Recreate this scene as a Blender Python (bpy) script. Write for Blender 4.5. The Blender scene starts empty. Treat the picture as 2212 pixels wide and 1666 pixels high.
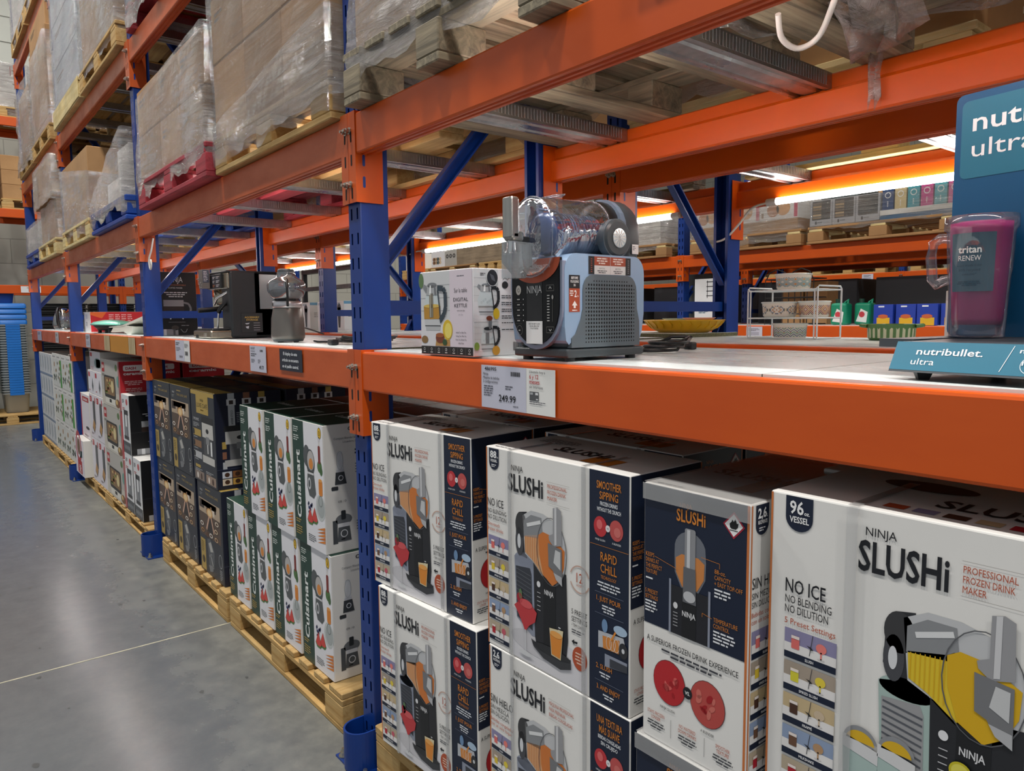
import bpy, math, random
from mathutils import Vector, Matrix
random.seed(7)
S = bpy.context.scene
COL = S.collection
PI = math.pi
rad = math.radians

# ---------------------------------------------------------------- camera
def cam_basis(yaw, pitch, roll):
    cy, sy, cp, sp, cr, sr = math.cos(yaw), math.sin(yaw), math.cos(pitch), math.sin(pitch), math.cos(roll), math.sin(roll)
    f = Vector((-sy*cp, cy*cp, sp)); r0 = Vector((cy, sy, 0)); u0 = r0.cross(f)
    return r0*cr + u0*sr, u0*cr - r0*sr, f
cam_d = bpy.data.cameras.new('camera'); cam = bpy.data.objects.new('camera', cam_d); COL.objects.link(cam)
R_, U_, F_ = cam_basis(rad(51.1796), rad(-5.36993), rad(-0.54386))
cam.matrix_world = Matrix(((R_.x, U_.x, -F_.x, 2.06888), (R_.y, U_.y, -F_.y, -1.04157), (R_.z, U_.z, -F_.z, 1.44720), (0, 0, 0, 1)))
cam_d.sensor_fit = 'HORIZONTAL'; cam_d.sensor_width = 36.0; cam_d.lens = 1579.67/2212*36
cam_d.clip_start = 0.02; cam_d.clip_end = 200
S.camera = cam

# ---------------------------------------------------------------- world, lights, exposure
S.view_settings.view_transform = 'Standard'; S.view_settings.look = 'None'
S.view_settings.gamma = 1.0; S.view_settings.use_curve_mapping = False
S.view_settings.exposure = 0.0
w = bpy.data.worlds.new('hall_air'); S.world = w; w.use_nodes = True
w.node_tree.nodes['Background'].inputs[0].default_value = (0.93, 0.97, 1.0, 1)
w.node_tree.nodes['Background'].inputs[1].default_value = 0.42
S.cycles.max_bounces = 7; S.cycles.diffuse_bounces = 3; S.cycles.glossy_bounces = 3
S.cycles.transmission_bounces = 6; S.cycles.transparent_max_bounces = 14
S.cycles.caustics_reflective = False; S.cycles.caustics_refractive = False
S.cycles.sample_clamp_indirect = 4.0
def area(name, loc, sx, sy, power, rot=(0, 0, 0), col=(1.0, 0.97, 0.92)):
    d = bpy.data.lights.new(name, 'AREA'); d.shape = 'RECTANGLE'; d.size = sx; d.size_y = sy; d.energy = power; d.color = col
    o = bpy.data.objects.new(name, d); o.location = loc; o.rotation_euler = rot; COL.objects.link(o); return o
HIGHBAY = []
for i, x in enumerate((-9.5, -5.5, -1.5, 2.5, 6.5)):
    HIGHBAY.append((x, -1.75))
for i, x in enumerate((-9.5, -4.0, 1.5)):
    HIGHBAY.append((x, 3.55))
for i, x in enumerate((-8.0, -2.0, 4.0)):
    HIGHBAY.append((x, 8.65))
for i, (x, y) in enumerate(HIGHBAY):
    area('highbay_light', (x, y, 8.3), 0.7, 0.35, (260 if x > -8 else 110) if y < 0 else 150)
# ---------------------------------------------------------------- materials
def lin(h):
    h = h.lstrip('#'); c = [int(h[i:i+2], 16)/255 for i in (0, 2, 4)]
    return tuple((v/12.92 if v <= 0.04045 else ((v+0.055)/1.055)**2.4) for v in c) + (1,)
MATS = {}
def nodes_of(name):
    m = bpy.data.materials.new(name); m.use_nodes = True; nt = m.node_tree
    return m, nt, nt.nodes['Principled BSDF']
def N(nt, typ, **kw):
    n = nt.nodes.new(typ)
    for k, v in kw.items():
        if k.startswith('i_'):
            n.inputs[k[2:].replace('_', ' ')].default_value = v
        else: setattr(n, k, v)
    return n
def mat(name, hexc, rough=0.5, metal=0.0, var=0.0, vscale=(8, 8, 8), bump=0.0, bscale=(60, 60, 60), hex2=None, coat=0.0, spec=0.5, rvar=0.0):
    """principled material with noise driven colour variation and bump"""
    if name in MATS: return MATS[name]
    m, nt, p = nodes_of(name); L = nt.links.new
    p.inputs['Base Color'].default_value = lin(hexc); p.inputs['Roughness'].default_value = rough
    p.inputs['Metallic'].default_value = metal; p.inputs['Coat Weight'].default_value = coat
    p.inputs['Specular IOR Level'].default_value = spec
    if var or bump or rvar:
        tc = N(nt, 'ShaderNodeTexCoord')
    if var or rvar:
        mp = N(nt, 'ShaderNodeMapping', i_Scale=vscale); L(tc.outputs['Object'], mp.inputs[0])
        nz = N(nt, 'ShaderNodeTexNoise', i_Scale=1.0, i_Detail=5.0, i_Roughness=0.6); L(mp.outputs[0], nz.inputs['Vector'])
        if var:
            mx = N(nt, 'ShaderNodeMix', data_type='RGBA')
            c1 = lin(hexc); c2 = lin(hex2) if hex2 else tuple(v*(1-var) for v in c1[:3]) + (1,)
            rp = N(nt, 'ShaderNodeValToRGB'); rp.color_ramp.elements[0].position = 0.36; rp.color_ramp.elements[1].position = 0.66
            L(nz.outputs['Fac'], rp.inputs[0]); L(rp.outputs[0], mx.inputs[0])
            mx.inputs[6].default_value = c1; mx.inputs[7].default_value = c2
            L(mx.outputs[2], p.inputs['Base Color'])
        if rvar:
            mr = N(nt, 'ShaderNodeMapRange', i_To_Min=max(0.02, rough-rvar), i_To_Max=min(1, rough+rvar), i_From_Min=0.3, i_From_Max=0.7)
            L(nz.outputs['Fac'], mr.inputs[0]); L(mr.outputs[0], p.inputs['Roughness'])
    if bump:
        mp2 = N(nt, 'ShaderNodeMapping', i_Scale=bscale); L(tc.outputs['Object'], mp2.inputs[0])
        n2 = N(nt, 'ShaderNodeTexNoise', i_Scale=1.0, i_Detail=4.0); L(mp2.outputs[0], n2.inputs['Vector'])
        b = N(nt, 'ShaderNodeBump', i_Strength=bump, i_Distance=0.01); L(n2.outputs['Fac'], b.inputs['Height']); L(b.outputs[0], p.inputs['Normal'])
    MATS[name] = m; return m
def pm(hexc, rough=0.42):
    """printing ink or plain plastic"""
    return mat('print_' + hexc.strip('#') + ('' if rough == 0.42 else '_%d' % int(rough*100)), hexc, rough)
def wood(name, hexc, hex2, along='x', rough=0.75):
    if name in MATS: return MATS[name]
    m, nt, p = nodes_of(name); L = nt.links.new
    tc = N(nt, 'ShaderNodeTexCoord')
    sc = {'x': (2.2, 38, 38), 'y': (38, 2.2, 38), 'z': (38, 38, 2.2)}[along]
    mp = N(nt, 'ShaderNodeMapping', i_Scale=sc); L(tc.outputs['Object'], mp.inputs[0])
    n1 = N(nt, 'ShaderNodeTexNoise', i_Scale=1.0, i_Detail=6.0, i_Roughness=0.65, i_Distortion=0.6); L(mp.outputs[0], n1.inputs['Vector'])
    n2 = N(nt, 'ShaderNodeTexNoise', i_Scale=4.0, i_Detail=3.0); L(tc.outputs['Object'], n2.inputs['Vector'])
    r1 = N(nt, 'ShaderNodeValToRGB'); e = r1.color_ramp.elements; e[0].position = 0.35; e[1].position = 0.7
    e[0].color = lin(hexc); e[1].color = lin(hex2); L(n1.outputs['Fac'], r1.inputs[0])
    r2 = N(nt, 'ShaderNodeValToRGB'); e = r2.color_ramp.elements; e[0].position = 0.3; e[1].position = 0.75
    e[0].color = (0.62, 0.62, 0.62, 1); e[1].color = (1.05, 1.03, 1.0, 1); L(n2.outputs['Fac'], r2.inputs[0])
    mx = N(nt, 'ShaderNodeMix', data_type='RGBA', blend_type='MULTIPLY'); mx.inputs[0].default_value = 1
    L(r1.outputs[0], mx.inputs[6]); L(r2.outputs[0], mx.inputs[7]); L(mx.outputs[2], p.inputs['Base Color'])
    b = N(nt, 'ShaderNodeBump', i_Strength=0.35, i_Distance=0.004); L(n1.outputs['Fac'], b.inputs['Height']); L(b.outputs[0], p.inputs['Normal'])
    p.inputs['Roughness'].default_value = rough
    MATS[name] = m; return m
def film(name, tint='#e9e4df', cover=0.30, streak=(3, 3, 30), rot=(0, 0.5, 0.3), bump=0.9, rough=0.16):
    """stretch film: mostly see-through, milky along its pleats, glossy and wrinkled"""
    if name in MATS: return MATS[name]
    m, nt, p = nodes_of(name); L = nt.links.new
    tc = N(nt, 'ShaderNodeTexCoord')
    mp = N(nt, 'ShaderNodeMapping', i_Scale=streak, i_Rotation=rot); L(tc.outputs['Object'], mp.inputs[0])
    n1 = N(nt, 'ShaderNodeTexNoise', i_Scale=1.3, i_Detail=7.0, i_Roughness=0.68, i_Distortion=0.7); L(mp.outputs[0], n1.inputs['Vector'])
    n2 = N(nt, 'ShaderNodeTexNoise', i_Scale=2.6, i_Detail=4.0); L(tc.outputs['Object'], n2.inputs['Vector'])
    ad = N(nt, 'ShaderNodeMath', operation='MULTIPLY'); L(n1.outputs['Fac'], ad.inputs[0]); L(n2.outputs['Fac'], ad.inputs[1])
    mr = N(nt, 'ShaderNodeMapRange', i_From_Min=0.12, i_From_Max=0.42, i_To_Min=max(0, cover-0.22), i_To_Max=min(1, cover+0.36)); L(ad.outputs[0], mr.inputs[0])
    p.inputs['Base Color'].default_value = lin(tint); p.inputs['Roughness'].default_value = rough
    p.inputs['Specular IOR Level'].default_value = 0.9
    bp = N(nt, 'ShaderNodeBump', i_Strength=bump, i_Distance=0.07); L(n1.outputs['Fac'], bp.inputs['Height']); L(bp.outputs[0], p.inputs['Normal'])
    tr = N(nt, 'ShaderNodeBsdfTransparent'); gl = N(nt, 'ShaderNodeBsdfGlossy', i_Roughness=rough); L(bp.outputs[0], gl.inputs['Normal'])
    mx = N(nt, 'ShaderNodeMixShader'); L(mr.outputs[0], mx.inputs[0]); L(tr.outputs[0], mx.inputs[1]); L(p.outputs[0], mx.inputs[2])
    m2 = N(nt, 'ShaderNodeMixShader'); m2.inputs[0].default_value = 0.2; L(mx.outputs[0], m2.inputs[1]); L(gl.outputs[0], m2.inputs[2])
    L(m2.outputs[0], nt.nodes['Material Output'].inputs[0])
    MATS[name] = m; return m
def clear(name, tint='#ffffff', cover=0.12, rough=0.04, gloss=0.14, crinkle=0.0):
    """clear moulded plastic or thin glass: see-through with sharp fresnel reflections"""
    if name in MATS: return MATS[name]
    m, nt, p = nodes_of(name); L = nt.links.new
    tr = N(nt, 'ShaderNodeBsdfTransparent'); tr.inputs[0].default_value = lin(tint)
    p.inputs['Base Color'].default_value = lin(tint); p.inputs['Roughness'].default_value = rough; p.inputs['Specular IOR Level'].default_value = 0.6
    mx = N(nt, 'ShaderNodeMixShader'); mx.inputs[0].default_value = cover; L(tr.outputs[0], mx.inputs[1]); L(p.outputs[0], mx.inputs[2])
    gl = N(nt, 'ShaderNodeBsdfGlossy', i_Roughness=rough)
    lw = N(nt, 'ShaderNodeLayerWeight', i_Blend=0.35)
    if crinkle:
        tc = N(nt, 'ShaderNodeTexCoord'); nz = N(nt, 'ShaderNodeTexNoise', i_Scale=16.0, i_Detail=3.0, i_Distortion=1.2); L(tc.outputs['Object'], nz.inputs['Vector'])
        bp = N(nt, 'ShaderNodeBump', i_Strength=crinkle, i_Distance=0.02); L(nz.outputs['Fac'], bp.inputs['Height']); L(bp.outputs[0], gl.inputs['Normal']); L(bp.outputs[0], p.inputs['Normal']); L(bp.outputs[0], lw.inputs['Normal'])
    mr = N(nt, 'ShaderNodeMapRange', i_To_Min=gloss*0.5, i_To_Max=min(0.9, gloss*5)); L(lw.outputs['Fresnel'], mr.inputs[0])
    m2 = N(nt, 'ShaderNodeMixShader'); L(mr.outputs[0], m2.inputs[0]); L(mx.outputs[0], m2.inputs[1]); L(gl.outputs[0], m2.inputs[2])
    L(m2.outputs[0], nt.nodes['Material Output'].inputs[0])
    MATS[name] = m; return m
def emit(name, col, strength):
    m, nt, p = nodes_of(name)
    p.inputs['Base Color'].default_value = (0.9, 0.9, 0.9, 1)
    p.inputs['Emission Color'].default_value = col; p.inputs['Emission Strength'].default_value = strength
    MATS[name] = m; return m

ORANGE = mat('orange_powder_coat', '#d2560c', 0.33, var=0.10, vscale=(2, 6, 6), hex2='#c94e08', rvar=0.06)
ORANGE_HAZE = mat('hazed_orange_powder_coat', '#c95a26', 0.36, var=0.2, vscale=(3, 8, 8), hex2='#b94e1c', rvar=0.08)  # pinker orange for farther beams; their haze reflection is put into the colour
AMBER = mat('amber_powder_coat', '#d08a10', 0.35, var=0.1, vscale=(2, 6, 6))
BLUE = mat('blue_powder_coat', '#0d3784', 0.36, var=0.15, vscale=(6, 6, 2), rvar=0.06)
ZINC = mat('zinc_plated_steel', '#c9c6bd', 0.28, 1.0, var=0.25, vscale=(40, 40, 40))
GALV = mat('galvanised_steel', '#b9bec2', 0.34, 1.0, var=0.3, vscale=(14, 14, 14), rvar=0.1)
DECKW = mat('white_melamine', '#e3ebea', 0.30, var=0.06, vscale=(2, 9, 4), hex2='#d3dcdc', rvar=0.06)
CHIP = mat('chipboard_edge', '#6d6a4a', 0.85, var=0.5, vscale=(160, 160, 160), hex2='#3d3c2a')
WOODX = wood('pine_board_x', '#d9b679', '#b58a4c', 'x'); WOODY = wood('pine_board_y', '#dcbb80', '#b98f52', 'y')
WOODG = wood('weathered_board_x', '#a89a80', '#5f5749', 'x'); WOODGY = wood('weathered_board_y', '#b5a88c', '#62594a', 'y')
PALEW = wood('pale_board_x', '#ecd9a4', '#d2b879', 'x')
REDW = wood('red_painted_board', '#c2414e', '#8f2a36', 'x', 0.6)
BLUEPL = mat('blue_pallet_plastic', '#1747a0', 0.45, var=0.3, vscale=(12, 12, 12))
KRAFT = mat('kraft_cardboard', '#b58b5d', 0.8, var=0.14, vscale=(3, 3, 3), hex2='#a67d52')
KRAFT2 = mat('brown_cardboard', '#a47c50', 0.8, var=0.14, vscale=(3, 3, 3), hex2='#946e45')
KRAFTD = mat('cardboard_seam', '#7d5c39', 0.85)
BLACKP = mat('black_plastic', '#16171a', 0.38, rvar=0.08, vscale=(30, 30, 30))
DARKP = mat('charcoal_plastic', '#3f4549', 0.45)
STEEL = mat('brushed_steel', '#b4b2ac', 0.24, 1.0, var=0.2, vscale=(90, 90, 3))
CHROME = mat('polished_chrome', '#d8d8d8', 0.08, 1.0)
FILM = film('stretch_film', '#e6dfda', 0.24, bump=1.0, rough=0.12)
FILM2 = film('cloudy_stretch_film', '#e4dfdc', 0.36, (4, 4, 22), (0.3, 0.2, 0.5), 1.0, 0.1)
FILM3 = film('tight_stretch_film', '#e2d8cf', 0.12, (2, 2, 34), (0.0, 0.32, 0.0), 1.0, 0.09)
CLEAR = clear('clear_plastic'); 
TAPE = clear('clear_packing_tape', '#ffffff', 0.16, 0.12, 0.10)
DARKHOLE = mat('dark_recess', '#050506', 0.9)
WCARD = mat('white_card', '#eceae6', 0.4, var=0.04, vscale=(5, 5, 5)); GCARD = mat('grey_white_card', '#dfdcd6', 0.45)
# ---------------------------------------------------------------- mesh helpers
class MB:
    """collects faces with a material each, builds ONE mesh object"""
    def __init__(s): s.v = []; s.f = []; s.m = []; s.ms = []; s.sm = []
    def mi(s, m):
        if m not in s.ms: s.ms.append(m)
        return s.ms.index(m)
    def add(s, vs, fs, m, smooth=False):
        k = len(s.v); s.v += [tuple(p) for p in vs]; i = s.mi(m)
        for f in fs: s.f.append([k+a for a in f]); s.m.append(i); s.sm.append(smooth)
        return s
    def box(s, x0, x1, y0, y1, z0, z1, m, M=None, taper=None):
        vs = [(x, y, z) for z in (z0, z1) for y in (y0, y1) for x in (x0, x1)]
        if taper:
            cx, cy = (x0+x1)/2, (y0+y1)/2
            vs = [p if p[2] == z0 else (cx+(p[0]-cx)*taper, cy+(p[1]-cy)*taper, p[2]) for p in vs]
        if M: vs = [M @ Vector(p) for p in vs]
        return s.add(vs, [(0, 2, 3, 1), (4, 5, 7, 6), (0, 1, 5, 4), (2, 6, 7, 3), (0, 4, 6, 2), (1, 3, 7, 5)], m)
    def rbox(s, x0, x1, y0, y1, z0, z1, m, b=0.004, M=None, n=3):
        """box with all edges rounded off"""
        r = min(b, (x1-x0)/2.01, (y1-y0)/2.01, (z1-z0)/2.01)
        prof = rrect(x1-x0, y1-y0, r, n); cx, cy = (x0+x1)/2, (y0+y1)/2
        rings = []
        for i in range(n+1):
            a = PI/2*i/n; d = r*(1-math.sin(a)); rings.append((z0+r*(1-math.cos(a)), d))
        rings = [(z0+r*(1-math.sin(PI/2*i/n)), r*(1-math.cos(PI/2*i/n))) for i in range(n, -1, -1)] + [(z1-r*(1-math.sin(PI/2*i/n)), r*(1-math.cos(PI/2*i/n))) for i in range(0, n+1)]
        loops = []
        for z, d in rings:
            k = len(prof); sx = 1-2*d/(x1-x0); sy = 1-2*d/(y1-y0)
            loops.append([(cx+p[0]*sx, cy+p[1]*sy, z) for p in prof])
        return s.loft(loops, m, True, True, M, smooth=False)
    def loft(s, loops, m, cap0=True, cap1=True, M=None, smooth=True, closed=True):
        n = len(loops[0]); vs = [p for l in loops for p in l]; fs = []
        for i in range(len(loops)-1):
            for j in range(n if closed else n-1):
                k = (j+1) % n; fs.append((i*n+j, i*n+k, (i+1)*n+k, (i+1)*n+j))
        if M: vs = [M @ Vector(p) for p in vs]
        s.add(vs, fs, m, smooth)
        if cap0: s.add(vs[:n], [tuple(reversed(range(n)))], m)
        if cap1: s.add(vs[-n:], [tuple(range(n))], m)
        return s
    def prism(s, pts, axis, a, b, m, smooth=False, caps=True):
        """2-D outline pushed along x, y or z; outline is (y,z), (x,z) or (x,y)"""
        def P(p, t): return (t, p[0], p[1]) if axis == 'x' else (p[0], t, p[1]) if axis == 'y' else (p[0], p[1], t)
        return s.loft([[P(p, a) for p in pts], [P(p, b) for p in pts]], m, caps, caps, smooth=smooth)
    def cyl(s, c, r, h, m, axis='z', n=20, r2=None, smooth=True, M=None):
        r2 = r if r2 is None else r2; L = []
        for t, rr in ((0, r), (h, r2)):
            ring = []
            for i in range(n):
                a = 2*PI*i/n; u, v = rr*math.cos(a), rr*math.sin(a)
                ring.append({'z': (c[0]+u, c[1]+v, c[2]+t), 'y': (c[0]+v, c[1]+t, c[2]+u), 'x': (c[0]+t, c[1]+u, c[2]+v)}[axis])
            L.append(ring)
        return s.loft(L, m, True, True, M, smooth)
    def lathe(s, prof, m, c=(0, 0, 0), n=32, sx=1, sy=1, smooth=True, cap=False, axis='z'):
        L = []
        for r, z in prof:
            ring = []
            for i in range(n):
                u, v = r*sx*math.cos(2*PI*i/n), r*sy*math.sin(2*PI*i/n)
                ring.append((c[0]+u, c[1]+v, c[2]+z) if axis == 'z' else (c[0]+v, c[1]+z, c[2]+u) if axis == 'y' else (c[0]+z, c[1]+u, c[2]+v))
            L.append(ring)
        return s.loft(L, m, cap, cap, smooth=smooth)
    def tube(s, pts, r, m, n=8, closed=False, smooth=True):
        pts = [Vector(p) for p in pts]; L = []; up = Vector((0.13, 0.21, 0.97))
        rs = r if isinstance(r, (list, tuple)) else [r]*len(pts)
        for i, p in enumerate(pts):
            a = pts[i-1] if i else (pts[-1] if closed else p); b = pts[i+1] if i < len(pts)-1 else (pts[0] if closed else p)
            t = (b-a)
            if t.length < 1e-9: t = Vector((0, 0, 1))
            t.normalize(); u = t.cross(up)
            if u.length < 1e-3: u = t.cross(Vector((1, 0, 0)))
            u.normalize(); v = t.cross(u)
            L.append([tuple(p + u*rs[i]*math.cos(2*PI*j/n) + v*rs[i]*math.sin(2*PI*j/n)) for j in range(n)])
        if closed: L.append(L[0])
        return s.loft(L, m, not closed, not closed, smooth=smooth)
    def quad(s, a, b, c, d, m): return s.add([a, b, c, d], [(0, 1, 2, 3)], m)
    def sphere(s, c, r, m, n=16, k=10, sz=1.0):
        return s.lathe([(max(1e-4, r*math.sin(PI*i/k)), -r*sz*math.cos(PI*i/k)) for i in range(k+1)], m, c, n)
    def build(s, name, parent=None, loc=None, rz=0.0, bevel=0, sub=0):
        me = bpy.data.meshes.new(name); me.from_pydata(s.v, [], s.f)
        for m in s.ms: me.materials.append(m)
        me.polygons.foreach_set('material_index', s.m); me.polygons.foreach_set('use_smooth', s.sm)
        me.update()
        o = bpy.data.objects.new(name, me); COL.objects.link(o)
        if parent: o.parent = parent
        if loc: o.location = loc
        if rz: o.rotation_euler.z = rz
        if bevel:
            b = o.modifiers.new('b', 'BEVEL'); b.width = bevel; b.segments = 2; b.limit_method = 'ANGLE'; b.angle_limit = rad(40); b.harden_normals = False
        if sub:
            b = o.modifiers.new('s', 'SUBSURF'); b.levels = sub; b.render_levels = sub
        return o
def rrect(w, h, r, n=4):
    """rounded rectangle outline centred on 0"""
    P = []
    for cx, cy, a0 in ((w/2-r, h/2-r, 0), (-w/2+r, h/2-r, 90), (-w/2+r, -h/2+r, 180), (w/2-r, -h/2+r, 270)):
        for i in range(n+1):
            a = rad(a0+90*i/n); P.append((cx+r*math.cos(a), cy+r*math.sin(a)))
    return P
def tag(o, label, cat, group=None, kind=None):
    if label: o['label'] = label
    if cat: o['category'] = cat
    if group: o['group'] = group
    if kind: o['kind'] = kind
    return o
def thing(name, label, cat, loc=(0, 0, 0), rz=0.0, group=None):
    o = bpy.data.objects.new(name, None); COL.objects.link(o); o.location = loc; o.rotation_euler.z = rz
    o.empty_display_size = 0.05
    return tag(o, label, cat, group)
def dup(root, loc=None, rz=None, label=None, group=None):
    """copy of a thing with copies of its parts and sub-parts"""
    r = root.copy(); COL.objects.link(r)
    if loc is not None: r.location = loc
    if rz is not None: r.rotation_euler.z = rz
    if label: r['label'] = label
    if group: r['group'] = group
    for ch in list(root.children):
        c = ch.copy(); COL.objects.link(c); c.parent = r
        for g in list(ch.children):
            d = g.copy(); COL.objects.link(d); d.parent = c
    return r
def structure(o):
    o['kind'] = 'structure'; return o

# ---------------------------------------------------------------- printed artwork on faces
TXT = {}
def glyphs(s, bold):
    k = (s, bold)
    if k not in TXT:
        c = bpy.data.curves.new('lettering', 'FONT'); c.body = s; c.size = 1; c.resolution_u = 2; c.offset = bold; c.space_line = 1.0
        o = bpy.data.objects.new('lettering', c); me = o.to_mesh()
        vs = [(v.co.x, v.co.y) for v in me.vertices]; fs = [tuple(p.vertices) for p in me.polygons]
        o.to_mesh_clear(); bpy.data.objects.remove(o); bpy.data.curves.remove(c)
        x0 = min(v[0] for v in vs); x1 = max(v[0] for v in vs)
        TXT[k] = ([(v[0]-x0, v[1]) for v in vs], fs, x1-x0)
    return TXT[k]
CAP = 0.70
class Art:
    """flat print laid out in metres from the lower left corner of a face"""
    def __init__(s, O, U, V, N_):
        s.O, s.U, s.V, s.N = Vector(O), Vector(U), Vector(V), Vector(N_); s.mb = MB(); s.ox = s.oy = 0.0; s.sx = s.sy = 1.0; s.lay = 0
    def at(s, ox=0, oy=0, sx=1, sy=1): s.ox, s.oy, s.sx, s.sy = ox, oy, sx, sy; return s
    def P(s, u, v, l): return tuple(s.O + s.U*(s.ox+u*s.sx) + s.V*(s.oy+v*s.sy) + s.N*(0.0005+0.0003*(l+s.lay)))
    def M(s, c, rough=0.42): return pm(c, rough) if isinstance(c, str) else c
    def poly(s, pts, c, l=1): s.mb.add([s.P(u, v, l) for u, v in pts], [tuple(range(len(pts)))], s.M(c)); return s
    def rect(s, a, b, c_, d, c, l=0): return s.poly([(a, b), (c_, b), (c_, d), (a, d)], c, l)
    def rr(s, a, b, c_, d, r, c, l=1): return s.poly([((a+c_)/2+p[0], (b+d)/2+p[1]) for p in rrect(c_-a, d-b, r, 4)], c, l)
    def ell(s, cx, cy, rx, ry, c, l=1, n=24, a0=0, a1=360, rot=0):
        P = []; k = math.cos(rad(rot)), math.sin(rad(rot))
        for i in range(n if a1-a0 >= 360 else n+1):
            a = rad(a0+(a1-a0)*i/n); x, y = rx*math.cos(a), ry*math.sin(a); P.append((cx+x*k[0]-y*k[1], cy+x*k[1]+y*k[0]))
        return s.poly(P, c, l)
    def ring(s, cx, cy, r, t, c, l=1, n=24, a0=0, a1=360, ry=None):
        ry = ry or r; vs = []; fs = []
        for i in range(n+1):
            a = rad(a0+(a1-a0)*i/n)
            vs += [s.P(cx+r*math.cos(a), cy+ry*math.sin(a), l), s.P(cx+(r-t)*math.cos(a), cy+(ry-t)*math.sin(a), l)]
        fs = [(2*i, 2*i+2, 2*i+3, 2*i+1) for i in range(n)]
        s.mb.add(vs, fs, s.M(c)); return s
    def line(s, pts, w, c, l=2):
        for (a, b), (c2, d) in zip(pts, pts[1:]):
            dx, dy = c2-a, d-b; n = math.hypot(dx, dy) or 1; ox, oy = -dy/n*w/2, dx/n*w/2
            s.poly([(a+ox, b+oy), (a-ox, b-oy), (c2-ox, d-oy), (c2+ox, d+oy)], c, l)
        return s
    def text(s, t, u, v, h, c, w=None, al='l', bold=0.0, l=3, rot=0, cond=0.8):
        """h is the height of a capital; w the width to fit; rot 90 reads upward"""
        vs, fs, wd = glyphs(t, bold); k = h/CAP; kx = (w/wd) if w else k*cond; W = wd*kx
        off = 0 if al == 'l' else -W/2 if al == 'c' else -W
        P = []
        for x, y in vs:
            x, y = x*kx+off, y*k
            if rot == 90: x, y = -y, x
            elif rot == -90: x, y = y, -x
            elif rot: x, y = x*math.cos(rad(rot))-y*math.sin(rad(rot)), x*math.sin(rad(rot))+y*math.cos(rad(rot))
            P.append(s.P(u+x, v+y, l))
        s.mb.add(P, fs, s.M(c)); return s
    def fine(s, u, v, w, c, n=3, h=0.0035, gap=0.0035, al='l', l=2, seed=1):
        """illegibly small print: broken dashes in rows"""
        rn = random.Random(seed)
        for i in range(n):
            ww = w*(1 if i < n-1 else 0.7)*rn.uniform(0.85, 1); x = u if al == 'l' else u-ww/2; y = v-i*(h+gap); e = x+ww
            while x < e:
                k = min(rn.uniform(2, 6)*h, e-x); s.rect(x, y, x+k, y+h, c, l); x += k+h*0.7
        return s
    def build(s, name, parent): return s.mb.build(name, parent)
# ---------------------------------------------------------------- the hall
def floor_mat():
    m, nt, p = nodes_of('polished_grey_concrete'); L = nt.links.new
    tc = N(nt, 'ShaderNodeTexCoord'); n1 = N(nt, 'ShaderNodeTexNoise', i_Scale=1.1, i_Detail=8.0, i_Roughness=0.62); L(tc.outputs['Object'], n1.inputs['Vector'])
    n2 = N(nt, 'ShaderNodeTexNoise', i_Scale=9.0, i_Detail=6.0, i_Roughness=0.7); L(tc.outputs['Object'], n2.inputs['Vector'])
    sx = N(nt, 'ShaderNodeSeparateXYZ'); L(tc.outputs['Object'], sx.inputs[0])
    # unsealed, chalkier band of slab along the foot of the racking
    ad = N(nt, 'ShaderNodeMath', operation='MULTIPLY_ADD', i_Value=0.0); ad.inputs[1].default_value = 0.55; L(n1.outputs['Fac'], ad.inputs[0]); L(sx.outputs['Y'], ad.inputs[2])
    ad2 = N(nt, 'ShaderNodeMath', operation='MULTIPLY_ADD'); ad2.inputs[1].default_value = 0.25; L(n2.outputs['Fac'], ad2.inputs[0]); L(ad.outputs[0], ad2.inputs[2])
    mr = N(nt, 'ShaderNodeMapRange', i_From_Min=0.02, i_From_Max=0.62); L(ad2.outputs[0], mr.inputs[0])
    r1 = N(nt, 'ShaderNodeValToRGB'); e = r1.color_ramp.elements; e[0].position = 0.35; e[1].position = 0.7; e[0].color = lin('#5d6064'); e[1].color = lin('#66696c'); L(n2.outputs['Fac'], r1.inputs[0])
    r2 = N(nt, 'ShaderNodeValToRGB'); e = r2.color_ramp.elements; e[0].position = 0.3; e[1].position = 0.72; e[0].color = lin('#65655e'); e[1].color = lin('#8b8a80'); L(n2.outputs['Fac'], r2.inputs[0])
    mx = N(nt, 'ShaderNodeMix', data_type='RGBA'); L(mr.outputs[0], mx.inputs[0]); L(r1.outputs[0], mx.inputs[6]); L(r2.outputs[0], mx.inputs[7]); L(mx.outputs[2], p.inputs['Base Color'])
    m2 = N(nt, 'ShaderNodeMapRange', i_To_Min=0.16, i_To_Max=0.6); L(mr.outputs[0], m2.inputs[0])
    a3 = N(nt, 'ShaderNodeMath', operation='MULTIPLY_ADD'); a3.inputs[1].default_value = 0.12; L(n2.outputs['Fac'], a3.inputs[0]); L(m2.outputs[0], a3.inputs[2]); L(a3.outputs[0], p.inputs['Roughness'])
    b = N(nt, 'ShaderNodeBump', i_Strength=0.08, i_Distance=0.004); L(n2.outputs['Fac'], b.inputs['Height']); L(b.outputs[0], p.inputs['Normal'])
    return m
mb = MB(); mb.quad((-14, -7, 0), (12, -7, 0), (12, 20, 0), (-14, 20, 0), floor_mat())
structure(mb.build('floor'))
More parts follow.
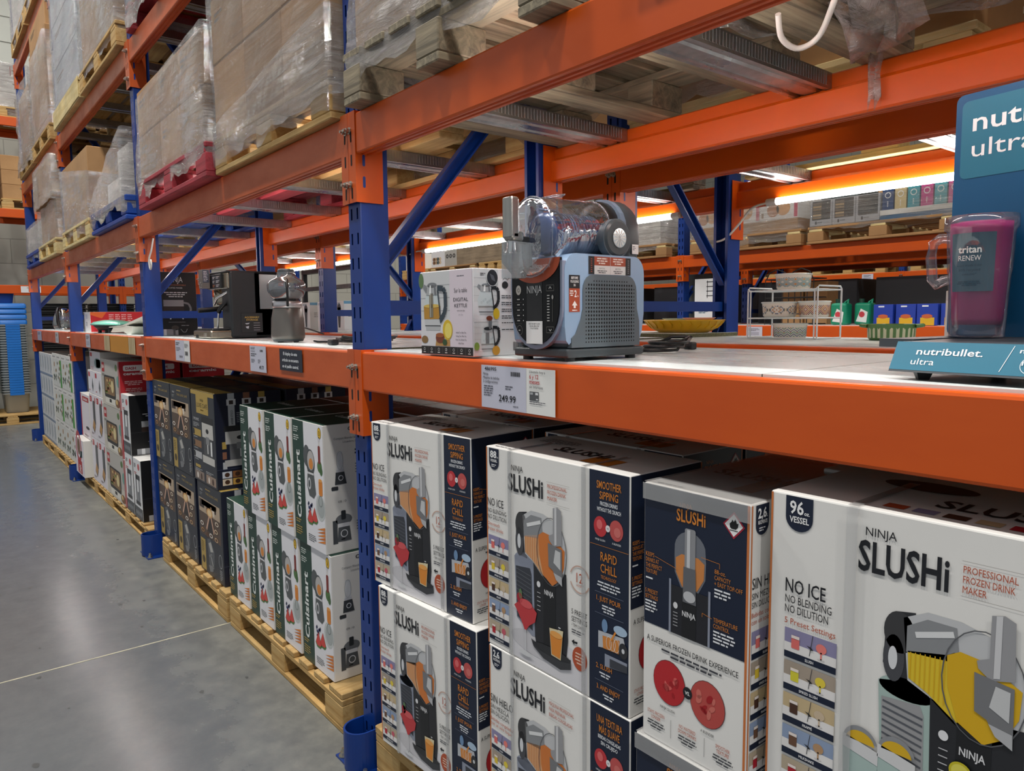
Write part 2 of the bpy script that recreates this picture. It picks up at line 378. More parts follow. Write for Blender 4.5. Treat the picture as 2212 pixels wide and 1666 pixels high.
# sawn joint filled with pale sealant
JX = -1.42
mb = MB(); mb.box(JX-0.004, JX+0.004, -7, 0.9, -0.004, 0.0012, mat('pale_joint_sealant', '#c3bda6', 0.7, var=0.3, vscale=(20, 20, 20)))
structure(mb.build('trim_1'))
def block_wall():
    m, nt, p = nodes_of('painted_block_wall'); L = nt.links.new
    tc = N(nt, 'ShaderNodeTexCoord'); mp = N(nt, 'ShaderNodeMapping', i_Rotation=(PI/2, 0, 0)); 
    sx = N(nt, 'ShaderNodeSeparateXYZ'); L(tc.outputs['Object'], sx.inputs[0])
    ad = N(nt, 'ShaderNodeMath', operation='ADD'); L(sx.outputs['X'], ad.inputs[0]); L(sx.outputs['Y'], ad.inputs[1])
    cb = N(nt, 'ShaderNodeCombineXYZ'); L(ad.outputs[0], cb.inputs[0]); L(sx.outputs['Z'], cb.inputs[1])
    br = N(nt, 'ShaderNodeTexBrick', offset=0.5, i_Scale=1.0); L(cb.outputs[0], br.inputs['Vector'])
    br.inputs['Color1'].default_value = lin('#b3b1a8'); br.inputs['Color2'].default_value = lin('#aba99f'); br.inputs['Mortar'].default_value = lin('#8c8a82')
    br.inputs['Mortar Size'].default_value = 0.006; br.inputs['Brick Width'].default_value = 0.8; br.inputs['Row Height'].default_value = 0.4
    L(br.outputs['Color'], p.inputs['Base Color']); p.inputs['Roughness'].default_value = 0.7
    b = N(nt, 'ShaderNodeBump', i_Strength=0.4, i_Distance=0.01); L(br.outputs['Fac'], b.inputs['Height']); b.invert = True; L(b.outputs[0], p.inputs['Normal'])
    return m
BW = block_wall()
CLAD = mat('ribbed_wall_cladding', '#c4c6be', 0.5, var=0.06, vscale=(1, 1, 1))
WX = -12.6
mb = MB(); mb.box(WX-0.2, WX, -7, 20, 0, 4.6, BW)
k = 0
y = -7.0
while y < 20:                                    # ribbed sheeting above the blockwork, ribs run level
    mb.box(WX-0.2, WX-0.02, y, y+9, 4.6, 9.0, CLAD); y += 9
for i in range(11): mb.box(WX-0.03, WX+0.0, -7, 20, 4.75+i*0.4, 4.79+i*0.4, CLAD)
structure(mb.build('wall_left'))
mb = MB(); mb.box(-12.6, 12, 18.6, 18.8, 0, 9.0, BW); structure(mb.build('wall_back'))
mb = MB(); mb.box(-14, 12, -7, 20, 9.0, 9.2, mat('pale_roof_lining', '#c9ccca', 0.8)); structure(mb.build('ceiling'))
# ---------------------------------------------------------------- pallet racking
XP = [2.78, 0.0, -2.78, -5.59, -8.468]
Z1, Z2, Z3, Z4 = 1.345, 2.054, 3.06, 4.415
BH, CH = 0.12, 0.26
LVL = {1: Z1, 2: Z2, 3: Z3, 4: Z4}
BAYN = {0: 'slush carton bay', 1: 'espresso machine bay', 2: 'griddle carton bay', 3: 'far green-white carton bay'}
def post_mesh(H):
    """roll-formed channel post, slots punched through its face; outer face at y 0, opening toward +y"""
    mb = MB(); w = 0.038; d = 0.095; xs = [-w, -0.024, -0.014, 0.014, 0.024, w]; z = 0.0; p = 0.075
    def col(z0, z1, holes):
        for i in range(5):
            if holes and i in (1, 3): continue
            mb.quad((xs[i], 0, z0), (xs[i+1], 0, z0), (xs[i+1], 0, z1), (xs[i], 0, z1), BLUE)
    while z < H-0.001:
        col(z, z+0.022, False); col(z+0.022, min(H, z+0.056), True); col(min(H, z+0.056), min(H, z+p), False)
        for a, b in ((xs[1], xs[2]), (xs[3], xs[4])):          # metal thickness round each slot
            for q in (z+0.022, z+0.056): mb.quad((a, 0, q), (b, 0, q), (b, 0.002, q), (a, 0.002, q), BLUE)
            for q in (a, b): mb.quad((q, 0, z+0.022), (q, 0.002, z+0.022), (q, 0.002, z+0.056), (q, 0, z+0.056), BLUE)
        z += p
    prof = [(-w, 0), (-w-0.001, 0.004), (-w-0.001, d), (-w+0.013, d), (-w+0.013, d-0.002), (-w+0.001, d-0.002), (-w+0.001, 0.005)]
    for s in (1, -1):
        q = [(s*a, b) for a, b in prof]
        mb.prism(q if s > 0 else q[::-1], 'z', 0, H, BLUE)
    mb.box(-w+0.001, w-0.001, 0.030, 0.032, 0, H, BLUE)       # web behind the slots reads dark
    return mb
POSTM = {}
def post(name, H, parent, y, flip):
    if H not in POSTM:
        o = post_mesh(H).build(name, parent); POSTM[H] = o.data
    else:
        o = bpy.data.objects.new(name, POSTM[H]); COL.objects.link(o); o.parent = parent
    o.location = (0, y, 0)
    if flip: o.rotation_euler.z = PI
    return o
def plate_mesh():
    mb = MB(); mb.box(-0.1, 0.1, -0.075, 0.12, 0.0, 0.006, BLUE)
    return mb
def collar_mesh():
    """steel guard that wraps the foot of an aisle-side post"""
    mb = MB(); r = 0.052; P = []; Q = []
    for i in range(17):
        a = PI + PI*i/16; P.append((r*math.cos(a), -0.008+r*1.05*math.sin(a))); Q.append(((r-0.006)*math.cos(a), -0.008+(r-0.006)*1.05*math.sin(a)))
    P = [(-r, 0.055)] + P + [(r, 0.055)]; Q = [(-r+0.006, 0.055)] + Q + [(r-0.006, 0.055)]
    mb.prism(P+Q[::-1], 'z', 0.006, 0.135, BLUE); return mb
def anchor_mesh():
    mb = MB(); mb.cyl((0, 0, 0.006), 0.017, 0.004, ZINC, n=16, smooth=False); mb.cyl((0, 0, 0.01), 0.012, 0.011, ZINC, n=6, smooth=False); mb.cyl((0, 0, 0.021), 0.007, 0.012, ZINC, n=10); return mb
def upright(X, y0, y1, H, label, guard=True, braces=None, group=None, feet=True):
    t = thing('rack_upright', label, 'rack upright', (X, y0, 0), group=group); D = y1-y0
    post('front_post', H, t, 0.012, False); post('rear_post', H, t, D-0.012, True)
    a, b = 0.105, D-0.105
    for n, za, zb in (braces or [('h', 0.30, 0.30), ('h', 1.48, 1.48), ('d', 0.38, 1.40), ('d', 1.625, 2.35), ('d2', 2.45, 3.3), ('d', 3.4, 4.4)]):
        if max(za, zb) > H: continue
        if n == 'h':
            m = MB(); m.prism([(-0.012, -0.022), (0.012, -0.022), (0.012, 0.022), (-0.012, 0.022)], 'y', a-0.03, b+0.03, BLUE); o = m.build('horizontal_brace', t, (0.004, 0, za))
        else:
            ya, yb = (a, b) if n == 'd' else (b, a)
            dy, dz = yb-ya, zb-za; L = math.hypot(dy, dz); m = MB()
            m.prism([(-0.010, -0.022), (0.020, -0.022), (0.020, -0.016), (-0.004, -0.016), (-0.004, 0.016), (0.020, 0.016), (0.020, 0.022), (-0.010, 0.022)], 'z', -0.03, L+0.03, BLUE)
            o = m.build('diagonal_brace', t, (0.0, ya, za)); o.rotation_euler.x = -math.atan2(dy, dz)
    if feet:
        for yy, fl in ((0.012, False), (D-0.012, True)):
            o = plate_mesh().build('base_plate', t, (0, yy, 0), PI if fl else 0)
        if guard:
            collar_mesh().build('foot_guard', t, (0, -0.012, 0))
        for dx, dy in ((-0.075, -0.045), (0.075, -0.045)): anchor_mesh().build('anchor_bolt', t, (dx, dy, 0))
    return t
def beam_prof():
    r = 0.006
    return [(0, -r), (0.0018, -0.0018), (r, 0), (0.030, 0), (0.034, -0.004), (0.034, -0.036), (0.038, -0.042), (0.048, -0.044), (0.052, -0.049), (0.052, -BH+0.005), (0.047, -BH),
            (0.038, -BH), (0.036, -BH+0.004), (0.030, -BH+0.004), (0.028, -BH), (0.020, -BH), (0.018, -BH+0.004), (0.012, -BH+0.004), (0.010, -BH), (r, -BH), (0.0018, -BH+0.0018), (0, -BH+r)]
CONN = {}
def connector_mesh(detail, M_):
    """end plate with two bolts holes, wraps front and side of the post; for a beam that starts here"""
    mb = MB(); t = 0.003
    mb.prism([(0.0012, -t), (0.046, -t), (0.046, 0.088), (0.043, 0.088), (0.043, 0.0), (0.0012, 0.0)], 'z', -CH, 0.006, M_)
    if detail:
        def oval(cx, cz, face):
            P = [(cx+a, cz+b) for a, b in rrect(0.009, 0.034, 0.0044, 4)]
            if face == 'f': mb.add([(a, -t-0.0004, b) for a, b in P], [tuple(range(len(P)))], DARKHOLE)
            else: mb.add([(0.0464, a, b) for a, b in P], [tuple(range(len(P)))], BLUE)
        for cz in (-0.066, -0.135, -0.232): oval(0.020, cz, 'f')
        for cz in (-0.137, -0.20): oval(0.024, cz, 's')
    return mb
def bolt_mesh():
    mb = MB(); mb.cyl((0, -0.003, 0), 0.0105, -0.003, ZINC, 'y', 16); mb.cyl((0, -0.006, 0), 0.0075, -0.010, ZINC, 'y', 6, smooth=False); mb.cyl((0, -0.016, 0), 0.0045, -0.007, ZINC, 'y', 10); return mb
BM = {}
def beam(bay, y, z, face, label, M_=None, detail=True, group=None, xs=None):
    """one pallet beam; face -1: outer face looks at -y, +1: looks at +y"""
    M_ = M_ or ORANGE
    xa, xb = xs if xs else (XP[bay+1], XP[bay]); L = xb-xa
    key = (round(L, 3), M_.name)
    if key not in BM:
        mb = MB(); mb.prism(beam_prof(), 'x', -L/2+0.0465, L/2-0.0465, M_); BM[key] = mb.build('pallet_beam'); o = BM[key]
    else:
        o = bpy.data.objects.new('pallet_beam', BM[key].data); COL.objects.link(o)
    o.location = ((xa+xb)/2, y, z)
    if face > 0: o.rotation_euler.z = PI
    tag(o, label, 'beam', group, 'thing')
    for s in (-1, 1):
        k = (detail, M_.name)
        if k not in CONN: c = connector_mesh(detail, M_).build('end_connector', o); CONN[k] = c.data
        else: c = bpy.data.objects.new('end_connector', CONN[k]); COL.objects.link(c); c.parent = o
        c.location = (s*L/2, 0, 0); c.scale = (-s, 1, 1)
        if detail:
            for bz in (-0.048, -0.205):
                if 'b' not in CONN: b_ = bolt_mesh().build('bolt', c); CONN['b'] = b_.data
                else: b_ = bpy.data.objects.new('bolt', CONN['b']); COL.objects.link(b_); b_.parent = c
                b_.location = (0.012, 0, bz)
    return o
def channel(x, y0, y1, z, label, group):
    """galvanised hat channel that carries pallets between front and rear beam"""
    mb = MB(); w = 0.05; h = 0.042
    prof = [(-w, -h), (-w+0.012, -h), (-w+0.014, -h+0.006), (-0.022, -h+0.006), (-0.018, -h), (0.018, -h), (0.022, -h+0.006), (w-0.014, -h+0.006), (w-0.012, -h), (w, -h), (w, 0), (w-0.002, 0), (w-0.002, -h+0.010), (-w+0.002, -h+0.010), (-w+0.002, 0), (-w, 0)]
    mb.prism(prof, 'y', y0, y1, GALV)
    yy = y0+0.01
    while yy < y1-0.02:                       # rolled stiffening ribs up both sides
        for s in (-1, 1): mb.box(s*w-0.0012, s*w+0.0012, yy, yy+0.006, -h+0.008, -0.004, GALV)
        yy += 0.012
    o = mb.build('support_channel'); o.location = (x, 0, z-0.0005); return tag(o, label, 'support channel', group)

ROW = {'A': (0.0, 0.83), 'B': (1.145, 1.98), 'C': (5.1, 5.93), 'D': (6.25, 7.08), 'E': (10.2, 11.03)}
POSTN = {0: 'right-hand end of the near bay', 1: 'nearest one, beside the slush cartons', 2: 'between espresso and griddle cartons', 3: 'between griddle and green-white cartons', 4: 'farthest, beside the stacked bins'}
for i, X in enumerate(XP):
    upright(X, 0.0, 0.83, 6.4, 'blue slotted rack upright in the aisle-side run, ' + POSTN[i])
POSTB = {0: 'behind the teal display stand', 1: 'behind the slush machine', 2: 'behind the juicer', 3: 'behind the red griddle box', 4: 'at the far end beside the black crates'}
for i, X in enumerate(XP):
    upright(X, 1.145, 1.98, 4.0, 'blue rack upright of the second run, ' + POSTB[i], guard=False,
            braces=[('h', 0.30, 0.30), ('h', 1.485, 1.485), ('d', 0.38, 1.40), ('d2', 1.62, 2.30), ('d', 2.6, 3.4)])
LN = {1: 'shelf', 2: 'first storage level', 3: 'second storage level', 4: 'top level'}
for bay in range(4):
    for lv, z in LVL.items():
        if lv == 4 and bay < 2: continue
        if lv == 3 and bay < 1: continue
        beam(bay, 0.0, z, -1, 'orange aisle-side beam of the %s, %s' % (LN[lv], BAYN[bay]), ORANGE if bay < 1 else ORANGE_HAZE)
        beam(bay, 0.83, z, 1, 'orange rear beam of the %s in the aisle-side run, %s' % (LN[lv], BAYN[bay]))
    for lv in (1, 2):
        beam(bay, 1.145, LVL[lv], -1, 'orange near beam, %s, second run, %s line' % (LN[lv], BAYN[bay]))
        beam(bay, 1.98, LVL[lv], 1, 'orange far beam, %s, second run, %s line' % (LN[lv], BAYN[bay]))
# channels under the stored pallets, five to a bay
ORD = ['first', 'second', 'third', 'fourth', 'fifth', 'sixth']
for bay in range(4):
    xs = [XP[bay+1]+0.35+0.69*i for i in range(4)]
    for i, x in enumerate(xs):
        channel(x, 0.036, 0.794, Z2, 'galvanised channel under the stored pallets, %s along the %s' % (ORD[i], BAYN[bay]), 'galvanised pallet support channels')
    if bay < 3:
        for i in range(4):
            channel(XP[bay+1]+0.35+0.69*i, 1.181, 1.944, Z2, 'galvanised channel in the second run, %s behind the %s' % (ORD[i], BAYN[bay]), 'galvanised pallet support channels')
for bay in (1, 2):
    for i in range(5):
        channel(XP[bay+1]+0.30+0.545*i, 0.036, 0.794, Z3, 'galvanised channel of the second storage level, %s along the %s' % (ORD[i], BAYN[bay]), 'galvanised pallet support channels')
# white boards that make the display shelf
def deck(x0, x1, y0, y1, z, label):
    mb = MB(); mb.box(x0, x1, y0+0.0015, y1-0.0015, z-0.018, z-0.0002, CHIP); mb.box(x0, x1, y0, y1, z-0.0002, z, DECKW)
    mb.box(x0, x1, y0, y0+0.0015, z-0.018, z-0.0002, DECKW); mb.box(x0, x1, y1-0.0015, y1, z-0.018, z-0.0002, DECKW)
    return tag(mb.build('shelf_board'), label, 'shelf board', 'white shelf boards')
DK = Z1+0.004
for bay in range(4):
    xa, xb = XP[bay+1]+0.055, XP[bay]-0.055; n = 2
    for i in range(n):
        a = xa+(xb-xa)*i/n; b = xa+(xb-xa)*(i+1)/n-0.003
        deck(a, b, 0.037, 0.793, DK, 'white display shelf board, %s half of the %s' % (('far', 'near')[i], BAYN[bay]))
        deck(a, b, 1.182, 1.943, DK, 'white shelf board of the second run, %s half behind the %s' % (('far', 'near')[i], BAYN[bay]))
# ---- racking across the next aisle and beyond (simple copies of the same steelwork)
FAR = [('C', [0, 1, 2, 3], 'across the next aisle'), ('D', [0, 1, 2], 'behind the next aisle'), ('E', [0, 1, 2, 3], 'two aisles away')]
for rn, bays, desc in FAR:
    y0, y1 = ROW[rn]
    for i in range(min(bays), max(bays)+2):
        upright(XP[i], y0, y1, 3.4, 'blue upright, run %s, %s' % (desc, POSTB[i]), guard=False, feet=False,
                braces=[('h', 1.485, 1.485), ('d', 0.38, 1.40), ('d' if rn != 'B' else 'd2', 1.62, 2.30), ('d', 2.6, 3.3)])
    for bay in bays:
        for lv in (1, 2):
            beam(bay, y0, LVL[lv], -1, 'orange near beam, %s, run %s, %s line' % (LN[lv], desc, BAYN[bay]))
            beam(bay, y1, LVL[lv], 1, 'orange far beam, %s, run %s, %s line' % (LN[lv], desc, BAYN[bay]))
        mb = MB(); mb.box(XP[bay+1]+0.055, XP[bay]-0.055, y0+0.037, y1-0.037, DK-0.018, DK, DECKW)
        tag(mb.build('shelf_board'), 'pale shelf board, run %s, %s line' % (desc, BAYN[bay]), 'shelf board', 'white shelf boards')
# ---- fluorescent tubes under the far beam of the second run
TUBE = emit('lit_tube', (1.0, 0.97, 0.93, 1), 27.0); CAPW = mat('white_end_cap', '#d9dad6', 0.4)
def tube_light(x, label):
    t = thing('tube_light', label, 'light', (x, 1.916, 1.985-0.045), group='tube lights under the rear beam'); L = 1.16
    mb = MB(); mb.cyl((0.045, 0, 0), 0.015, L-0.09, TUBE, 'x', 16); mb.build('lamp_tube', t)
    for s in (0, 1):
        mb = MB(); mb.cyl((0 if not s else L-0.047, 0, 0), 0.016, 0.047, CAPW, 'x', 16); mb.box(0.0 if not s else L-0.03, 0.03 if not s else L, 0.008, 0.012, -0.01, 0.01, CAPW); mb.build('end_cap', t)
    return t
def front_tube(x, label):
    t = tube_light(x, label); t.location = (x, 0.074, 1.968); t['group'] = 'tube lights inside the aisle-side beam'
    for c in t.children: c.scale = (1, -1, 1)
for bay in range(4):
    for i in range(2): front_tube(XP[bay+1]+(0.20 if not i else 1.42), 'lit fluorescent tube tucked behind the aisle-side beam, %s of the %s' % (('far half', 'near half')[i], BAYN[bay]))
for x, lab in ((0.21, 'near one of the pair above the patterned bowls'), (1.43, 'half hidden behind the teal display card'), (-2.65, 'far one of the pair behind the slush machine'), (-1.43, 'second of the pair behind the slush machine'), (-5.38, 'far one of the pair behind the juicer'), (-4.16, 'near one of the pair behind the juicer')):
    tube_light(x, 'lit fluorescent tube clipped to orange beam, ' + lab)
# ---------------------------------------------------------------- pallets, cartons and stretch film
from mathutils import noise as MN
PALM = {}
def pallet(x0, x1, y0, y1, z, label, style='x', mats=None, group=None, h=0.144, solid=False):
    """block pallet; style x: skids run along x, y: skids run along y. A thing with every board and block a part"""
    m1, m2, m3 = mats or (WOODX, WOODY, WOODX)
    t = thing('wooden_pallet', label, 'pallet', ((x0+x1)/2, (y0+y1)/2, z), group=group)
    W, D = x1-x0, y1-y0; a, b, c, d = 0.022*h/0.144, 0.100*h/0.144, 0.122*h/0.144, h
    rn = random.Random(label)
    sw = (style == 'y'); L, Wd = (D, W) if sw else (W, D)     # skids of length L, spread over Wd
    def put(name, u0, u1, v0, v1, zz0, zz1, m):
        k = (name, round(u1-u0, 3), round(v1-v0, 3), round(zz1-zz0, 3), m.name, sw)
        if k not in PALM:
            mb = MB(); U, V = (u1-u0)/2, (v1-v0)/2
            if sw: mb.rbox(-V, V, -U, U, 0, zz1-zz0, m, 0.003, n=1)
            else: mb.rbox(-U, U, -V, V, 0, zz1-zz0, m, 0.003, n=1)
            o = mb.build(name, t); PALM[k] = o.data
        else:
            o = bpy.data.objects.new(name, PALM[k]); COL.objects.link(o); o.parent = t
        cu, cv = (u0+u1)/2, (v0+v1)/2
        o.location = (cv, cu, zz0) if sw else (cu, cv, zz0); return o
    skw = 0.1
    for i, v in enumerate((-Wd/2+skw/2, 0, Wd/2-skw/2)):
        put('bottom_board', -L/2, L/2, v-skw/2, v+skw/2, 0, a, m1 if not sw else m2)
        for u in (-L/2+0.072, 0, L/2-0.072): put('block', u-0.072, u+0.072, v-skw/2, v+skw/2, a, b, m1 if not sw else m3)
    for u in (-L/2+0.072, 0, L/2-0.072): put('stringer_board', u-0.06, u+0.06, -Wd/2, Wd/2, b, c, m2 if not sw else m1)
    n = 7; bw = 0.1
    for i in range(n):
        if sw:
            v = -Wd/2+bw/2+(Wd-bw)*i/(n-1); put('deck_board', -L/2, L/2, v-bw/2, v+bw/2, c, d, m2)
        else:
            v = -Wd/2+bw/2+(Wd-bw)*i/(n-1); put('deck_board', -L/2, L/2, v-bw/2, v+bw/2, c, d, m1)
    return t
def pallet_f(x0, x1, y0, y1, z, label, mats=None, group=None, h=0.144):
    """floor pallet: deck boards run front to back so their ends show in the aisle"""
    m1, m2, m3 = mats or (WOODX, WOODY, WOODX)
    t = thing('wooden_pallet', label, 'pallet', ((x0+x1)/2, (y0+y1)/2, z), group=group)
    W, D = x1-x0, y1-y0; k = h/0.144; rn = random.Random(label)
    def put(name, a, b, c, d, e, f, m, jit=0):
        mb = MB(); mb.rbox(a-(a+b)/2, b-(a+b)/2, c-(c+d)/2, d-(c+d)/2, 0, f-e, m, 0.003, n=1); o = mb.build(name, t); o.location = ((a+b)/2+rn.uniform(-jit, jit), (c+d)/2+rn.uniform(-jit, jit), e)
    for y in (-D/2+0.05, 0, D/2-0.05):
        put('bottom_board', -W/2, W/2, y-0.05, y+0.05, 0, 0.022*k, m1)
        for x in (-W/2+0.072, 0, W/2-0.072): put('block', x-0.072, x+0.072, y-0.05, y+0.05, 0.022*k, 0.1*k, m1)
        put('stringer_board', -W/2, W/2, y-0.05, y+0.05, 0.1*k, 0.122*k, m1)
    n = 9
    for i in range(n):
        x = -W/2+0.055+(W-0.11)*i/(n-1); w_ = 0.052 if i in (0, 4, 8) else 0.044
        put('deck_board', x-w_, x+w_, -D/2, D/2, 0.122*k, h, m2, 0.004)
    return t
def plastic_pallet(x0, x1, y0, y1, z, label, m):
    t = thing('plastic_pallet', label, 'pallet', ((x0+x1)/2, (y0+y1)/2, z)); W, D = x1-x0, y1-y0
    mb = MB(); mb.rbox(-W/2, W/2, -D/2, D/2, 0.11, 0.15, m, 0.006, n=1); mb.build('top_deck', t)
    for y in (-D/2+0.06, 0, D/2-0.06):
        mb = MB(); mb.rbox(-W/2, W/2, y-0.06, y+0.06, 0, 0.03, m, 0.006, n=1); mb.build('skid', t)
        for x in (-W/2+0.08, 0, W/2-0.08):
            mb = MB(); mb.rbox(x-0.075, x+0.075, y-0.055, y+0.055, 0.03, 0.11, m, 0.01, n=1); mb.build('leg', t)
    return t
def carton(x0, x1, y0, y1, z0, z1, label, m=None, name='cardboard_box', cat='box', group=None, seam=True, marks=0, rz=0.0):
    """plain shipping carton with its taped seam and a printed shipping mark"""
    W, D, H = x1-x0, y1-y0, z1-z0
    mb = MB(); mb.rbox(0, W, 0, D, 0, H, m or KRAFT, 0.004, n=1); o = mb.build(name, None, (x0, y0, z0), rz); tag(o, label, cat, group)
    if seam:
        mb = MB(); mb.box(W/2-0.003, W/2+0.003, 0.002, D-0.002, H, H+0.0006, KRAFTD); mb.box(0.002, W-0.002, D/2-0.025, D/2+0.025, H, H+0.0009, TAPE)
        for s in (0, 1): mb.box((-0.0008 if not s else W), (0 if not s else W+0.0008), D/2-0.025, D/2+0.025, H-0.07, H, TAPE)
        mb.build('tape_strip', o)
    if marks:
        A = Art((W, 0, 0), (0, 1, 0), (0, 0, 1), (1, 0, 0)); u = D*0.5
        for i in range(marks): A.fine(u, H*0.72-i*0.035, min(0.2, D*0.4), '#5c4a36', 1, 0.012, 0.01, seed=i)
        B = Art((0, 0, 0), (1, 0, 0), (0, 0, 1), (0, -1, 0)); B.fine(W*0.12, H*0.7, W*0.3, '#6b573f', 2, 0.012, 0.012, seed=marks);
        A.build('printed_marks', o); B.build('printed_marks', o)
    return o
def wrap(x0, x1, y0, y1, z0, z1, label, m=None, amp=0.012, seed=0, slant=(0, 0, 0, 0), ragged=0.03, top=False, step=0.05, skirt=0.0, name='stretch_film'):
    """stretch film pulled round a load. slant raises or lowers the top edge at the four corners (x0y0, x1y0, x1y1, x0y1)"""
    m = m or FILM; per = []; r = 0.015
    def seg(a, b):
        n = max(1, int(math.dist(a, b)/step)); return [(a[0]+(b[0]-a[0])*i/n, a[1]+(b[1]-a[1])*i/n) for i in range(n)]
    c = [(x0+r, y0), (x1-r, y0), (x1, y0+r), (x1, y1-r), (x1-r, y1), (x0+r, y1), (x0, y1-r), (x0, y0+r)]
    for i in range(8): per += seg(c[i], c[(i+1) % 8])
    nz = max(3, int((z1-z0)/step)); cx, cy = (x0+x1)/2, (y0+y1)/2; loops = []
    for k in range(nz+1):
        t = k/nz; L = []
        for (x, y) in per:
            fx, fy = (x-x0)/(x1-x0), (y-y0)/(y1-y0)
            st = slant[0]*(1-fx)*(1-fy)+slant[1]*fx*(1-fy)+slant[2]*fx*fy+slant[3]*(1-fx)*fy
            zz = z0+(z1+st-z0)*t
            q = Vector((x*2.1+seed*7.3, y*2.1, zz*5.0))
            d = amp*(MN.noise(q)+0.6*MN.noise(q*2.7)) + 0.35*amp*MN.noise(Vector((x*3+seed, y*3, zz*26)))
            if k == 0: zz += ragged*(MN.noise(Vector((x*5+seed, y*5, 3.1)))+0.5*MN.noise(Vector((x*17+seed, y*17, 1.1))))
            d += skirt*max(0, 1-t*4)
            dx, dy = x-cx, y-cy
            nx, ny = (1 if abs(x-x1) < r*1.5 else -1 if abs(x-x0) < r*1.5 else 0), (1 if abs(y-y1) < r*1.5 else -1 if abs(y-y0) < r*1.5 else 0)
            L.append((x+nx*max(d, -0.006), y+ny*max(d, -0.006), zz))
        loops.append(L)
    mb = MB(); mb.loft(loops, m, False, top); o = mb.build(name)
    return tag(o, label, 'stretch film')
def film_tail(pts, wd, label, m=None, parent=None):
    """a loose ribbon of film hanging from a load"""
    mb = MB(); L = []; pts = [Vector(p) for p in pts]
    for i, p in enumerate(pts):
        f = wd*(1-0.25*i/len(pts)); a = 0.9*math.sin(i*1.7); row = []
        for j in range(7):
            u = (j/6-0.5)*f; row.append((p.x+u*math.cos(a*0.4), p.y+u*math.sin(a*0.4)+0.25*f*math.sin(j*2.1+i*0.8), p.z+0.02*math.sin(j*1.9+i)))
        L.append(row)
    mb.loft(L, m or FILM2, False, False, closed=False); o = mb.build('film_tail'); return tag(o, label, 'stretch film')

GREYM = (WOODG, WOODGY, WOODG)
REDM = (REDW, REDW, REDW)
UD = 0.86                                     # how far loads reach back over the rear beam
# -- first storage level, near bay
P1 = pallet(0.075, 0.965, -0.05, UD, Z2, 'weathered wooden pallet above the kettle box, bottom boards poking over the beam', 'y', (WOODG, WOODGY, WOODG))
zz = Z2+0.144
for i, (a, b) in enumerate(((0.10, 0.52), (0.525, 0.945))):
    for k in range(2):
        carton(a, b, -0.02, 0.40, zz+0.42*k, zz+0.42*(k+1)-0.003, 'brown box under film above the kettle box, %s, %s' % (('beside the post', 'away from the post')[i], ('bottom', 'on top')[k]), KRAFT2, marks=2)
        carton(a, b, 0.41, 0.83, zz+0.42*k, zz+0.42*(k+1)-0.003, 'brown box in the rear row above the kettle box, %s, %s' % (('beside the post', 'away from the post')[i], ('bottom', 'on top')[k]), KRAFT2)
wrap(0.09, 0.955, -0.035, 0.845, Z2+0.075, zz+0.85, 'cloudy torn stretch film round the load above the kettle box', FILM2, 0.014, 1, ragged=0.06, skirt=0.012)
pallet(1.16, 2.36, -0.02, UD, Z2, 'grey worn pallet seen from below, above the teal display stand', 'y', (WOODG, WOODGY, WOODG))
for k in range(2):
    carton(1.19, 1.76, 0.0, 0.84, zz+0.4*k, zz+0.4*(k+1)-0.003, 'brown box on the grey worn pallet, half nearer the slush machine, %s' % ('bottom', 'top')[k], KRAFT)
    carton(1.765, 2.335, 0.0, 0.84, zz+0.4*k, zz+0.4*(k+1)-0.003, 'brown box on the grey worn pallet, half above the display stand, %s' % ('bottom', 'top')[k], KRAFT)
wrap(1.18, 2.345, -0.012, 0.852, Z2+0.08, zz+0.8, 'stretch film round the load above the teal display stand', FILM2, 0.012, 2)
film_tail([(1.36, 0.42, 2.07), (1.34, 0.50, 2.03), (1.30, 0.58, 2.025), (1.26, 0.66, 2.03), (1.235, 0.74, 2.06)], 0.17, 'sheet of loose film sagging under the grey pallet')
film_tail([(1.225, 0.73, 2.075), (1.216, 0.752, 2.05), (1.212, 0.756, 2.02), (1.213, 0.757, 1.99), (1.216, 0.757, 1.965), (1.219, 0.757, 1.943)], 0.036, 'twisted film tail hanging down over the rear beam')
# -- first storage level, bay with the espresso machine
pallet(-1.17, -0.055, -0.03, UD, Z2, 'clean pine pallet carrying the tall carton stack', 'x', (WOODX, WOODY, WOODX))
RN = [('bottom', 'third from the top', 'second from the top', 'top')]
xs = (-1.165, -0.80, -0.43, -0.06); hs = (zz, zz+0.30, zz+0.56, zz+0.86)
for i in range(3):
    for k in range(3):
        carton(xs[i], xs[i+1]-0.004, -0.022, 0.42, hs[k], hs[k+1]-0.003, 'tan box in the tall film-wrapped stack, %s column from the post, %s layer' % (('third', 'second', 'first')[i], ('bottom', 'middle', 'top')[k]), (KRAFT, KRAFT2)[(i+k) % 2], marks=1 if k == 1 else 0, group='cartons of the tall wrapped stack')
    carton(xs[i], xs[i+1]-0.004, 0.425, 0.84, zz, zz+0.86, 'tall tan box at the back of the wrapped stack, %s column from the post' % ('third', 'second', 'first')[i], KRAFT2)
wrap(-1.178, -0.05, -0.036, 0.85, Z2+0.04, zz+0.862, 'glossy tight stretch film round the tall carton stack', FILM3, 0.007, 3, slant=(0.0, 0.0, 0, 0), ragged=0.05)
wrap(-1.182, -0.046, -0.042, 0.853, Z2+0.06, Z2+0.34, 'gathered band of film round the foot of the tall carton stack', FILM, 0.016, 4, slant=(-0.16, 0.0, 0, 0), ragged=0.05)
pallet(-2.42, -1.20, -0.06, UD, Z2, 'red painted pallet under a wrapped load', 'x', REDM)
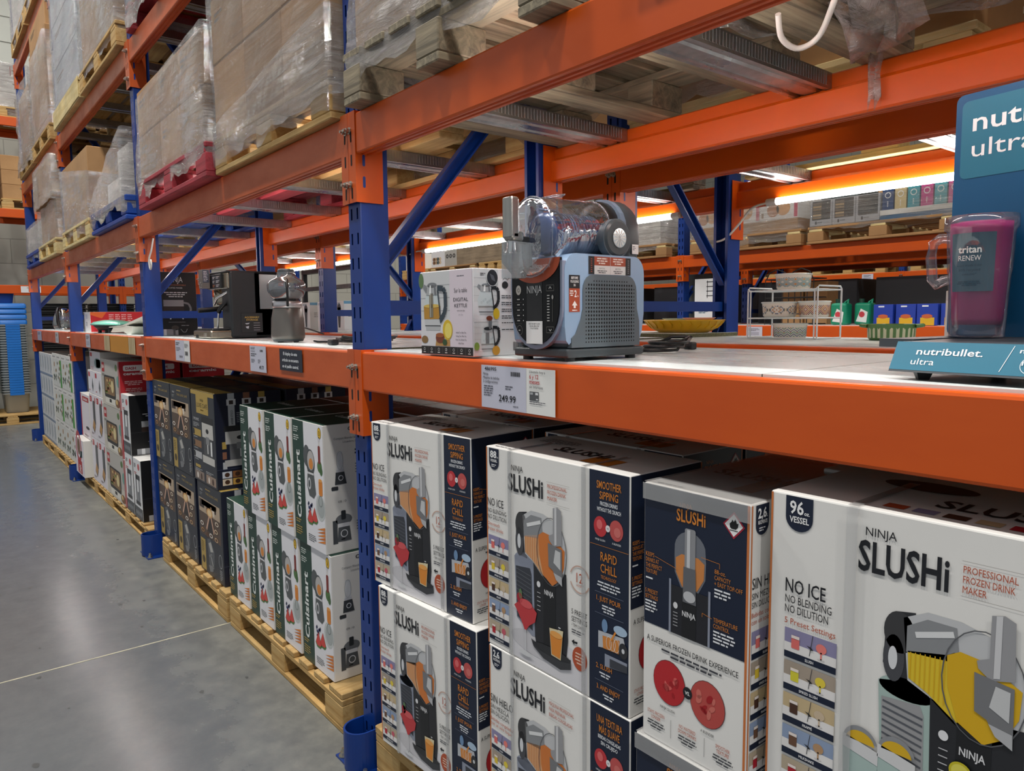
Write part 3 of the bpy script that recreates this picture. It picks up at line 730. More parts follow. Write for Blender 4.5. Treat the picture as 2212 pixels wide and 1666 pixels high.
for i, (a, b) in enumerate(((-2.40, -1.96), (-1.955, -1.60), (-1.595, -1.215))):
    for k in range(2):
        carton(a, b, -0.045, 0.40, zz+0.24*k, zz+0.24*(k+1)-0.003, 'tan box in the load on the red pallet, %s column, %s layer' % (('far', 'middle', 'near')[i], ('lower', 'upper')[k]), (KRAFT2, KRAFT)[(i+k) % 2], marks=1)
    carton(a, b, 0.405, 0.84, zz, zz+0.47, 'tan box at the back of the red pallet, %s column' % ('far', 'middle', 'near')[i], KRAFT2)
wrap(-2.415, -1.205, -0.058, 0.85, Z2+0.07, zz+0.50, 'crinkled stretch film round the load on the red pallet', FILM2, 0.014, 5, slant=(-0.06, 0.0, 0.0, -0.02), ragged=0.07, top=False)
# -- first storage level, griddle bay and far bay
plastic_pallet(-3.98, -2.86, -0.04, UD, Z2, 'blue plastic pallet with sagging film, next to the brown box', BLUEPL)
for i, (a, b) in enumerate(((-3.55, -3.20), (-3.195, -2.88))):
    carton(a, b, 0.0, 0.8, Z2+0.15, Z2+(0.30, 0.46)[i], 'low box under the slanting film on the blue pallet, %s one' % ('shorter', 'taller')[i], GCARD)
wrap(-3.97, -2.865, -0.052, 0.84, Z2+0.06, Z2+0.22, 'film sloping down across the blue plastic pallet', FILM2, 0.014, 6, slant=(-0.02, 0.33, 0.33, 0.0), ragged=0.06)
pallet(-5.34, -4.09, -0.04, UD, Z2, 'pale pallet under the brown box in the griddle bay', 'x', (PALEW, WOODY, WOODX))
for i, (a, b) in enumerate(((-5.32, -4.72), (-4.715, -4.11))):
    carton(a, b, -0.02, 0.82, zz, zz+0.52, 'plain brown box with printed lines on the pale pallet, %s one' % ('far', 'near')[i], KRAFT, marks=5)
wrap(-5.335, -4.095, -0.034, 0.835, Z2+0.05, zz+0.36, 'loose film round the lower part of the brown boxes in the griddle bay', FILM2, 0.016, 7, slant=(0.16, -0.02, -0.06, 0.1), ragged=0.06)
plastic_pallet(-8.12, -6.93, -0.04, UD, Z2, 'blue plastic pallet in the far bay', BLUEPL)
carton(-8.1, -6.95, -0.02, 0.8, Z2+0.15, Z2+0.42, 'low wrapped carton on the far blue pallet', GCARD)
wrap(-8.11, -6.94, -0.034, 0.82, Z2+0.06, Z2+0.44, 'film round the low load on the far blue pallet', FILM2, 0.012, 8)
pallet(-6.88, -5.68, -0.05, UD, Z2, 'pine pallet in the far bay under a wrapped stack', 'x', (PALEW, WOODY, WOODX))
carton(-6.80, -5.72, -0.02, 0.8, zz, zz+0.36, 'wrapped lower carton of the stack in the far bay', KRAFT2); carton(-6.90, -5.70, -0.05, 0.82, zz+0.363, zz+0.73, 'wider upper carton of the stack in the far bay', KRAFT)
wrap(-6.84, -5.69, -0.04, 0.83, Z2+0.10, zz+0.34, 'film drawn in round the waist of the far stack', FILM, 0.022, 9); wrap(-6.91, -5.69, -0.062, 0.835, zz+0.345, zz+0.74, 'film round the upper carton of the far stack', FILM2, 0.012, 10)
# -- second and top storage levels
z3 = Z3+0.144
pallet(-4.10, -2.85, -0.04, UD, Z3, 'pine pallet on the second storage level of the griddle bay, near the post', 'x')
for k in range(2): carton(-4.07, -2.88, -0.015, 0.82, z3+0.55*k, z3+0.55*(k+1)-0.003, 'large wrapped carton on the second storage level near the post, %s' % ('lower', 'upper')[k], KRAFT2)
wrap(-4.09, -2.86, -0.035, 0.84, Z3+0.08, z3+1.1, 'dense film round the big carton near the post on the second storage level', FILM2, 0.014, 11)
pallet(-5.38, -4.14, -0.04, UD, Z3, 'pale pallet with solid front boards on the second storage level', 'x', (PALEW, PALEW, PALEW))
mb = MB(); mb.rbox(-5.38, -4.14, -0.046, -0.04, Z3+0.005, Z3+0.15, PALEW, 0.002, n=1); tag(mb.build('pallet_front_board'), 'pale board nailed over the pallet front on the second storage level', 'board')
BLG = mat('pale_blue_grey_card', '#aeb6c2', 0.6, var=0.15, vscale=(3, 3, 3))
for k in range(3): carton(-5.35+0.03*(k % 2), -4.17, -0.02, 0.82, z3+0.34*k, z3+0.34*(k+1)-0.003, 'pale blue-grey carton in the stack of three on the second storage level, %s' % ('bottom', 'middle', 'top')[k], BLG, marks=2)
wrap(-5.37, -4.15, -0.036, 0.84, Z3+0.12, z3+1.03, 'film round the blue-grey cartons on the second storage level', FILM, 0.01, 12)
pallet(-6.93, -5.68, -0.04, UD, Z3, 'pine pallet on the second storage level of the far bay, near one', 'x')
carton(-6.90, -5.70, -0.02, 0.82, z3, z3+0.09, 'flat carton with a black end under the tall wrapped box', KRAFT)
carton(-6.90, -5.72, -0.02, 0.82, z3+0.093, z3+0.86, 'tall wrapped brown carton in the far bay', KRAFT2); carton(-6.88, -5.74, -0.01, 0.80, z3+0.863, z3+1.08, 'plain brown box on top of the tall wrapped carton', KRAFT, marks=1)
wrap(-6.92, -5.69, -0.036, 0.84, Z3+0.14, z3+0.80, 'film round the tall brown carton in the far bay', FILM, 0.014, 13)
pallet(-8.15, -6.98, -0.04, UD, Z3, 'pine pallet at the far end of the second storage level', 'x')
carton(-8.10, -7.02, -0.01, 0.80, z3, z3+0.72, 'tall carton at the far end of the second storage level', KRAFT2); wrap(-8.14, -6.99, -0.045, 0.84, Z3+0.03, z3+0.76, 'milky film round the carton at the far end', FILM2, 0.02, 14, skirt=0.02)
z4 = Z4+0.144
pallet(-8.15, -6.95, -0.04, UD, Z4, 'pallet on the top storage level, far one', 'x'); carton(-8.12, -6.98, -0.01, 0.8, z4, z4+0.9, 'pale wrapped carton on the top storage level, far one', GCARD); wrap(-8.14, -6.96, -0.035, 0.83, Z4+0.05, z4+0.9, 'yellowish film round the far load on the top storage level', FILM2, 0.014, 15)
pallet(-6.90, -5.70, -0.04, UD, Z4, 'pallet on the top storage level, near one', 'x'); carton(-6.87, -5.73, -0.01, 0.8, z4, z4+0.9, 'pale wrapped carton on the top storage level, near one', GCARD); wrap(-6.89, -5.71, -0.035, 0.83, Z4+0.05, z4+0.9, 'film round the near load on the top storage level', FILM2, 0.014, 16)
for i, (a, b) in enumerate(((-2.63, -1.42), (-1.36, -0.10))):
    pallet(a, b, -0.03, UD, Z3, ('red pallet on the second storage level above the red pallet load', 'grey pallet on the second storage level above the tall carton stack')[i], 'y', (REDM, GREYM)[i])
    carton(a+0.02, b-0.02, 0.0, 0.82, z3, z3+0.8, ('wrapped carton on the red pallet of the second storage level', 'wrapped carton on the grey pallet of the second storage level')[i], KRAFT2)
    wrap(a+0.01, b-0.01, -0.03, 0.835, Z3+(0.02 if not i else 0.1), z3+0.8, ('torn film round the carton on the second storage level red pallet', 'film round the carton on the second storage level grey pallet')[i], FILM2, 0.016, 17+i, ragged=0.06)
# -- second run: stored pallets above its display shelf
for bay in range(3):
    for i in range(2):
        a = XP[bay+1]+0.1+1.3*i; b = a+1.2
        d = 'second run, %s line, %s pallet' % (BAYN[bay], ('far', 'near')[i])
        pallet(a, b, 1.12, 2.0, Z2, 'stored pallet, ' + d, 'y' if (bay+i) % 2 else 'x', (PALEW, PALEW, PALEW) if (bay+i) % 3 == 0 else GREYM)
        carton(a+0.02, b-0.02, 1.16, 1.98, zz, zz+0.55, 'large carton stored, ' + d, (KRAFT2, KRAFT)[i])
        carton(a+0.04, b-0.04, 1.18, 1.96, zz+0.553, zz+0.8, 'upper carton stored, ' + d, (KRAFT, KRAFT2)[i])
# ---------------------------------------------------------------- retail cartons on the floor pallets
NAVY, INK, ORG, CREAM = '#101c33', '#17191f', '#d07f2e', '#f1efe9'
RUST = '#b4502f'
GREYP = '#8d93a3'; BODYK = '#26272b'
FRUIT = {'pink': '#e2706b', 'red': '#b4202f', 'yel': '#e0c23a', 'brn': '#4b2f22', 'tan': '#b58f6a', 'or': '#dd8a35'}
def sachet_pic(A, x0, y0, x1, y1, bg, c1, c2, cap, fg='#e9e6e4'):
    """little drink photo with a caption bar"""
    w, h = x1-x0, y1-y0
    A.rect(x0, y0, x1, y1, bg, 1); A.rect(x0, y0, x1, y0+h*0.52, fg, 2); A.rect(x0, y0, x1, y0+h*0.22, NAVY, 3)
    A.rr(x0+w*0.14, y0+h*0.36, x0+w*0.30, y0+h*0.80, w*0.02, c1, 3); A.rect(x0+w*0.14, y0+h*0.70, x0+w*0.30, y0+h*0.80, '#efe3dc', 4)
    A.ell(x0+w*0.72, y0+h*0.66, w*0.10, h*0.16, c2, 3); A.rect(x0+w*0.705, y0+h*0.30, x0+w*0.735, y0+h*0.55, c2, 3); A.ell(x0+w*0.72, y0+h*0.31, w*0.07, h*0.03, '#d8d2d0', 3)
    A.line([(x0+w*0.50, y0+h*0.30), (x0+w*0.56, y1)], w*0.012, '#3a3b40', 4); A.poly([(x0+w*0.44, y0+h*0.62), (x0+w*0.52, y0+h*0.54), (x0+w*0.52, y0+h*0.50), (x0+w*0.58, y0+h*0.52), (x0+w*0.53, y0+h*0.60)], '#222222', 5)
    A.text(cap, x0+w*0.5, y0+h*0.07, h*0.09, '#e8e8ea', al='c', bold=0.02, l=5)
def machine_pic(A, liq, liq2, body, grille='#393c44'):
    """three-quarter picture of the frozen drink machine, in metres on the 0.455 x 0.487 front"""
    R = A.rect; Pp = A.poly; E_ = A.ell
    E_(0.19, 0.055, 0.10, 0.028, '#c9c7cb', 1)
    Pp([(0.105, 0.245), (0.150, 0.258), (0.174, 0.247), (0.182, 0.22), (0.186, 0.075), (0.165, 0.072), (0.112, 0.101)], body, 2)           # side shroud
    A.ell(0.142, 0.243, 0.036, 0.016, body, 2)
    Pp([(0.110, 0.222), (0.160, 0.228), (0.165, 0.215), (0.168, 0.085), (0.114, 0.103)], grille, 3)
    for i in range(12): A.line([(0.112, 0.112+i*0.0095), (0.164, 0.100+i*0.0100)], 0.0026, '#55585f', 4)
    Pp([(0.172, 0.245), (0.20, 0.235), (0.278, 0.245), (0.283, 0.10), (0.278, 0.060), (0.182, 0.050), (0.176, 0.075)], BODYK, 3)          # control panel
    Pp([(0.205, 0.234), (0.245, 0.236), (0.245, 0.058), (0.205, 0.054)], '#1a1b1e', 4)
    Pp([(0.110, 0.272), (0.113, 0.335), (0.130, 0.352), (0.150, 0.356), (0.155, 0.30), (0.150, 0.248), (0.125, 0.25)], '#2b2c30', 2)     # motor housing
    A.ell(0.130, 0.322, 0.020, 0.030, '#3a3a3c', 3); A.ell(0.124, 0.283, 0.014, 0.034, '#47484d', 3); A.ell(0.123, 0.283, 0.006, 0.017, '#d8dadd', 4)
    Pp([(0.135, 0.345), (0.165, 0.362), (0.205, 0.362), (0.24, 0.352), (0.265, 0.335), (0.279, 0.30), (0.277, 0.255), (0.262, 0.222), (0.235, 0.205), (0.20, 0.222), (0.17, 0.246), (0.143, 0.258)], '#c3c4c6', 3)
    Pp([(0.140, 0.335), (0.165, 0.352), (0.20, 0.352), (0.205, 0.305), (0.14, 0.298)], '#8b8d90', 4); Pp([(0.150, 0.330), (0.196, 0.346), (0.198, 0.338), (0.152, 0.322)], '#dfe0e1', 5)
    Pp([(0.142, 0.300), (0.190, 0.312), (0.198, 0.318), (0.236, 0.318), (0.238, 0.21), (0.20, 0.226), (0.168, 0.250), (0.144, 0.262)], liq, 4)
    Pp([(0.190, 0.312), (0.205, 0.322), (0.240, 0.318), (0.262, 0.302), (0.274, 0.295), (0.272, 0.258), (0.258, 0.226), (0.235, 0.208), (0.205, 0.226), (0.192, 0.27)], liq2, 5)
    for i in range(8): A.line([(0.146+i*0.006, 0.262-i*0.003), (0.146+i*0.006, 0.300+i*0.001)], 0.0012, liq2, 5)
    A.ring(0.232, 0.283, 0.048, 0.0016, '#5c5d61', 6, ry=0.076)
    Pp([(0.238, 0.382), (0.252, 0.386), (0.264, 0.380), (0.266, 0.305), (0.240, 0.297), (0.226, 0.308), (0.224, 0.318), (0.238, 0.325)], '#9a9a9d', 7)  # handle
    Pp([(0.243, 0.383), (0.250, 0.385), (0.250, 0.303), (0.243, 0.301)], '#cfcfd1', 8)
    Pp([(0.222, 0.302), (0.266, 0.296), (0.267, 0.216), (0.248, 0.226), (0.238, 0.244), (0.224, 0.25)], '#77787b', 8)                     # spout
    Pp([(0.246, 0.292), (0.262, 0.290), (0.262, 0.25), (0.240, 0.262)], '#c8c9ca', 9); Pp([(0.240, 0.240), (0.266, 0.236), (0.267, 0.216), (0.248, 0.226)], '#b4b5b8', 9)
    A.text('NINJA', 0.209, 0.183, 0.011, '#d9d9db', w=0.030, bold=0.02, l=6)
    A.ell(0.190, 0.200, 0.006, 0.007, '#e3e3e5', 6)
    for i in range(5): A.rect(0.185, 0.180-i*0.010, 0.196, 0.1815-i*0.010, '#c3c3c6', 6)
    for i in range(3): A.rect(0.254, 0.120-i*0.006, 0.261, 0.1225-i*0.006, '#e3e3e5', 6)
    Pp([(0.163, 0.066), (0.20, 0.058), (0.25, 0.052), (0.292, 0.062), (0.293, 0.040), (0.26, 0.028), (0.205, 0.034), (0.172, 0.05)], '#3a3b3f', 6); A.ell(0.23, 0.058, 0.062, 0.010, '#2a2b2e', 7)
def glasses_pic(A):
    A.poly([(0.105, 0.128), (0.120, 0.112), (0.134, 0.092), (0.141, 0.080), (0.147, 0.080), (0.158, 0.094), (0.178, 0.108), (0.184, 0.131), (0.165, 0.145), (0.128, 0.146)], '#c03a3f', 8)
    A.ell(0.147, 0.142, 0.022, 0.010, '#d2575a', 9); A.ell(0.125, 0.150, 0.010, 0.012, '#a32030', 9); A.ell(0.128, 0.160, 0.006, 0.012, '#5d7a52', 9)
    A.rect(0.1425, 0.026, 0.1455, 0.080, '#cfd0d3', 8); A.ell(0.144, 0.024, 0.022, 0.006, '#d3d4d6', 8)
    A.poly([(0.226, 0.112), (0.270, 0.118), (0.262, 0.050), (0.232, 0.052)], '#dccfa9', 9); A.poly([(0.228, 0.100), (0.268, 0.104), (0.260, 0.053), (0.234, 0.055)], FRUIT['or'], 10); A.ell(0.248, 0.103, 0.019, 0.007, '#eaa656', 11)
def slush_front(A, es=False, W=0.455, H=0.487):
    wx = 0.346
    A.rect(wx, 0.002, W-0.002, H-0.002, NAVY, 0); A.rect(0.0015, 0.002, 0.005, H-0.002, '#c9743c', 0)
    A.poly([(0.013, H-0.003), (0.013, 0.452)] + [(0.0315-0.0185*math.cos(rad(t)), 0.452-0.019*math.sin(rad(t))) for t in range(15, 180, 15)] + [(0.050, 0.452), (0.050, H-0.003)], NAVY, 1)
    A.text('2,6' if es else '88', 0.030, 0.462, 0.016, '#f0f0f0', w=0.024, al='c', bold=0.03, l=3); A.text('RECIPIENTE' if es else 'VESSEL', 0.0315, 0.452, 0.006, '#f0f0f0', w=0.026, al='c', bold=0.02, l=3); A.text('oz.' if not es else 'L', 0.043, 0.462, 0.005, '#f0f0f0', l=3); A.fine(0.022, 0.444, 0.02, '#dfe0e4', 2, 0.002, 0.002)
    A.text('NINJA', 0.097, 0.443, 0.013, INK, w=0.040, bold=0.0, l=3); A.text('SLUSHi', 0.084, 0.396, 0.039, INK, w=0.121, bold=0.022, l=3)
    A.line([(0.216, 0.436), (0.288, 0.436)], 0.0006, '#a9a5a2'); A.line([(0.216, 0.390), (0.288, 0.390)], 0.0006, '#a9a5a2')
    for i, t in enumerate(('MÁQUINA PROFESIONAL', 'PARA PREPARAR', 'BEBIDAS CONGELADAS') if es else ('PROFESSIONAL', 'FROZEN DRINK', 'MAKER')): A.text(t, 0.219, 0.423-i*0.013, 0.008, RUST, w=(0.078, 0.052, 0.074)[i] if es else (0.061, 0.058, 0.031)[i], l=3)
    A.text('SIN HIELO' if es else 'NO ICE', 0.006, 0.345, 0.019, INK, w=0.085 if es else 0.060, bold=0.0, l=3)
    for i, t in enumerate(('SIN MEZCLA', 'SIN DILUCIÓN') if es else ('NO BLENDING', 'NO DILUTION')): A.text(t, 0.006, 0.328-i*0.015, 0.0105, INK, w=0.070, l=3)
    for i, t in enumerate(('Bebidas congeladas', 'con un solo toque') if es else ('One-touch', 'frozen drinks')): A.text(t, 0.006, 0.297-i*0.012, 0.0085, RUST, w=(0.085, 0.08)[i] if es else (0.045, 0.058)[i], l=3)
    for i, (bg, c1, c2, cap) in enumerate((('#8d88ab', FRUIT['pink'], '#e98078', 'SLUSH'), ('#a89a8b', FRUIT['yel'], '#e4cd44', 'SPIKED SLUSH'), ('#c8b28a', FRUIT['brn'], '#cbb79c', 'FRAPPÉ'), ('#8fa0bd', '#6d4d3a', FRUIT['tan'], 'MILKSHAKE'), ('#b9aa93', FRUIT['red'], '#c85a6b', 'FROZEN JUICE'))):
        y1 = 0.273-i*0.0525; sachet_pic(A, 0.008, y1-0.048, 0.084, y1, bg, c1, c2, cap)
    A.poly([(0.095, 0.004), (0.340, 0.004), (0.340, 0.080), (0.20, 0.10), (0.095, 0.120)], '#dad8dc', 0)
    machine_pic(A, '#d9a678', '#cf7838', GREYP); glasses_pic(A)
    A.ring(0.318, 0.245, 0.030, 0.003, '#c9a89a', 2, 30, 200, 340); A.ring(0.318, 0.245, 0.030, 0.003, '#c9a89a', 2, 30, 20, 160); A.text('12', 0.318, 0.238, 0.021, RUST, w=0.018, al='c', l=3); A.text('HORAS' if es else 'HOURS', 0.318, 0.229, 0.005, RUST, al='c', l=3)
    for i, t in enumerate(('5 AJUSTES', 'PRESET') if es else ('5 PRESET', 'SETTINGS')): A.text(t, 0.294, 0.166-i*0.016, 0.011, INK, w=0.046, l=3)
    A.text('+ TEMP CONTROL', 0.294, 0.139, 0.006, INK, w=0.042, l=3); A.fine(0.294, 0.130, 0.045, '#55565c', 2, 0.0025, 0.003); A.poly([(0.294, 0.105), (0.302, 0.111), (0.302, 0.107), (0.312, 0.108), (0.311, 0.103), (0.302, 0.103), (0.302, 0.099)], INK, 3)
    A.ell(0.318, 0.073, 0.022, 0.026, RUST, 2); A.fine(0.318, 0.082, 0.028, '#e9c7b3', 4, 0.003, 0.004, al='c', l=3)
    c = 0.400
    for i, t in enumerate(('UNA TEXTURA', 'MÁS SUAVE') if es else ('SMOOTHER', 'SiPPING')): A.text(t, c, 0.450-i*0.021, 0.0155, ORG, w=(0.07, 0.056)[i] if es else (0.066, 0.050)[i], al='c', bold=0.01, l=3)
    for i, t in enumerate(('BEBIDAS CONGELADAS', 'SIN CRUJIDO') if es else ('FROZEN DRINKS', 'WITHOUT THE CRUNCH')): A.text(t, c, 0.416-i*0.012, 0.0078, '#eef0f4', w=(0.062, 0.046)[i] if es else (0.047, 0.064)[i], al='c', bold=0.01, l=3)
    A.ell(0.377, 0.372, 0.018, 0.021, '#c1333a', 2); A.ell(0.375, 0.376, 0.008, 0.010, '#dd6a6a', 3); A.ell(0.420, 0.372, 0.018, 0.021, '#c05250', 2); A.ell(0.423, 0.369, 0.009, 0.010, '#cf6f69', 3); A.ell(0.398, 0.372, 0.006, 0.007, '#e8e8ea', 4); A.text('VS', 0.398, 0.370, 0.004, INK, al='c', l=5)
    A.text('NINJA SLUSHi', 0.377, 0.343, 0.004, '#e8e8ea', al='c', l=3); A.text('A BLENDER', 0.421, 0.343, 0.004, '#e8e8ea', al='c', l=3); A.line([(0.349, 0.333), (0.452, 0.333)], 0.0008, ORG)
    for i, t in enumerate(('RAPiD', 'CHiLL')): A.text(t, c, 0.303-i*0.024, 0.018, ORG, w=0.044, al='c', bold=0.01, l=3)
    A.text('TECHNOLOGY', c, 0.266, 0.007, ORG, w=0.042, al='c', l=3); A.fine(c, 0.256, 0.068, '#dfe2e8', 3, 0.003, 0.0035, al='c', l=2); A.line([(0.362, 0.236), (0.440, 0.236)], 0.0006, '#7e879b')
    A.text('1. JUST POUR', c, 0.219, 0.010, ORG, w=0.066, al='c', bold=0.01, l=3); A.fine(c, 0.209, 0.04, '#dfe2e8', 3, 0.003, 0.003, al='c'); A.line([(0.362, 0.192), (0.440, 0.192)], 0.0006, '#7e879b')
    A.poly([(0.372, 0.155), (0.440, 0.160), (0.448, 0.135), (0.372, 0.120)], '#b9bcc2', 2); A.poly([(0.384, 0.148), (0.430, 0.152), (0.428, 0.124), (0.386, 0.122)], '#d2873f', 3)
    for i in range(3): A.ring(0.402+i*0.010, 0.138, 0.008, 0.001, '#e9e3da', 4, 14, ry=0.014)
    A.ell(0.390, 0.170, 0.008, 0.014, '#6f8fb4', 3); A.ell(0.432, 0.172, 0.018, 0.010, '#a9c0d6', 3); A.line([(0.420, 0.166), (0.408, 0.145)], 0.004, '#e08c33', 5); A.ell(0.440, 0.134, 0.012, 0.016, '#2c2d31', 4); A.ell(0.440, 0.134, 0.004, 0.005, '#cfd1d4', 5)
    A.poly([(0.390, 0.112), (0.450, 0.112), (0.450, 0.092), (0.390, 0.085)], GREYP, 2); A.poly([(0.404, 0.106), (0.450, 0.106), (0.450, 0.092), (0.404, 0.088)], '#3b3e46', 3)
    A.text('2. SLUSH', c-0.012, 0.076, 0.010, ORG, w=0.044, al='c', bold=0.01, l=3); A.fine(c-0.01, 0.066, 0.034, '#dfe2e8', 2, 0.003, 0.003, al='c'); A.line([(0.362, 0.050), (0.440, 0.050)], 0.0006, '#7e879b')
    A.text('3. AND ENJOY', c, 0.032, 0.010, ORG, w=0.064, al='c', bold=0.01, l=3); A.fine(c, 0.022, 0.034, '#dfe2e8', 2, 0.003, 0.003, al='c')
def slush_end(A, D=0.225, H=0.487):
    """narrow navy end of the carton"""
    A.rect(0.002, 0.222, D-0.002, H-0.002, NAVY, 0); A.rect(D-0.006, 0.002, D-0.0015, H-0.002, '#c9743c', 1)
    A.text('NINJA', 0.083, H-0.031, 0.0085, ORG, w=0.026, l=3); A.text('SLUSHi', 0.076, H-0.056, 0.0215, ORG, w=0.062, bold=0.02, l=3)
    A.poly([(0.194, H-0.017), (0.215, H-0.040), (0.194, H-0.063), (0.173, H-0.040)], '#b0203a', 2); A.poly([(0.194, H-0.021), (0.2115, H-0.040), (0.194, H-0.059), (0.1765, H-0.040)], '#f2f1ef', 3)
    A.poly([(0.187, H-0.044), (0.186, H-0.038), (0.190, H-0.034), (0.191, H-0.030), (0.194, H-0.034), (0.197, H-0.028), (0.200, H-0.036), (0.203, H-0.035), (0.202, H-0.042), (0.198, H-0.046), (0.190, H-0.046)], '#151515', 4); A.line([(0.186, H-0.0485), (0.202, H-0.0485)], 0.0012, '#151515', 4)
    A.poly([(0.072, H-0.118)] + [(0.106+0.034*math.cos(rad(t)), H-0.106+0.034*math.sin(rad(t))) for t in range(170, 5, -15)] + [(0.140, H-0.12), (0.139, H-0.15), (0.124, H-0.178), (0.088, H-0.178), (0.073, H-0.15)], '#6c7079', 1)
    A.poly([(0.075, H-0.124), (0.088, H-0.115), (0.124, H-0.114), (0.137, H-0.122), (0.136, H-0.15), (0.122, H-0.174), (0.090, H-0.174), (0.076, H-0.15)], '#cc8346', 2)
    A.rr(0.095, H-0.138, 0.118, H-0.066, 0.004, '#8e8f93', 4); A.rect(0.100, H-0.136, 0.107, H-0.068, '#c9cacd', 5); A.poly([(0.093, H-0.136), (0.119, H-0.136), (0.121, H-0.200), (0.092, H-0.200)], '#63656a', 5); A.ell(0.1065, H-0.188, 0.013, 0.010, '#bfc0c3', 6)
    A.rect(0.063, 0.222, 0.149, H-0.176, '#202127', 2); A.rect(0.061, 0.222, 0.0655, H-0.166, GREYP, 3); A.rect(0.146, 0.222, 0.1505, H-0.166, GREYP, 3); A.rect(0.090, 0.222, 0.121, H-0.178, '#17181b', 3)
    A.text('NINJA', 0.091, H-0.226, 0.0095, '#d9d9db', w=0.029, bold=0.02, l=4); A.ell(0.076, H-0.212, 0.005, 0.006, '#d9d9db', 4)
    for i in range(5): A.rect(0.071, H-0.226-i*0.006, 0.081, H-0.2245-i*0.006, '#a9a9ad', 4)
    for i, t in enumerate(('KEEPS', 'DRINKS AT', 'THE PERFECT', 'TEXTURE')): A.text(t, 0.006, H-0.137-i*0.0105, 0.0078, ORG, w=(0.020, 0.031, 0.038, 0.027)[i], l=3)
    A.fine(0.006, H-0.180, 0.030, '#e6e8ec', 1, 0.003); A.line([(0.028, H-0.134), (0.080, H-0.145)], 0.0008, ORG, 4)
    for i, t in enumerate(('5 PRESET', 'SETTINGS')): A.text(t, 0.005, H-0.207-i*0.0105, 0.0078, ORG, w=0.030, l=3)
    A.fine(0.005, H-0.224, 0.030, '#e6e8ec', 4, 0.003, 0.003)
    for i, t in enumerate(('88-oz.', 'CAPACITY', '+ EASY TOP-OFF')): A.text(t, 0.158, H-0.131-i*0.0105, 0.0078, ORG, w=(0.022, 0.032, 0.055)[i], l=3)
    A.fine(0.158, H-0.160, 0.036, '#e6e8ec', 3, 0.003, 0.003); A.line([(0.130, H-0.110), (0.168, H-0.112), (0.168, H-0.121)], 0.0008, ORG, 4)
    for i, t in enumerate(('TEMPERATURE', 'CONTROL')): A.text(t, 0.157, H-0.216-i*0.0105, 0.0078, ORG, w=(0.048, 0.032)[i], l=3)
    A.fine(0.157, H-0.234, 0.046, '#e6e8ec', 4, 0.003, 0.003, seed=3); A.line([(0.134, H-0.215), (0.134, H-0.208), (0.154, H-0.212)], 0.0008, ORG, 4)
    A.text('A SUPERIOR FROZEN DRINK EXPERIENCE', 0.010, 0.190, 0.0105, INK, w=0.198, l=3); A.fine(0.110, 0.180, 0.150, '#3c3e45', 2, 0.0035, 0.004, al='c')
    for cx, cy, c1, c2 in ((0.063, 0.124, '#b9262c', '#d9605c'), (0.147, 0.118, '#b94b45', '#cd6d62')):
        A.ell(cx, cy, 0.037, 0.042, '#5a3a3c', 1); A.ell(cx, cy, 0.036, 0.041, c1, 2); rn = random.Random(int(cx*1000))
        for i in range(9): A.ell(cx+rn.uniform(-0.02, 0.02), cy+rn.uniform(-0.024, 0.024), rn.uniform(0.004, 0.010), rn.uniform(0.003, 0.006), (c2, '#a3181f')[i % 2], 3, 12, rot=rn.uniform(0, 180))
    A.ell(0.105, 0.122, 0.010, 0.011, INK, 4); A.text('VS.', 0.105, 0.1185, 0.0065, '#f0f0f0', w=0.011, al='c', bold=0.02, l=5)
    A.text('NINJA SLUSHi', 0.060, 0.070, 0.005, INK, w=0.034, al='c', l=3); A.text('A BLENDER', 0.148, 0.064, 0.005, INK, w=0.028, al='c', l=3)
    for x, ts in ((0.033, ('STAYS FROZEN', 'LONGER')), (0.105, ('NO WATERED', 'DOWN DRINKS')), (0.180, ('SMOOTHER', 'TEXTURE'))):
        for i, t in enumerate(ts): A.text(t, x, 0.050-i*0.009, 0.0065, RUST, w=min(0.040, 0.0036*len(t)), al='c', l=3)
        A.fine(x, 0.034, 0.044, '#44464c', 3, 0.0025, 0.003, al='c')
    A.line([(0.068, 0.055), (0.068, 0.02)], 0.0006, '#44464c'); A.line([(0.142, 0.055), (0.142, 0.02)], 0.0006, '#44464c')
def slush_top(A, W, D):
    A.text('SLUSHi', W*0.5, D*0.35, 0.045, INK, w=0.16, al='c', bold=0.02, l=2); A.fine(0.04, D-0.05, 0.12, '#55575d', 5, 0.004, 0.006); A.fine(0.02, 0.012, 0.10, '#55575d', 1, 0.003)
    A.rect(W*0.62, D*0.15, W*0.80, D*0.42, ORG, 1)
SW, SD, SH = 0.455, 0.225, 0.487
SM = {}
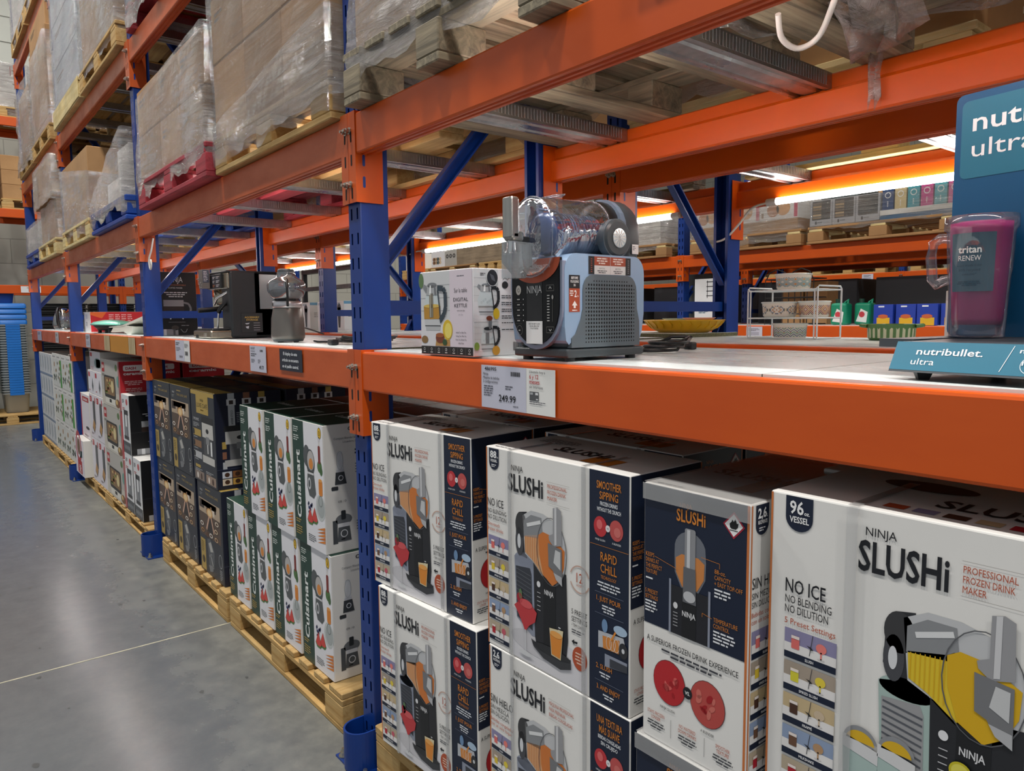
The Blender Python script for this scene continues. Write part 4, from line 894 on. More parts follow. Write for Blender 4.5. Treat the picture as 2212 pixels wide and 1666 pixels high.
def slush_carton(kind, label, loc, rz=0.0, tape=(0.092, 0.332), group='frozen drink machine cartons'):
    """root at the lower front left corner; wide: white face to the aisle; end: navy end to the aisle"""
    if kind in SM:
        return dup(SM[kind], loc, rz, label)
    es = kind.endswith('es'); W, D, H = (SW, SD, SH) if kind[0] == 'w' else (SD, SW, SH)
    mb = MB(); mb.rbox(0, W, 0, D, 0, H, WCARD, 0.0025, n=2); o = mb.build('retail_carton', None, loc, rz); tag(o, label, 'box', group)
    F = Art((0, 0, 0), (1, 0, 0), (0, 0, 1), (0, -1, 0)); Sd = Art((W, 0, 0), (0, 1, 0), (0, 0, 1), (1, 0, 0)); T = Art((0, 0, H), (1, 0, 0), (0, 1, 0), (0, 0, 1))
    if kind[0] == 'w': slush_front(F, es); slush_end(Sd); slush_top(T, W, D)
    else: slush_end(F); slush_front(Sd, True); slush_top(T, W, D)
    F.build('front_print', o); Sd.build('side_print', o); T.build('top_print', o)
    mb = MB()
    if kind[0] == 'w':
        for x in tape: mb.box(x-0.006, x+0.006, -0.0042, -0.0036, 0.002, H-0.001, TAPE); mb.box(x-0.006, x+0.006, -0.004, D*0.6, H+0.0018, H+0.0022, TAPE)
    else:
        mb.box(0.0, W, -0.0042, -0.0036, H-0.030, H, TAPE); mb.box(0.0, W, 0.0, D, H+0.0018, H+0.0022, TAPE)
    mb.build('clear_tape', o); SM[kind] = o; return o
PH = 0.166
pallet_f(0.075, 1.275, -0.005, 0.815, 0, 'wooden pallet under the slush machine cartons, beside the nearest blue post', (WOODX, WOODY, WOODG), h=PH)
pallet_f(1.30, 2.50, -0.005, 0.815, 0, 'wooden pallet under the big 96 ounce carton', h=PH)
z0, z1 = PH+0.001, PH+SH+0.002
slush_carton('w', 'white drink machine carton, upper one right beside the blue post, dented at its corner', (0.128, -0.02, z1), rad(5.0))
slush_carton('w', 'white drink machine carton with a scuffed bottom edge, lower one beside the blue post', (0.165, -0.03, z0), rad(4.0), )
slush_carton('w', 'white drink machine carton, upper one between the post-side carton and the dark navy end', (0.685, -0.01, z1), rad(0.5))
slush_carton('wes', 'white drink machine carton with Spanish wording, in the bottom row', (0.690, -0.012, z0), rad(0.5))
slush_carton('e', 'navy end of a drink machine carton with a red flame diamond, upper one', (1.187, -0.02, z1), rad(-0.5))
slush_carton('e', 'navy end of a drink machine carton under clear tape, bottom row', (1.175, -0.025, z0), rad(-0.3))
# cartons one row back, seen by their tops and edges
for i, (x, y, k) in enumerate(((0.10, 0.25, 'w'), (0.62, 0.235, 'w'), (0.10, 0.50, 'w'), (0.62, 0.475, 'w'))):
    for q in (0, 1):
        slush_carton(k, 'white drink machine carton behind the front ones, %s row back, %s, %s' % (('second', 'second', 'third', 'third')[i], ('post side', 'middle', 'post side', 'middle')[i], ('under', 'on top')[q]), (x, y, (z0, z1)[q]), 0.0)
def carton96(label, loc):
    W, D, H = 0.50, 0.29, 0.52
    mb = MB(); mb.rbox(0, W, 0, D, 0, H, WCARD, 0.003, n=2); o = mb.build('retail_carton', None, loc); tag(o, label, 'box', 'large frozen drink machine cartons')
    A = Art((0, 0, 0), (1, 0, 0), (0, 0, 1), (0, -1, 0)); A.rect(0.0015, 0.002, 0.005, H-0.002, '#c9743c', 0)
    A.poly([(0.027, H-0.003), (0.027, H-0.036)] + [(0.0495-0.0225*math.cos(rad(t)), H-0.036-0.022*math.sin(rad(t))) for t in range(15, 180, 15)] + [(0.072, H-0.036), (0.072, H-0.003)], NAVY, 1)
    A.text('96', 0.034, H-0.030, 0.020, '#f2f2f2', w=0.023, bold=0.02, l=3); A.text('oz.', 0.058, H-0.030, 0.006, '#f2f2f2', w=0.009, bold=0.02, l=3); A.text('VESSEL', 0.034, H-0.044, 0.0095, '#f2f2f2', w=0.032, bold=0.02, l=3)
    A.text('NINJA', 0.153, H-0.0385, 0.0125, INK, w=0.043, l=3); A.text('SLUSHi', 0.1435, H-0.0905, 0.044, INK, w=0.121, bold=0.022, l=3)
    A.line([(0.279, H-0.044), (0.355, H-0.044)], 0.0006, '#a9a5a2'); A.line([(0.279, H-0.0915), (0.355, H-0.0915)], 0.0006, '#a9a5a2')
    for i, t in enumerate(('PROFESSIONAL', 'FROZEN DRINK', 'MAKER')): A.text(t, 0.281, H-0.0595-i*0.0135, 0.0095, RUST, w=(0.062, 0.059, 0.028)[i], l=3)
    A.text('NO ICE', 0.030, H-0.157, 0.022, INK, w=0.066, bold=0.008, l=3); A.text('NO BLENDING', 0.030, H-0.1745, 0.0125, INK, w=0.076, l=3); A.text('NO DILUTION', 0.030, H-0.1905, 0.0125, INK, w=0.071, l=3); A.text('5 Preset Settings', 0.030, H-0.2085, 0.0095, RUST, w=0.083, l=3)
    for i, (bg, c1, c2, cap) in enumerate((('#8d88ab', FRUIT['pink'], '#e98078', 'SLUSH'), ('#a89a8b', '#dcd23a', '#e4cd44', 'SPIKED SLUSH'), ('#c8b28a', FRUIT['brn'], '#cbb79c', 'FRAPPÉ'), ('#8fa0bd', '#6d4d3a', FRUIT['tan'], 'MILKSHAKE'), ('#b9aa93', FRUIT['red'], '#c85a6b', 'FROZEN JUICE'))):
        y1 = H-0.216-i*0.0535; sachet_pic(A, 0.0305, y1-0.0485, 0.1155, y1, bg, c1, c2, cap)
    A.at(0.069, 0.028, 1.04, 1.01); machine_pic(A, '#e0c02c', '#d8ab18', '#a5bab4', '#9b9b9d'); A.at()
    for cx in (0.157, 0.208):                                           # pair of lidded cups
        dy = 0.0 if cx < 0.2 else 0.006
        A.poly([(cx-0.026, H-0.36+dy), (cx+0.026, H-0.37+dy), (cx+0.022, H-0.47), (cx-0.022, H-0.47)], '#a9beb9', 13); A.poly([(cx-0.026, H-0.345+dy), (cx+0.026, H-0.355+dy), (cx+0.026, H-0.375+dy), (cx-0.026, H-0.365+dy)], '#d5d5d6', 14)
        A.ell(cx, H-0.350+dy, 0.025, 0.024, '#8d8f93', 13, 20, 10, 170); A.ell(cx, H-0.351+dy, 0.021, 0.018, '#d9ae22', 14, 20, 5, 175)
    A.ell(0.290, H-0.330, 0.014, 0.014, '#c8bb26', 15); A.ell(0.290, H-0.330, 0.011, 0.011, '#dfd45a', 16)
    A.build('front_print', o)
    T = Art((0, 0, H), (1, 0, 0), (0, 1, 0), (0, 0, 1)); T.text('SLUSHi', 0.30, 0.08, 0.05, INK, w=0.18, al='c', bold=0.02, l=2); T.ell(0.16, 0.20, 0.07, 0.035, '#2b2b2e', 1)
    for i in range(6): T.rect(0.16+i*0.04, 0.03, 0.19+i*0.04, 0.055, ('#b4502f', '#8d88ab', '#4b2f22', '#c8b28a', '#b4202f', '#8fa0bd')[i], 1)
    T.build('top_print', o)
    mb = MB(); mb.box(0.127, 0.143, -0.0064, -0.0058, 0.002, H-0.001, TAPE); mb.box(0.127, 0.143, -0.004, D*0.7, H+0.0018, H+0.0022, TAPE); mb.build('clear_tape', o)
    return o
z9 = 1.168-0.52
mb = MB(); mb.rbox(1.432, 1.93, 0.002, 0.29, PH+0.001, z9-0.001, WCARD, 0.003, n=2); tag(mb.build('retail_carton'), 'white carton under the big 96 ounce carton', 'box', 'large frozen drink machine cartons')
carton96('big white carton with a yellow drink machine picture and a navy 96 ounce badge', (1.433, 0.0, z9))
for y in (0.30,):
    mb = MB(); mb.rbox(1.36, 1.86, y, y+0.29, PH+0.001, 1.15, WCARD, 0.003, n=2); tag(mb.build('retail_carton'), 'white carton hidden behind the big 96 ounce carton', 'box', 'large frozen drink machine cartons')

# ---- green and white blender cartons
GREEN = '#1f3f35'
def blender_front(A, W, H):
    g = W*0.385
    A.rect(0.0015, 0.0015, g, H-0.0015, GREEN, 0); A.rect(g, 0.0015, W-0.0015, H-0.0015, '#e7e6ea', 0)
    A.text('Cuisinart', g*0.62, H-0.372, 0.036, '#e9ece8', w=0.26, bold=0.024, l=3, rot=90)
    A.fine(0.012, H-0.03, 0.05, '#c6cfc8', 3, 0.004, 0.004); A.fine(0.012, H-0.062, 0.05, '#c6cfc8', 3, 0.004, 0.004, seed=5); A.fine(0.012, 0.082, 0.055, '#b79a4e', 2, 0.004, 0.005); A.fine(0.012, 0.055, 0.06, '#b79a4e', 4, 0.004, 0.005, seed=8)
    def X(u): return u*W/0.276
    E_ = lambda x, y, a, b, c, l=2, **k: A.ell(X(x-0.025), H+y, a*W/0.276, b, c, l, **k)
    E_(0.273, -0.030, 0.015, 0.021, '#2f2a18', 1); E_(0.273, -0.030, 0.013, 0.019, '#e3b62c', 2); A.text('3', X(0.248), H-0.038, 0.016, '#2a2516', al='c', bold=0.02, l=3)
    A.rr(X(0.233), H-0.140, X(0.252), H-0.075, 0.006, '#7c2a26', 2); A.rr(X(0.236), H-0.085, X(0.249), H-0.055, 0.005, '#d9d4d2', 1); E_(0.2675, -0.052, 0.008, 0.009, '#cfccd0', 2)
    E_(0.155, -0.125, 0.030, 0.040, '#55595b', 1); E_(0.188, -0.145, 0.038, 0.048, '#4b4f51', 2); E_(0.192, -0.138, 0.030, 0.036, '#b9b6b4', 3); E_(0.194, -0.150, 0.018, 0.020, '#d98a3e', 4)
    A.poly([(X(0.135), H-0.18), (X(0.190), H-0.18), (X(0.205), H-0.255), (X(0.185), H-0.275), (X(0.145), H-0.27), (X(0.128), H-0.235)], '#565a5c', 2); A.rect(X(0.135), H-0.190, X(0.190), H-0.182, '#d5d4d6', 3); E_(0.175, -0.225, 0.014, 0.022, '#cfcfd2', 3); E_(0.175, -0.225, 0.008, 0.014, '#55595b', 4)
    E_(0.268, -0.150, 0.020, 0.022, '#4f7440', 1); E_(0.280, -0.165, 0.012, 0.016, '#3f6235', 2)
    A.rr(X(0.230), H-0.255, X(0.262), H-0.197, 0.010, '#d9822b', 2); E_(0.271, -0.200, 0.015, 0.006, '#e7a24f', 3)
    E_(0.265, -0.300, 0.040, 0.048, '#c3c7c6', 1); E_(0.268, -0.298, 0.030, 0.036, '#a9afae', 2); A.ring(X(0.243), H-0.275, 0.016, 0.002, '#6c7170', 3, ry=0.020)
    for i in range(12):
        rn = random.Random(i); E_(0.172+rn.uniform(-0.02, 0.02), -0.318+rn.uniform(-0.02, 0.02), 0.006, 0.006, ('#2f3558', '#454b78')[i % 2], 2, n=10)
    for x, y in ((0.172, -0.352), (0.212, -0.342)):
        A.poly([(X(x-0.053), H+y-0.012), (X(x-0.025), H+y+0.035), (X(x+0.003), H+y-0.014), (X(x-0.010), H+y-0.026), (X(x-0.040), H+y-0.026)], '#4f7a3c', 2); A.poly([(X(x-0.049), H+y-0.008), (X(x-0.025), H+y+0.034), (X(x-0.001), H+y-0.010), (X(x-0.012), H+y-0.018), (X(x-0.038), H+y-0.018)], '#d2453f', 3)
    for i in range(5): A.poly([(W-0.003, H-0.365-i*0.012), (X(0.205), H-0.384-i*0.012), (W-0.003, H-0.376-i*0.012)], ('#d97f2c', '#c96c20')[i % 2], 2)
    A.fine(X(0.125), H-0.418, 0.07, '#55575c', 4, 0.003, 0.004)
def blender_side(A, D, H):
    A.text('Cuisinart', 0.095, H-0.025, 0.013, INK, w=0.075, bold=0.02, l=3); A.text('Compact Blender & Juicer', 0.040, H-0.055, 0.008, '#7a7c80', w=0.11, l=3); A.text('Licuadora Compacta', 0.075, H-0.068, 0.008, '#7a7c80', w=0.09, l=3)
    A.poly([(0.048, H-0.165), (0.074, H-0.165), (0.071, H-0.098), (0.051, H-0.098)], '#d2d4d6', 1); A.ring(0.061, H-0.13, 0.013, 0.001, '#8a8d90', 2, ry=0.033); A.rect(0.046, H-0.172, 0.075, H-0.163, '#c3c4c8', 2)
    A.poly([(0.044, H-0.172), (0.077, H-0.172), (0.085, H-0.216), (0.040, H-0.216)], '#3f4245', 2); A.ell(0.063, H-0.193, 0.010, 0.010, '#cfd0d3', 3); A.ell(0.063, H-0.193, 0.007, 0.007, '#3f4245', 4); A.rr(0.026, H-0.236, 0.052, H-0.222, 0.004, '#34373a', 2)
    A.text('OR / O', 0.066, H-0.282, 0.008, '#4a4c50', w=0.032, al='c', l=3)
    A.rect(0.027, H-0.430, 0.045, H-0.345, '#4a4d50', 1); A.ell(0.070, H-0.345, 0.032, 0.020, '#6a6d70', 1); A.rr(0.060, H-0.345, 0.078, H-0.312, 0.004, '#2f3235', 2); A.rect(0.048, H-0.372, 0.092, H-0.358, '#d2d2d4', 2)
    A.poly([(0.048, H-0.372), (0.092, H-0.372), (0.098, H-0.424), (0.044, H-0.424)], '#55585b', 2); A.ring(0.070, H-0.396, 0.014, 0.003, '#dfe0e2', 3); A.fine(0.058, H-0.418, 0.025, '#dcdde0', 1, 0.003)
    A.fine(0.12, H-0.10, 0.05, '#2d2e31', 2, 0.006, 0.006); A.fine(0.12, H-0.15, 0.06, '#707276', 4, 0.004, 0.006); A.fine(0.12, H-0.36, 0.06, '#707276', 4, 0.004, 0.006, seed=4)
BWd, BD, BHt = 0.270, 0.36, 0.464
BCM = {}
def blender_carton(label, loc, rz=0.0):
    if 'p' in BCM: return dup(BCM['p'], loc, rz, label)
    mb = MB(); mb.rbox(0, BWd, 0, BD, 0, BHt, GCARD, 0.0025, n=2); o = mb.build('retail_carton', None, loc, rz); tag(o, label, 'box', 'green and white blender cartons')
    A = Art((0, 0, 0), (1, 0, 0), (0, 0, 1), (0, -1, 0)); blender_front(A, BWd, BHt); A.build('front_print', o)
    A = Art((BWd, 0, 0), (0, 1, 0), (0, 0, 1), (1, 0, 0)); blender_side(A, BD, BHt); A.build('side_print', o)
    A = Art((0, 0, BHt), (1, 0, 0), (0, 1, 0), (0, 0, 1)); A.rect(0.002, 0.002, BWd-0.002, BD-0.002, GREEN, 0); A.text('Cuisinart', BWd/2, BD*0.4, 0.03, '#dfe4df', w=0.16, al='c', bold=0.02, l=2); A.build('top_print', o)
    BCM['p'] = o; return o
pallet_f(-1.395, -0.20, 0.012, 0.825, 0, 'pine pallet of blender cartons, with a stamped corner block')
zb = 0.146
for i, x in enumerate((-1.425, -1.135, -0.852, -0.562)):
    blender_carton('green-edged blender carton, bottom layer, %s from the blue post' % ('fourth', 'third', 'second', 'first')[i], (x, 0.030, zb))
for i, x in enumerate((-1.165, -0.868, -0.582)):
    blender_carton('green-edged blender carton, top layer, %s from the blue post' % ('third', 'second', 'first')[i], (x+0.0, 0.024, zb+BHt+0.001))
for i, x in enumerate((-1.165, -0.868, -0.582)):
    for q in (0, 1):
        blender_carton('green-edged blender carton in the back row, %s from the blue post, %s' % (('third', 'second', 'first')[i], ('under', 'on top')[q]), (x, 0.395+0.005*i, zb+q*(BHt+0.001)))
# ---- charcoal and gold espresso machine cartons
GOLD = '#b5984f'; CHAR = '#33373e'; DNAVY = '#161b2f'
def coffee_photo(A, x0, y0, x1, y1):
    w, h = x1-x0, y1-y0; A.rect(x0, y0, x1, y1, '#5b4a3f', 1); A.rect(x0, y0+h*0.62, x1, y1, '#b9a48c', 2); rn = random.Random(5)
    for i in range(14): A.rr(x0+w*rn.uniform(0, 0.86), y0+h*rn.uniform(0.6, 0.9), x0+w*rn.uniform(0.1, 0.14)+w*0.80*i/14, y0+h*0.97, 0.004, ('#e0d2c0', '#8a6a4d', '#3a2d27')[i % 3], 3)
    A.ell(x0+w*0.52, y0+h*0.70, w*0.14, h*0.13, '#d9a45f', 5); A.ell(x0+w*0.52, y0+h*0.70, w*0.10, h*0.09, '#efcf9d', 6)
    A.poly([(x0+w*0.36, y0+h*0.18), (x0+w*0.44, y0+h*0.62), (x0+w*0.60, y0+h*0.62), (x0+w*0.66, y0+h*0.18)], '#2e2928', 4); A.line([(x0+w*0.34, y0+h*0.2), (x0+w*0.50, y0+h*0.62)], w*0.05, '#d0a68f', 5); A.line([(x0+w*0.70, y0+h*0.2), (x0+w*0.58, y0+h*0.62)], w*0.05, '#d0a68f', 5)
    for a, b, c in ((0.12, 0.30, '#e9e2d8'), (0.85, 0.52, '#e2d4bd'), (0.80, 0.30, '#d6c1a2'), (0.15, 0.12, '#b58a5c'), (0.55, 0.10, '#e9e2d8'), (0.8, 0.08, '#c7a37c'), (0.35, 0.06, '#6b4e3a')): A.ell(x0+w*a, y0+h*b, w*0.08, h*0.06, c, 6); A.ell(x0+w*a, y0+h*b, w*0.05, h*0.035, '#5b3d2b', 7)
def espresso_pic(A, x0, y0, w, h, light='#c9c6c0', dark='#4d4f52'):
    A.rect(x0, y0+h*0.86, x0+w, y0+h, '#222326', 2); A.rect(x0+w*0.04, y0+h*0.55, x0+w*0.96, y0+h*0.86, light, 2); A.rect(x0+w*0.15, y0+h*0.16, x0+w*0.9, y0+h*0.55, dark, 2); A.rect(x0, y0, x0+w, y0+h*0.16, light, 2)
    A.rect(x0+w*0.35, y0+h*0.42, x0+w*0.62, y0+h*0.58, '#8a8b8d', 3); A.rect(x0+w*0.44, y0+h*0.22, x0+w*0.52, y0+h*0.42, '#dadada', 3); A.ell(x0+w*0.48, y0+h*0.70, w*0.12, h*0.05, '#26272a', 3); A.rect(x0+w*0.72, y0+h*0.2, x0+w*0.84, y0+h*0.5, '#efefef', 3)
def esp_plain(A, W, H):
    A.rect(0.0015, 0.0015, W-0.0015, H-0.0015, CHAR, 0); A.text('NINJA', W*0.12, H-0.045, 0.010, '#cfd0d2', w=0.045, l=3); A.fine(W*0.10, H-0.060, 0.05, '#8d8f92', 2, 0.004, 0.004)
    A.fine(W*0.36, H-0.030, 0.13, '#a98f55', 1, 0.006); A.text('THE LUXE CAFÉ', W*0.36, H-0.055, 0.012, '#b79c5c', w=W*0.52, l=3)
    coffee_photo(A, W*0.05, H-0.275, W*0.93, H-0.085)
    A.rect(W*0.05, 0.008, W*0.25, H-0.300, GOLD, 1); A.fine(W*0.08, H-0.32, W*0.12, '#6e5a28', 6, 0.005, 0.005); A.ell(W*0.15, H-0.41, W*0.06, 0.02, '#4a3c20', 2)
    A.at(W*0.34, 0.03, 1, 1)
    A.poly([(0.0, 0.155), (0.05, 0.165), (0.115, 0.11), (0.10, 0.02), (0.05, -0.01), (0.02, 0.03)], '#5c5f63', 1); A.poly([(0.02, 0.135), (0.06, 0.150), (0.095, 0.105), (0.05, 0.095)], '#b4b2ad', 2); A.line([(0.05, 0.08), (0.09, 0.02)], 0.008, '#b9b9b7', 3); A.line([(0.03, 0.07), (0.07, 0.085)], 0.012, '#8b8c8e', 3); A.poly([(0.01, 0.02), (0.09, 0.03), (0.08, 0.0), (0.03, -0.012)], '#7b7d80', 3)
    A.at(); A.ring(W*0.88, 0.115, W*0.07, 0.003, '#b9bbbe', 2, ry=0.035); A.fine(W*0.84, 0.065, W*0.10, '#a9abae', 6, 0.004, 0.005)
def esp_rot(A, W, H):
    A.rect(0.0015, 0.0015, W-0.0015, H-0.0015, CHAR, 0); A.rect(0.0015, H-0.022, W-0.0015, H-0.0015, GOLD, 1); A.rect(W*0.24, H-0.115, W*0.76, H-0.016, GOLD, 2)
    A.text('NINJA', W*0.5, H-0.052, 0.013, '#2f2716', w=0.055, al='c', l=3); A.text('LUXE CAFÉ', W*0.5, H-0.083, 0.022, '#2f2716', w=W*0.46, al='c', l=3); A.fine(W*0.5, H-0.098, 0.08, '#57491f', 1, 0.004, al='c')
    A.text('3 MACHINES', W*0.08, H-0.155, 0.014, '#d4d4d6', w=W*0.26, l=3); A.fine(W*0.08, H-0.172, W*0.27, '#a9aaad', 3, 0.004, 0.004)
    for i, c in enumerate((GOLD, '#8d6a4d', '#b9b9bb')): A.rect(W*0.05, H-0.235-i*0.058, W*0.40, H-0.200-i*0.058, c, 1); A.ell(W*0.08, H-0.217-i*0.058, 0.016, 0.016, '#23252b', 2); A.fine(W*0.08, H-0.245-i*0.058, W*0.28, '#a9aaad', 1, 0.004)
    espresso_pic(A, W*0.44, H-0.36, W*0.50, 0.235); A.rect(W*0.10, H-0.40, W*0.32, H-0.385, GOLD, 1); A.fine(W*0.08, H-0.41, W*0.36, '#a9aaad', 2, 0.004); A.fine(W*0.55, H-0.405, W*0.36, '#a9aaad', 2, 0.004)
    for a, c in ((0.06, '#8a7a70'), (0.55, '#9c8676')): A.rect(W*a, 0.01, W*(a+0.40), 0.055, c, 1); A.ell(W*(a+0.12), 0.03, 0.014, 0.016, '#e2d8ce', 2); A.ell(W*(a+0.28), 0.03, 0.014, 0.016, '#4a352b', 2)
def esp_side(A, D, H):
    A.rect(0.0015, 0.0015, D-0.0015, H-0.0015, DNAVY, 0)
    for i, (c, t) in enumerate((('#b9bcc0', 'COLD BREW'), ('#8d5f49', 'ESPRESSO'), ('#b5984f', 'COFFEE'))):
        u = 0.065+i*0.075; A.rect(u, H-0.17, u+0.032, H-0.001, c, 1); A.rect(u-0.006, H-0.06, u+0.038, H-0.03, '#d5d5d7', 2); A.rect(u+0.006, H-0.055, u+0.026, H-0.036, '#3a2d2a', 3); A.text(t, u+0.012, H-0.085, 0.011, '#26272c', w=0.07, l=3, rot=-90); A.fine(u+0.040, H-0.10, 0.02, '#9fa2aa', 6, 0.003, 0.006)
    espresso_pic(A, 0.04, H-0.36, 0.17, 0.20, '#bdbbb8', '#6a6b6e'); A.line([(0.0, H-0.372), (D, H-0.372)], 0.001, '#5d6480')
    for i in range(4): A.rect(0.025+0.05*(i % 2), 0.02+0.036*(i//2), 0.071+0.05*(i % 2), 0.052+0.036*(i//2), ('#d8c9b5', '#c99e4b', '#cfd3dc', '#8a5a34')[i], 1); A.ell(0.048+0.05*(i % 2), 0.036+0.036*(i//2), 0.012, 0.011, '#4a2f20', 2)
    for i in range(3): A.rect(0.03, 0.20-i*0.05, 0.05, 0.235-i*0.05, (GOLD, '#8d5f49', '#b9bcc0')[i], 1)
EW, ED, EH = 0.385, 0.33, 0.472
ECM = {}
def esp_carton(kind, label, loc, rz=0.0):
    if kind in ECM: return dup(ECM[kind], loc, rz, label)
    mb = MB(); mb.rbox(0, EW, 0, ED, 0, EH, mat('charcoal_card', CHAR, 0.42), 0.0025, n=2); o = mb.build('retail_carton', None, loc, rz); tag(o, label, 'box', 'charcoal espresso machine cartons')
    A = Art((0, 0, 0), (1, 0, 0), (0, 0, 1), (0, -1, 0)); (esp_plain if kind == 'p' else esp_rot)(A, EW, EH); A.build('front_print', o)
    A = Art((EW, 0, 0), (0, 1, 0), (0, 0, 1), (1, 0, 0)); esp_side(A, ED, EH); A.build('side_print', o)
    A = Art((0, 0, EH), (1, 0, 0), (0, 1, 0), (0, 0, 1)); A.rect(0.002, 0.002, EW-0.002, 0.09, GOLD, 0); A.rect(0.002, 0.09, EW-0.002, ED-0.002, CHAR, 0); A.text('LUXE CAFÉ', EW/2, 0.16, 0.03, GOLD, w=0.2, al='c', l=2); A.build('top_print', o)
    ECM[kind] = o; return o
pallet_f(-2.62, -1.425, 0.008, 0.82, 0, 'pine pallet of charcoal espresso machine cartons, with a round white sticker')
ze = 0.146
for i, x in enumerate((-2.725, -2.325, -1.925)):
    esp_carton('p', 'charcoal and gold espresso machine carton, bottom layer, %s from the green cartons' % ('third', 'second', 'first')[i], (x+0.03*(i == 2), 0.03, ze))
for i, (x, k) in enumerate(((-2.735, 'p'), (-2.335, 'p'), (-1.93, 'r'))):
    esp_carton(k, ('charcoal and gold espresso machine carton, top layer next to the far post', 'charcoal and gold espresso machine carton, top layer middle', 'espresso machine carton with a gold panel and open taped top, top layer')[i], (x, 0.028, ze+EH+0.001))
for i, x in enumerate((-2.73, -2.33, -1.93)):
    for q in (0, 1): esp_carton('p', 'espresso machine carton in the back row, %s from the green cartons, %s' % (('third', 'second', 'first')[i], ('under', 'on top')[q]), (x, 0.385, ze+q*(EH+0.001)))
def decal(name, parent, pos, U, V, Nn, fn):
    A = Art(pos, U, V, Nn); fn(A); return A.build(name, parent)
# ---------------------------------------------------------------- price cards on the shelf-level beams
def card(x0, x1, z0, z1, label, bg, fn=None, y=-0.0035, cat='price card', name='price_card', tilt=0.0):
    mb = MB(); W, H = x1-x0, z1-z0; mb.box(0, W, -0.0008, 0, 0, H, bg if not isinstance(bg, str) else pm(bg)); o = mb.build(name, None, (x0, y, z0)); o.rotation_euler.y = tilt; tag(o, label, cat)
    if fn: A = Art((0, -0.0008, 0), (1, 0, 0), (0, 0, 1), (0, -1, 0)); fn(A, W, H); A.build('card_print', o)
    return o
def bars(A, u, v, w, h, c='#2b2b2e', seed=1):
    rn = random.Random(seed); x = u
    while x < u+w: k = rn.choice((0.0008, 0.0012, 0.002)); A.rect(x, v, x+k, v+h, c, 2); x += k+rn.choice((0.0008, 0.0014))
LIL = '#c9c9d8'
def big_tag(A, W, H):
    w = 0.166; A.rect(0.0, 0.0, w, H, LIL, 0)
    A.text('486995', 0.014, H-0.012, 0.0085, INK, w=0.045, bold=0.01, l=3); A.text('Ninja', 0.008, H-0.023, 0.0065, INK, w=0.020, l=3); A.text('Máquina de bebidas', 0.008, H-0.032, 0.0065, INK, w=0.062, l=3); A.text('5 configuraciones', 0.008, H-0.041, 0.0065, INK, w=0.056, l=3)
    A.fine(0.010, H-0.050, 0.040, '#5b5b66', 5, 0.0024, 0.0030); A.fine(0.092, H-0.047, 0.032, '#5b5b66', 2, 0.0024, 0.0030); bars(A, 0.112, H-0.021, 0.034, 0.010)
    A.text('249.99', 0.068, 0.019, 0.0155, INK, w=0.062, bold=0.012, l=3); A.fine(0.12, 0.010, 0.03, '#77777f', 1, 0.002)
    x = 0.178
    A.text('Llévatelo hoy a', x, H-0.010, 0.0060, '#2b2b36', w=0.052, l=3); A.text('6 y 12', x, H-0.0225, 0.0095, '#b0202c', w=0.030, bold=0.01, l=3); A.text('meses', x, H-0.0335, 0.0095, '#b0202c', w=0.034, bold=0.01, l=3); A.text('sin intereses', x, H-0.0435, 0.0065, '#2b2b36', w=0.045, l=3)
    A.rect(x, 0.030, x+0.031, 0.050, '#55575a', 1); A.rect(x+0.002, 0.043, x+0.012, 0.048, '#a9abae', 2); A.rect(x+0.020, 0.043, x+0.029, 0.048, '#e2e3e4', 2); A.rect(x+0.022, 0.032, x+0.029, 0.035, '#c9cacc', 2)
    A.fine(x, 0.026, 0.062, '#6b6b72', 2, 0.0018, 0.002)
card(0.664, 0.925, 1.2335, 1.334, 'lilac and white price card reading 249.99 on the near orange beam', '#ebeae6', big_tag, tilt=0.002)
def tag_b(A, W, H):
    A.rect(0.0, 0, W, H, LIL, 0); A.text('41037', 0.014, H-0.014, 0.009, INK, w=0.045, l=3); A.text('Cuisinart', 0.014, H-0.024, 0.0065, INK, w=0.045, l=3); A.fine(0.014, H-0.034, 0.07, '#55555e', 2, 0.0035, 0.004); A.fine(0.014, H-0.056, 0.045, '#77777f', 3, 0.0025, 0.003); A.fine(0.09, H-0.056, 0.03, '#77777f', 3, 0.0025, 0.003, seed=3); bars(A, 0.115, H-0.022, 0.03, 0.008); A.text('49.77', W*0.58, 0.012, 0.014, INK, w=0.05, bold=0.01, l=3)
card(-0.922, -0.745, 1.238, 1.341, 'lilac price card reading 49.77 below the juicer', LIL, tag_b)
def tag_d(A, W, H):
    for i, (t, w) in enumerate((('El display de este', 0.128), ('artículo se encuentra', 0.150), ('en el pasillo central.', 0.150))): A.text(t, W/2, H*0.72-i*H*0.29, 0.0115, '#eceff3', w=w, al='c', bold=0.014, l=3)
card(-0.606, -0.398, 1.258, 1.3375, 'navy notice card with three lines of white writing, beside the nearest blue post', '#1b2233', tag_d, tilt=0.004, cat='notice', name='notice_card')
def tag_s(A, W, H):
    A.rect(0, 0, W*0.62, H, LIL, 0); A.fine(0.012, H-0.016, 0.08, '#44444c', 2, 0.004, 0.005); A.fine(0.012, H-0.04, 0.09, '#77777f', 3, 0.003, 0.004); A.text('749.99', 0.07, 0.016, 0.013, INK, w=0.06, l=3); bars(A, W*0.68, H-0.075, 0.05, 0.02); A.fine(W*0.66, H-0.02, 0.07, '#6b6b72', 3, 0.003, 0.004)
card(-2.045, -1.785, 1.236, 1.343, 'lilac and white price card below the espresso machine', '#e6e5e4', tag_s)
PAPW = wood('pale_wood_print', '#d9c9a4', '#b59a6c', 'z')
def tag_m(A, W, H): A.fine(W*0.15, H-0.02, W*0.7, '#55555e', 3, 0.004, 0.006); A.rect(W*0.15, 0.02, W*0.8, 0.05, '#a9a9b8', 1)
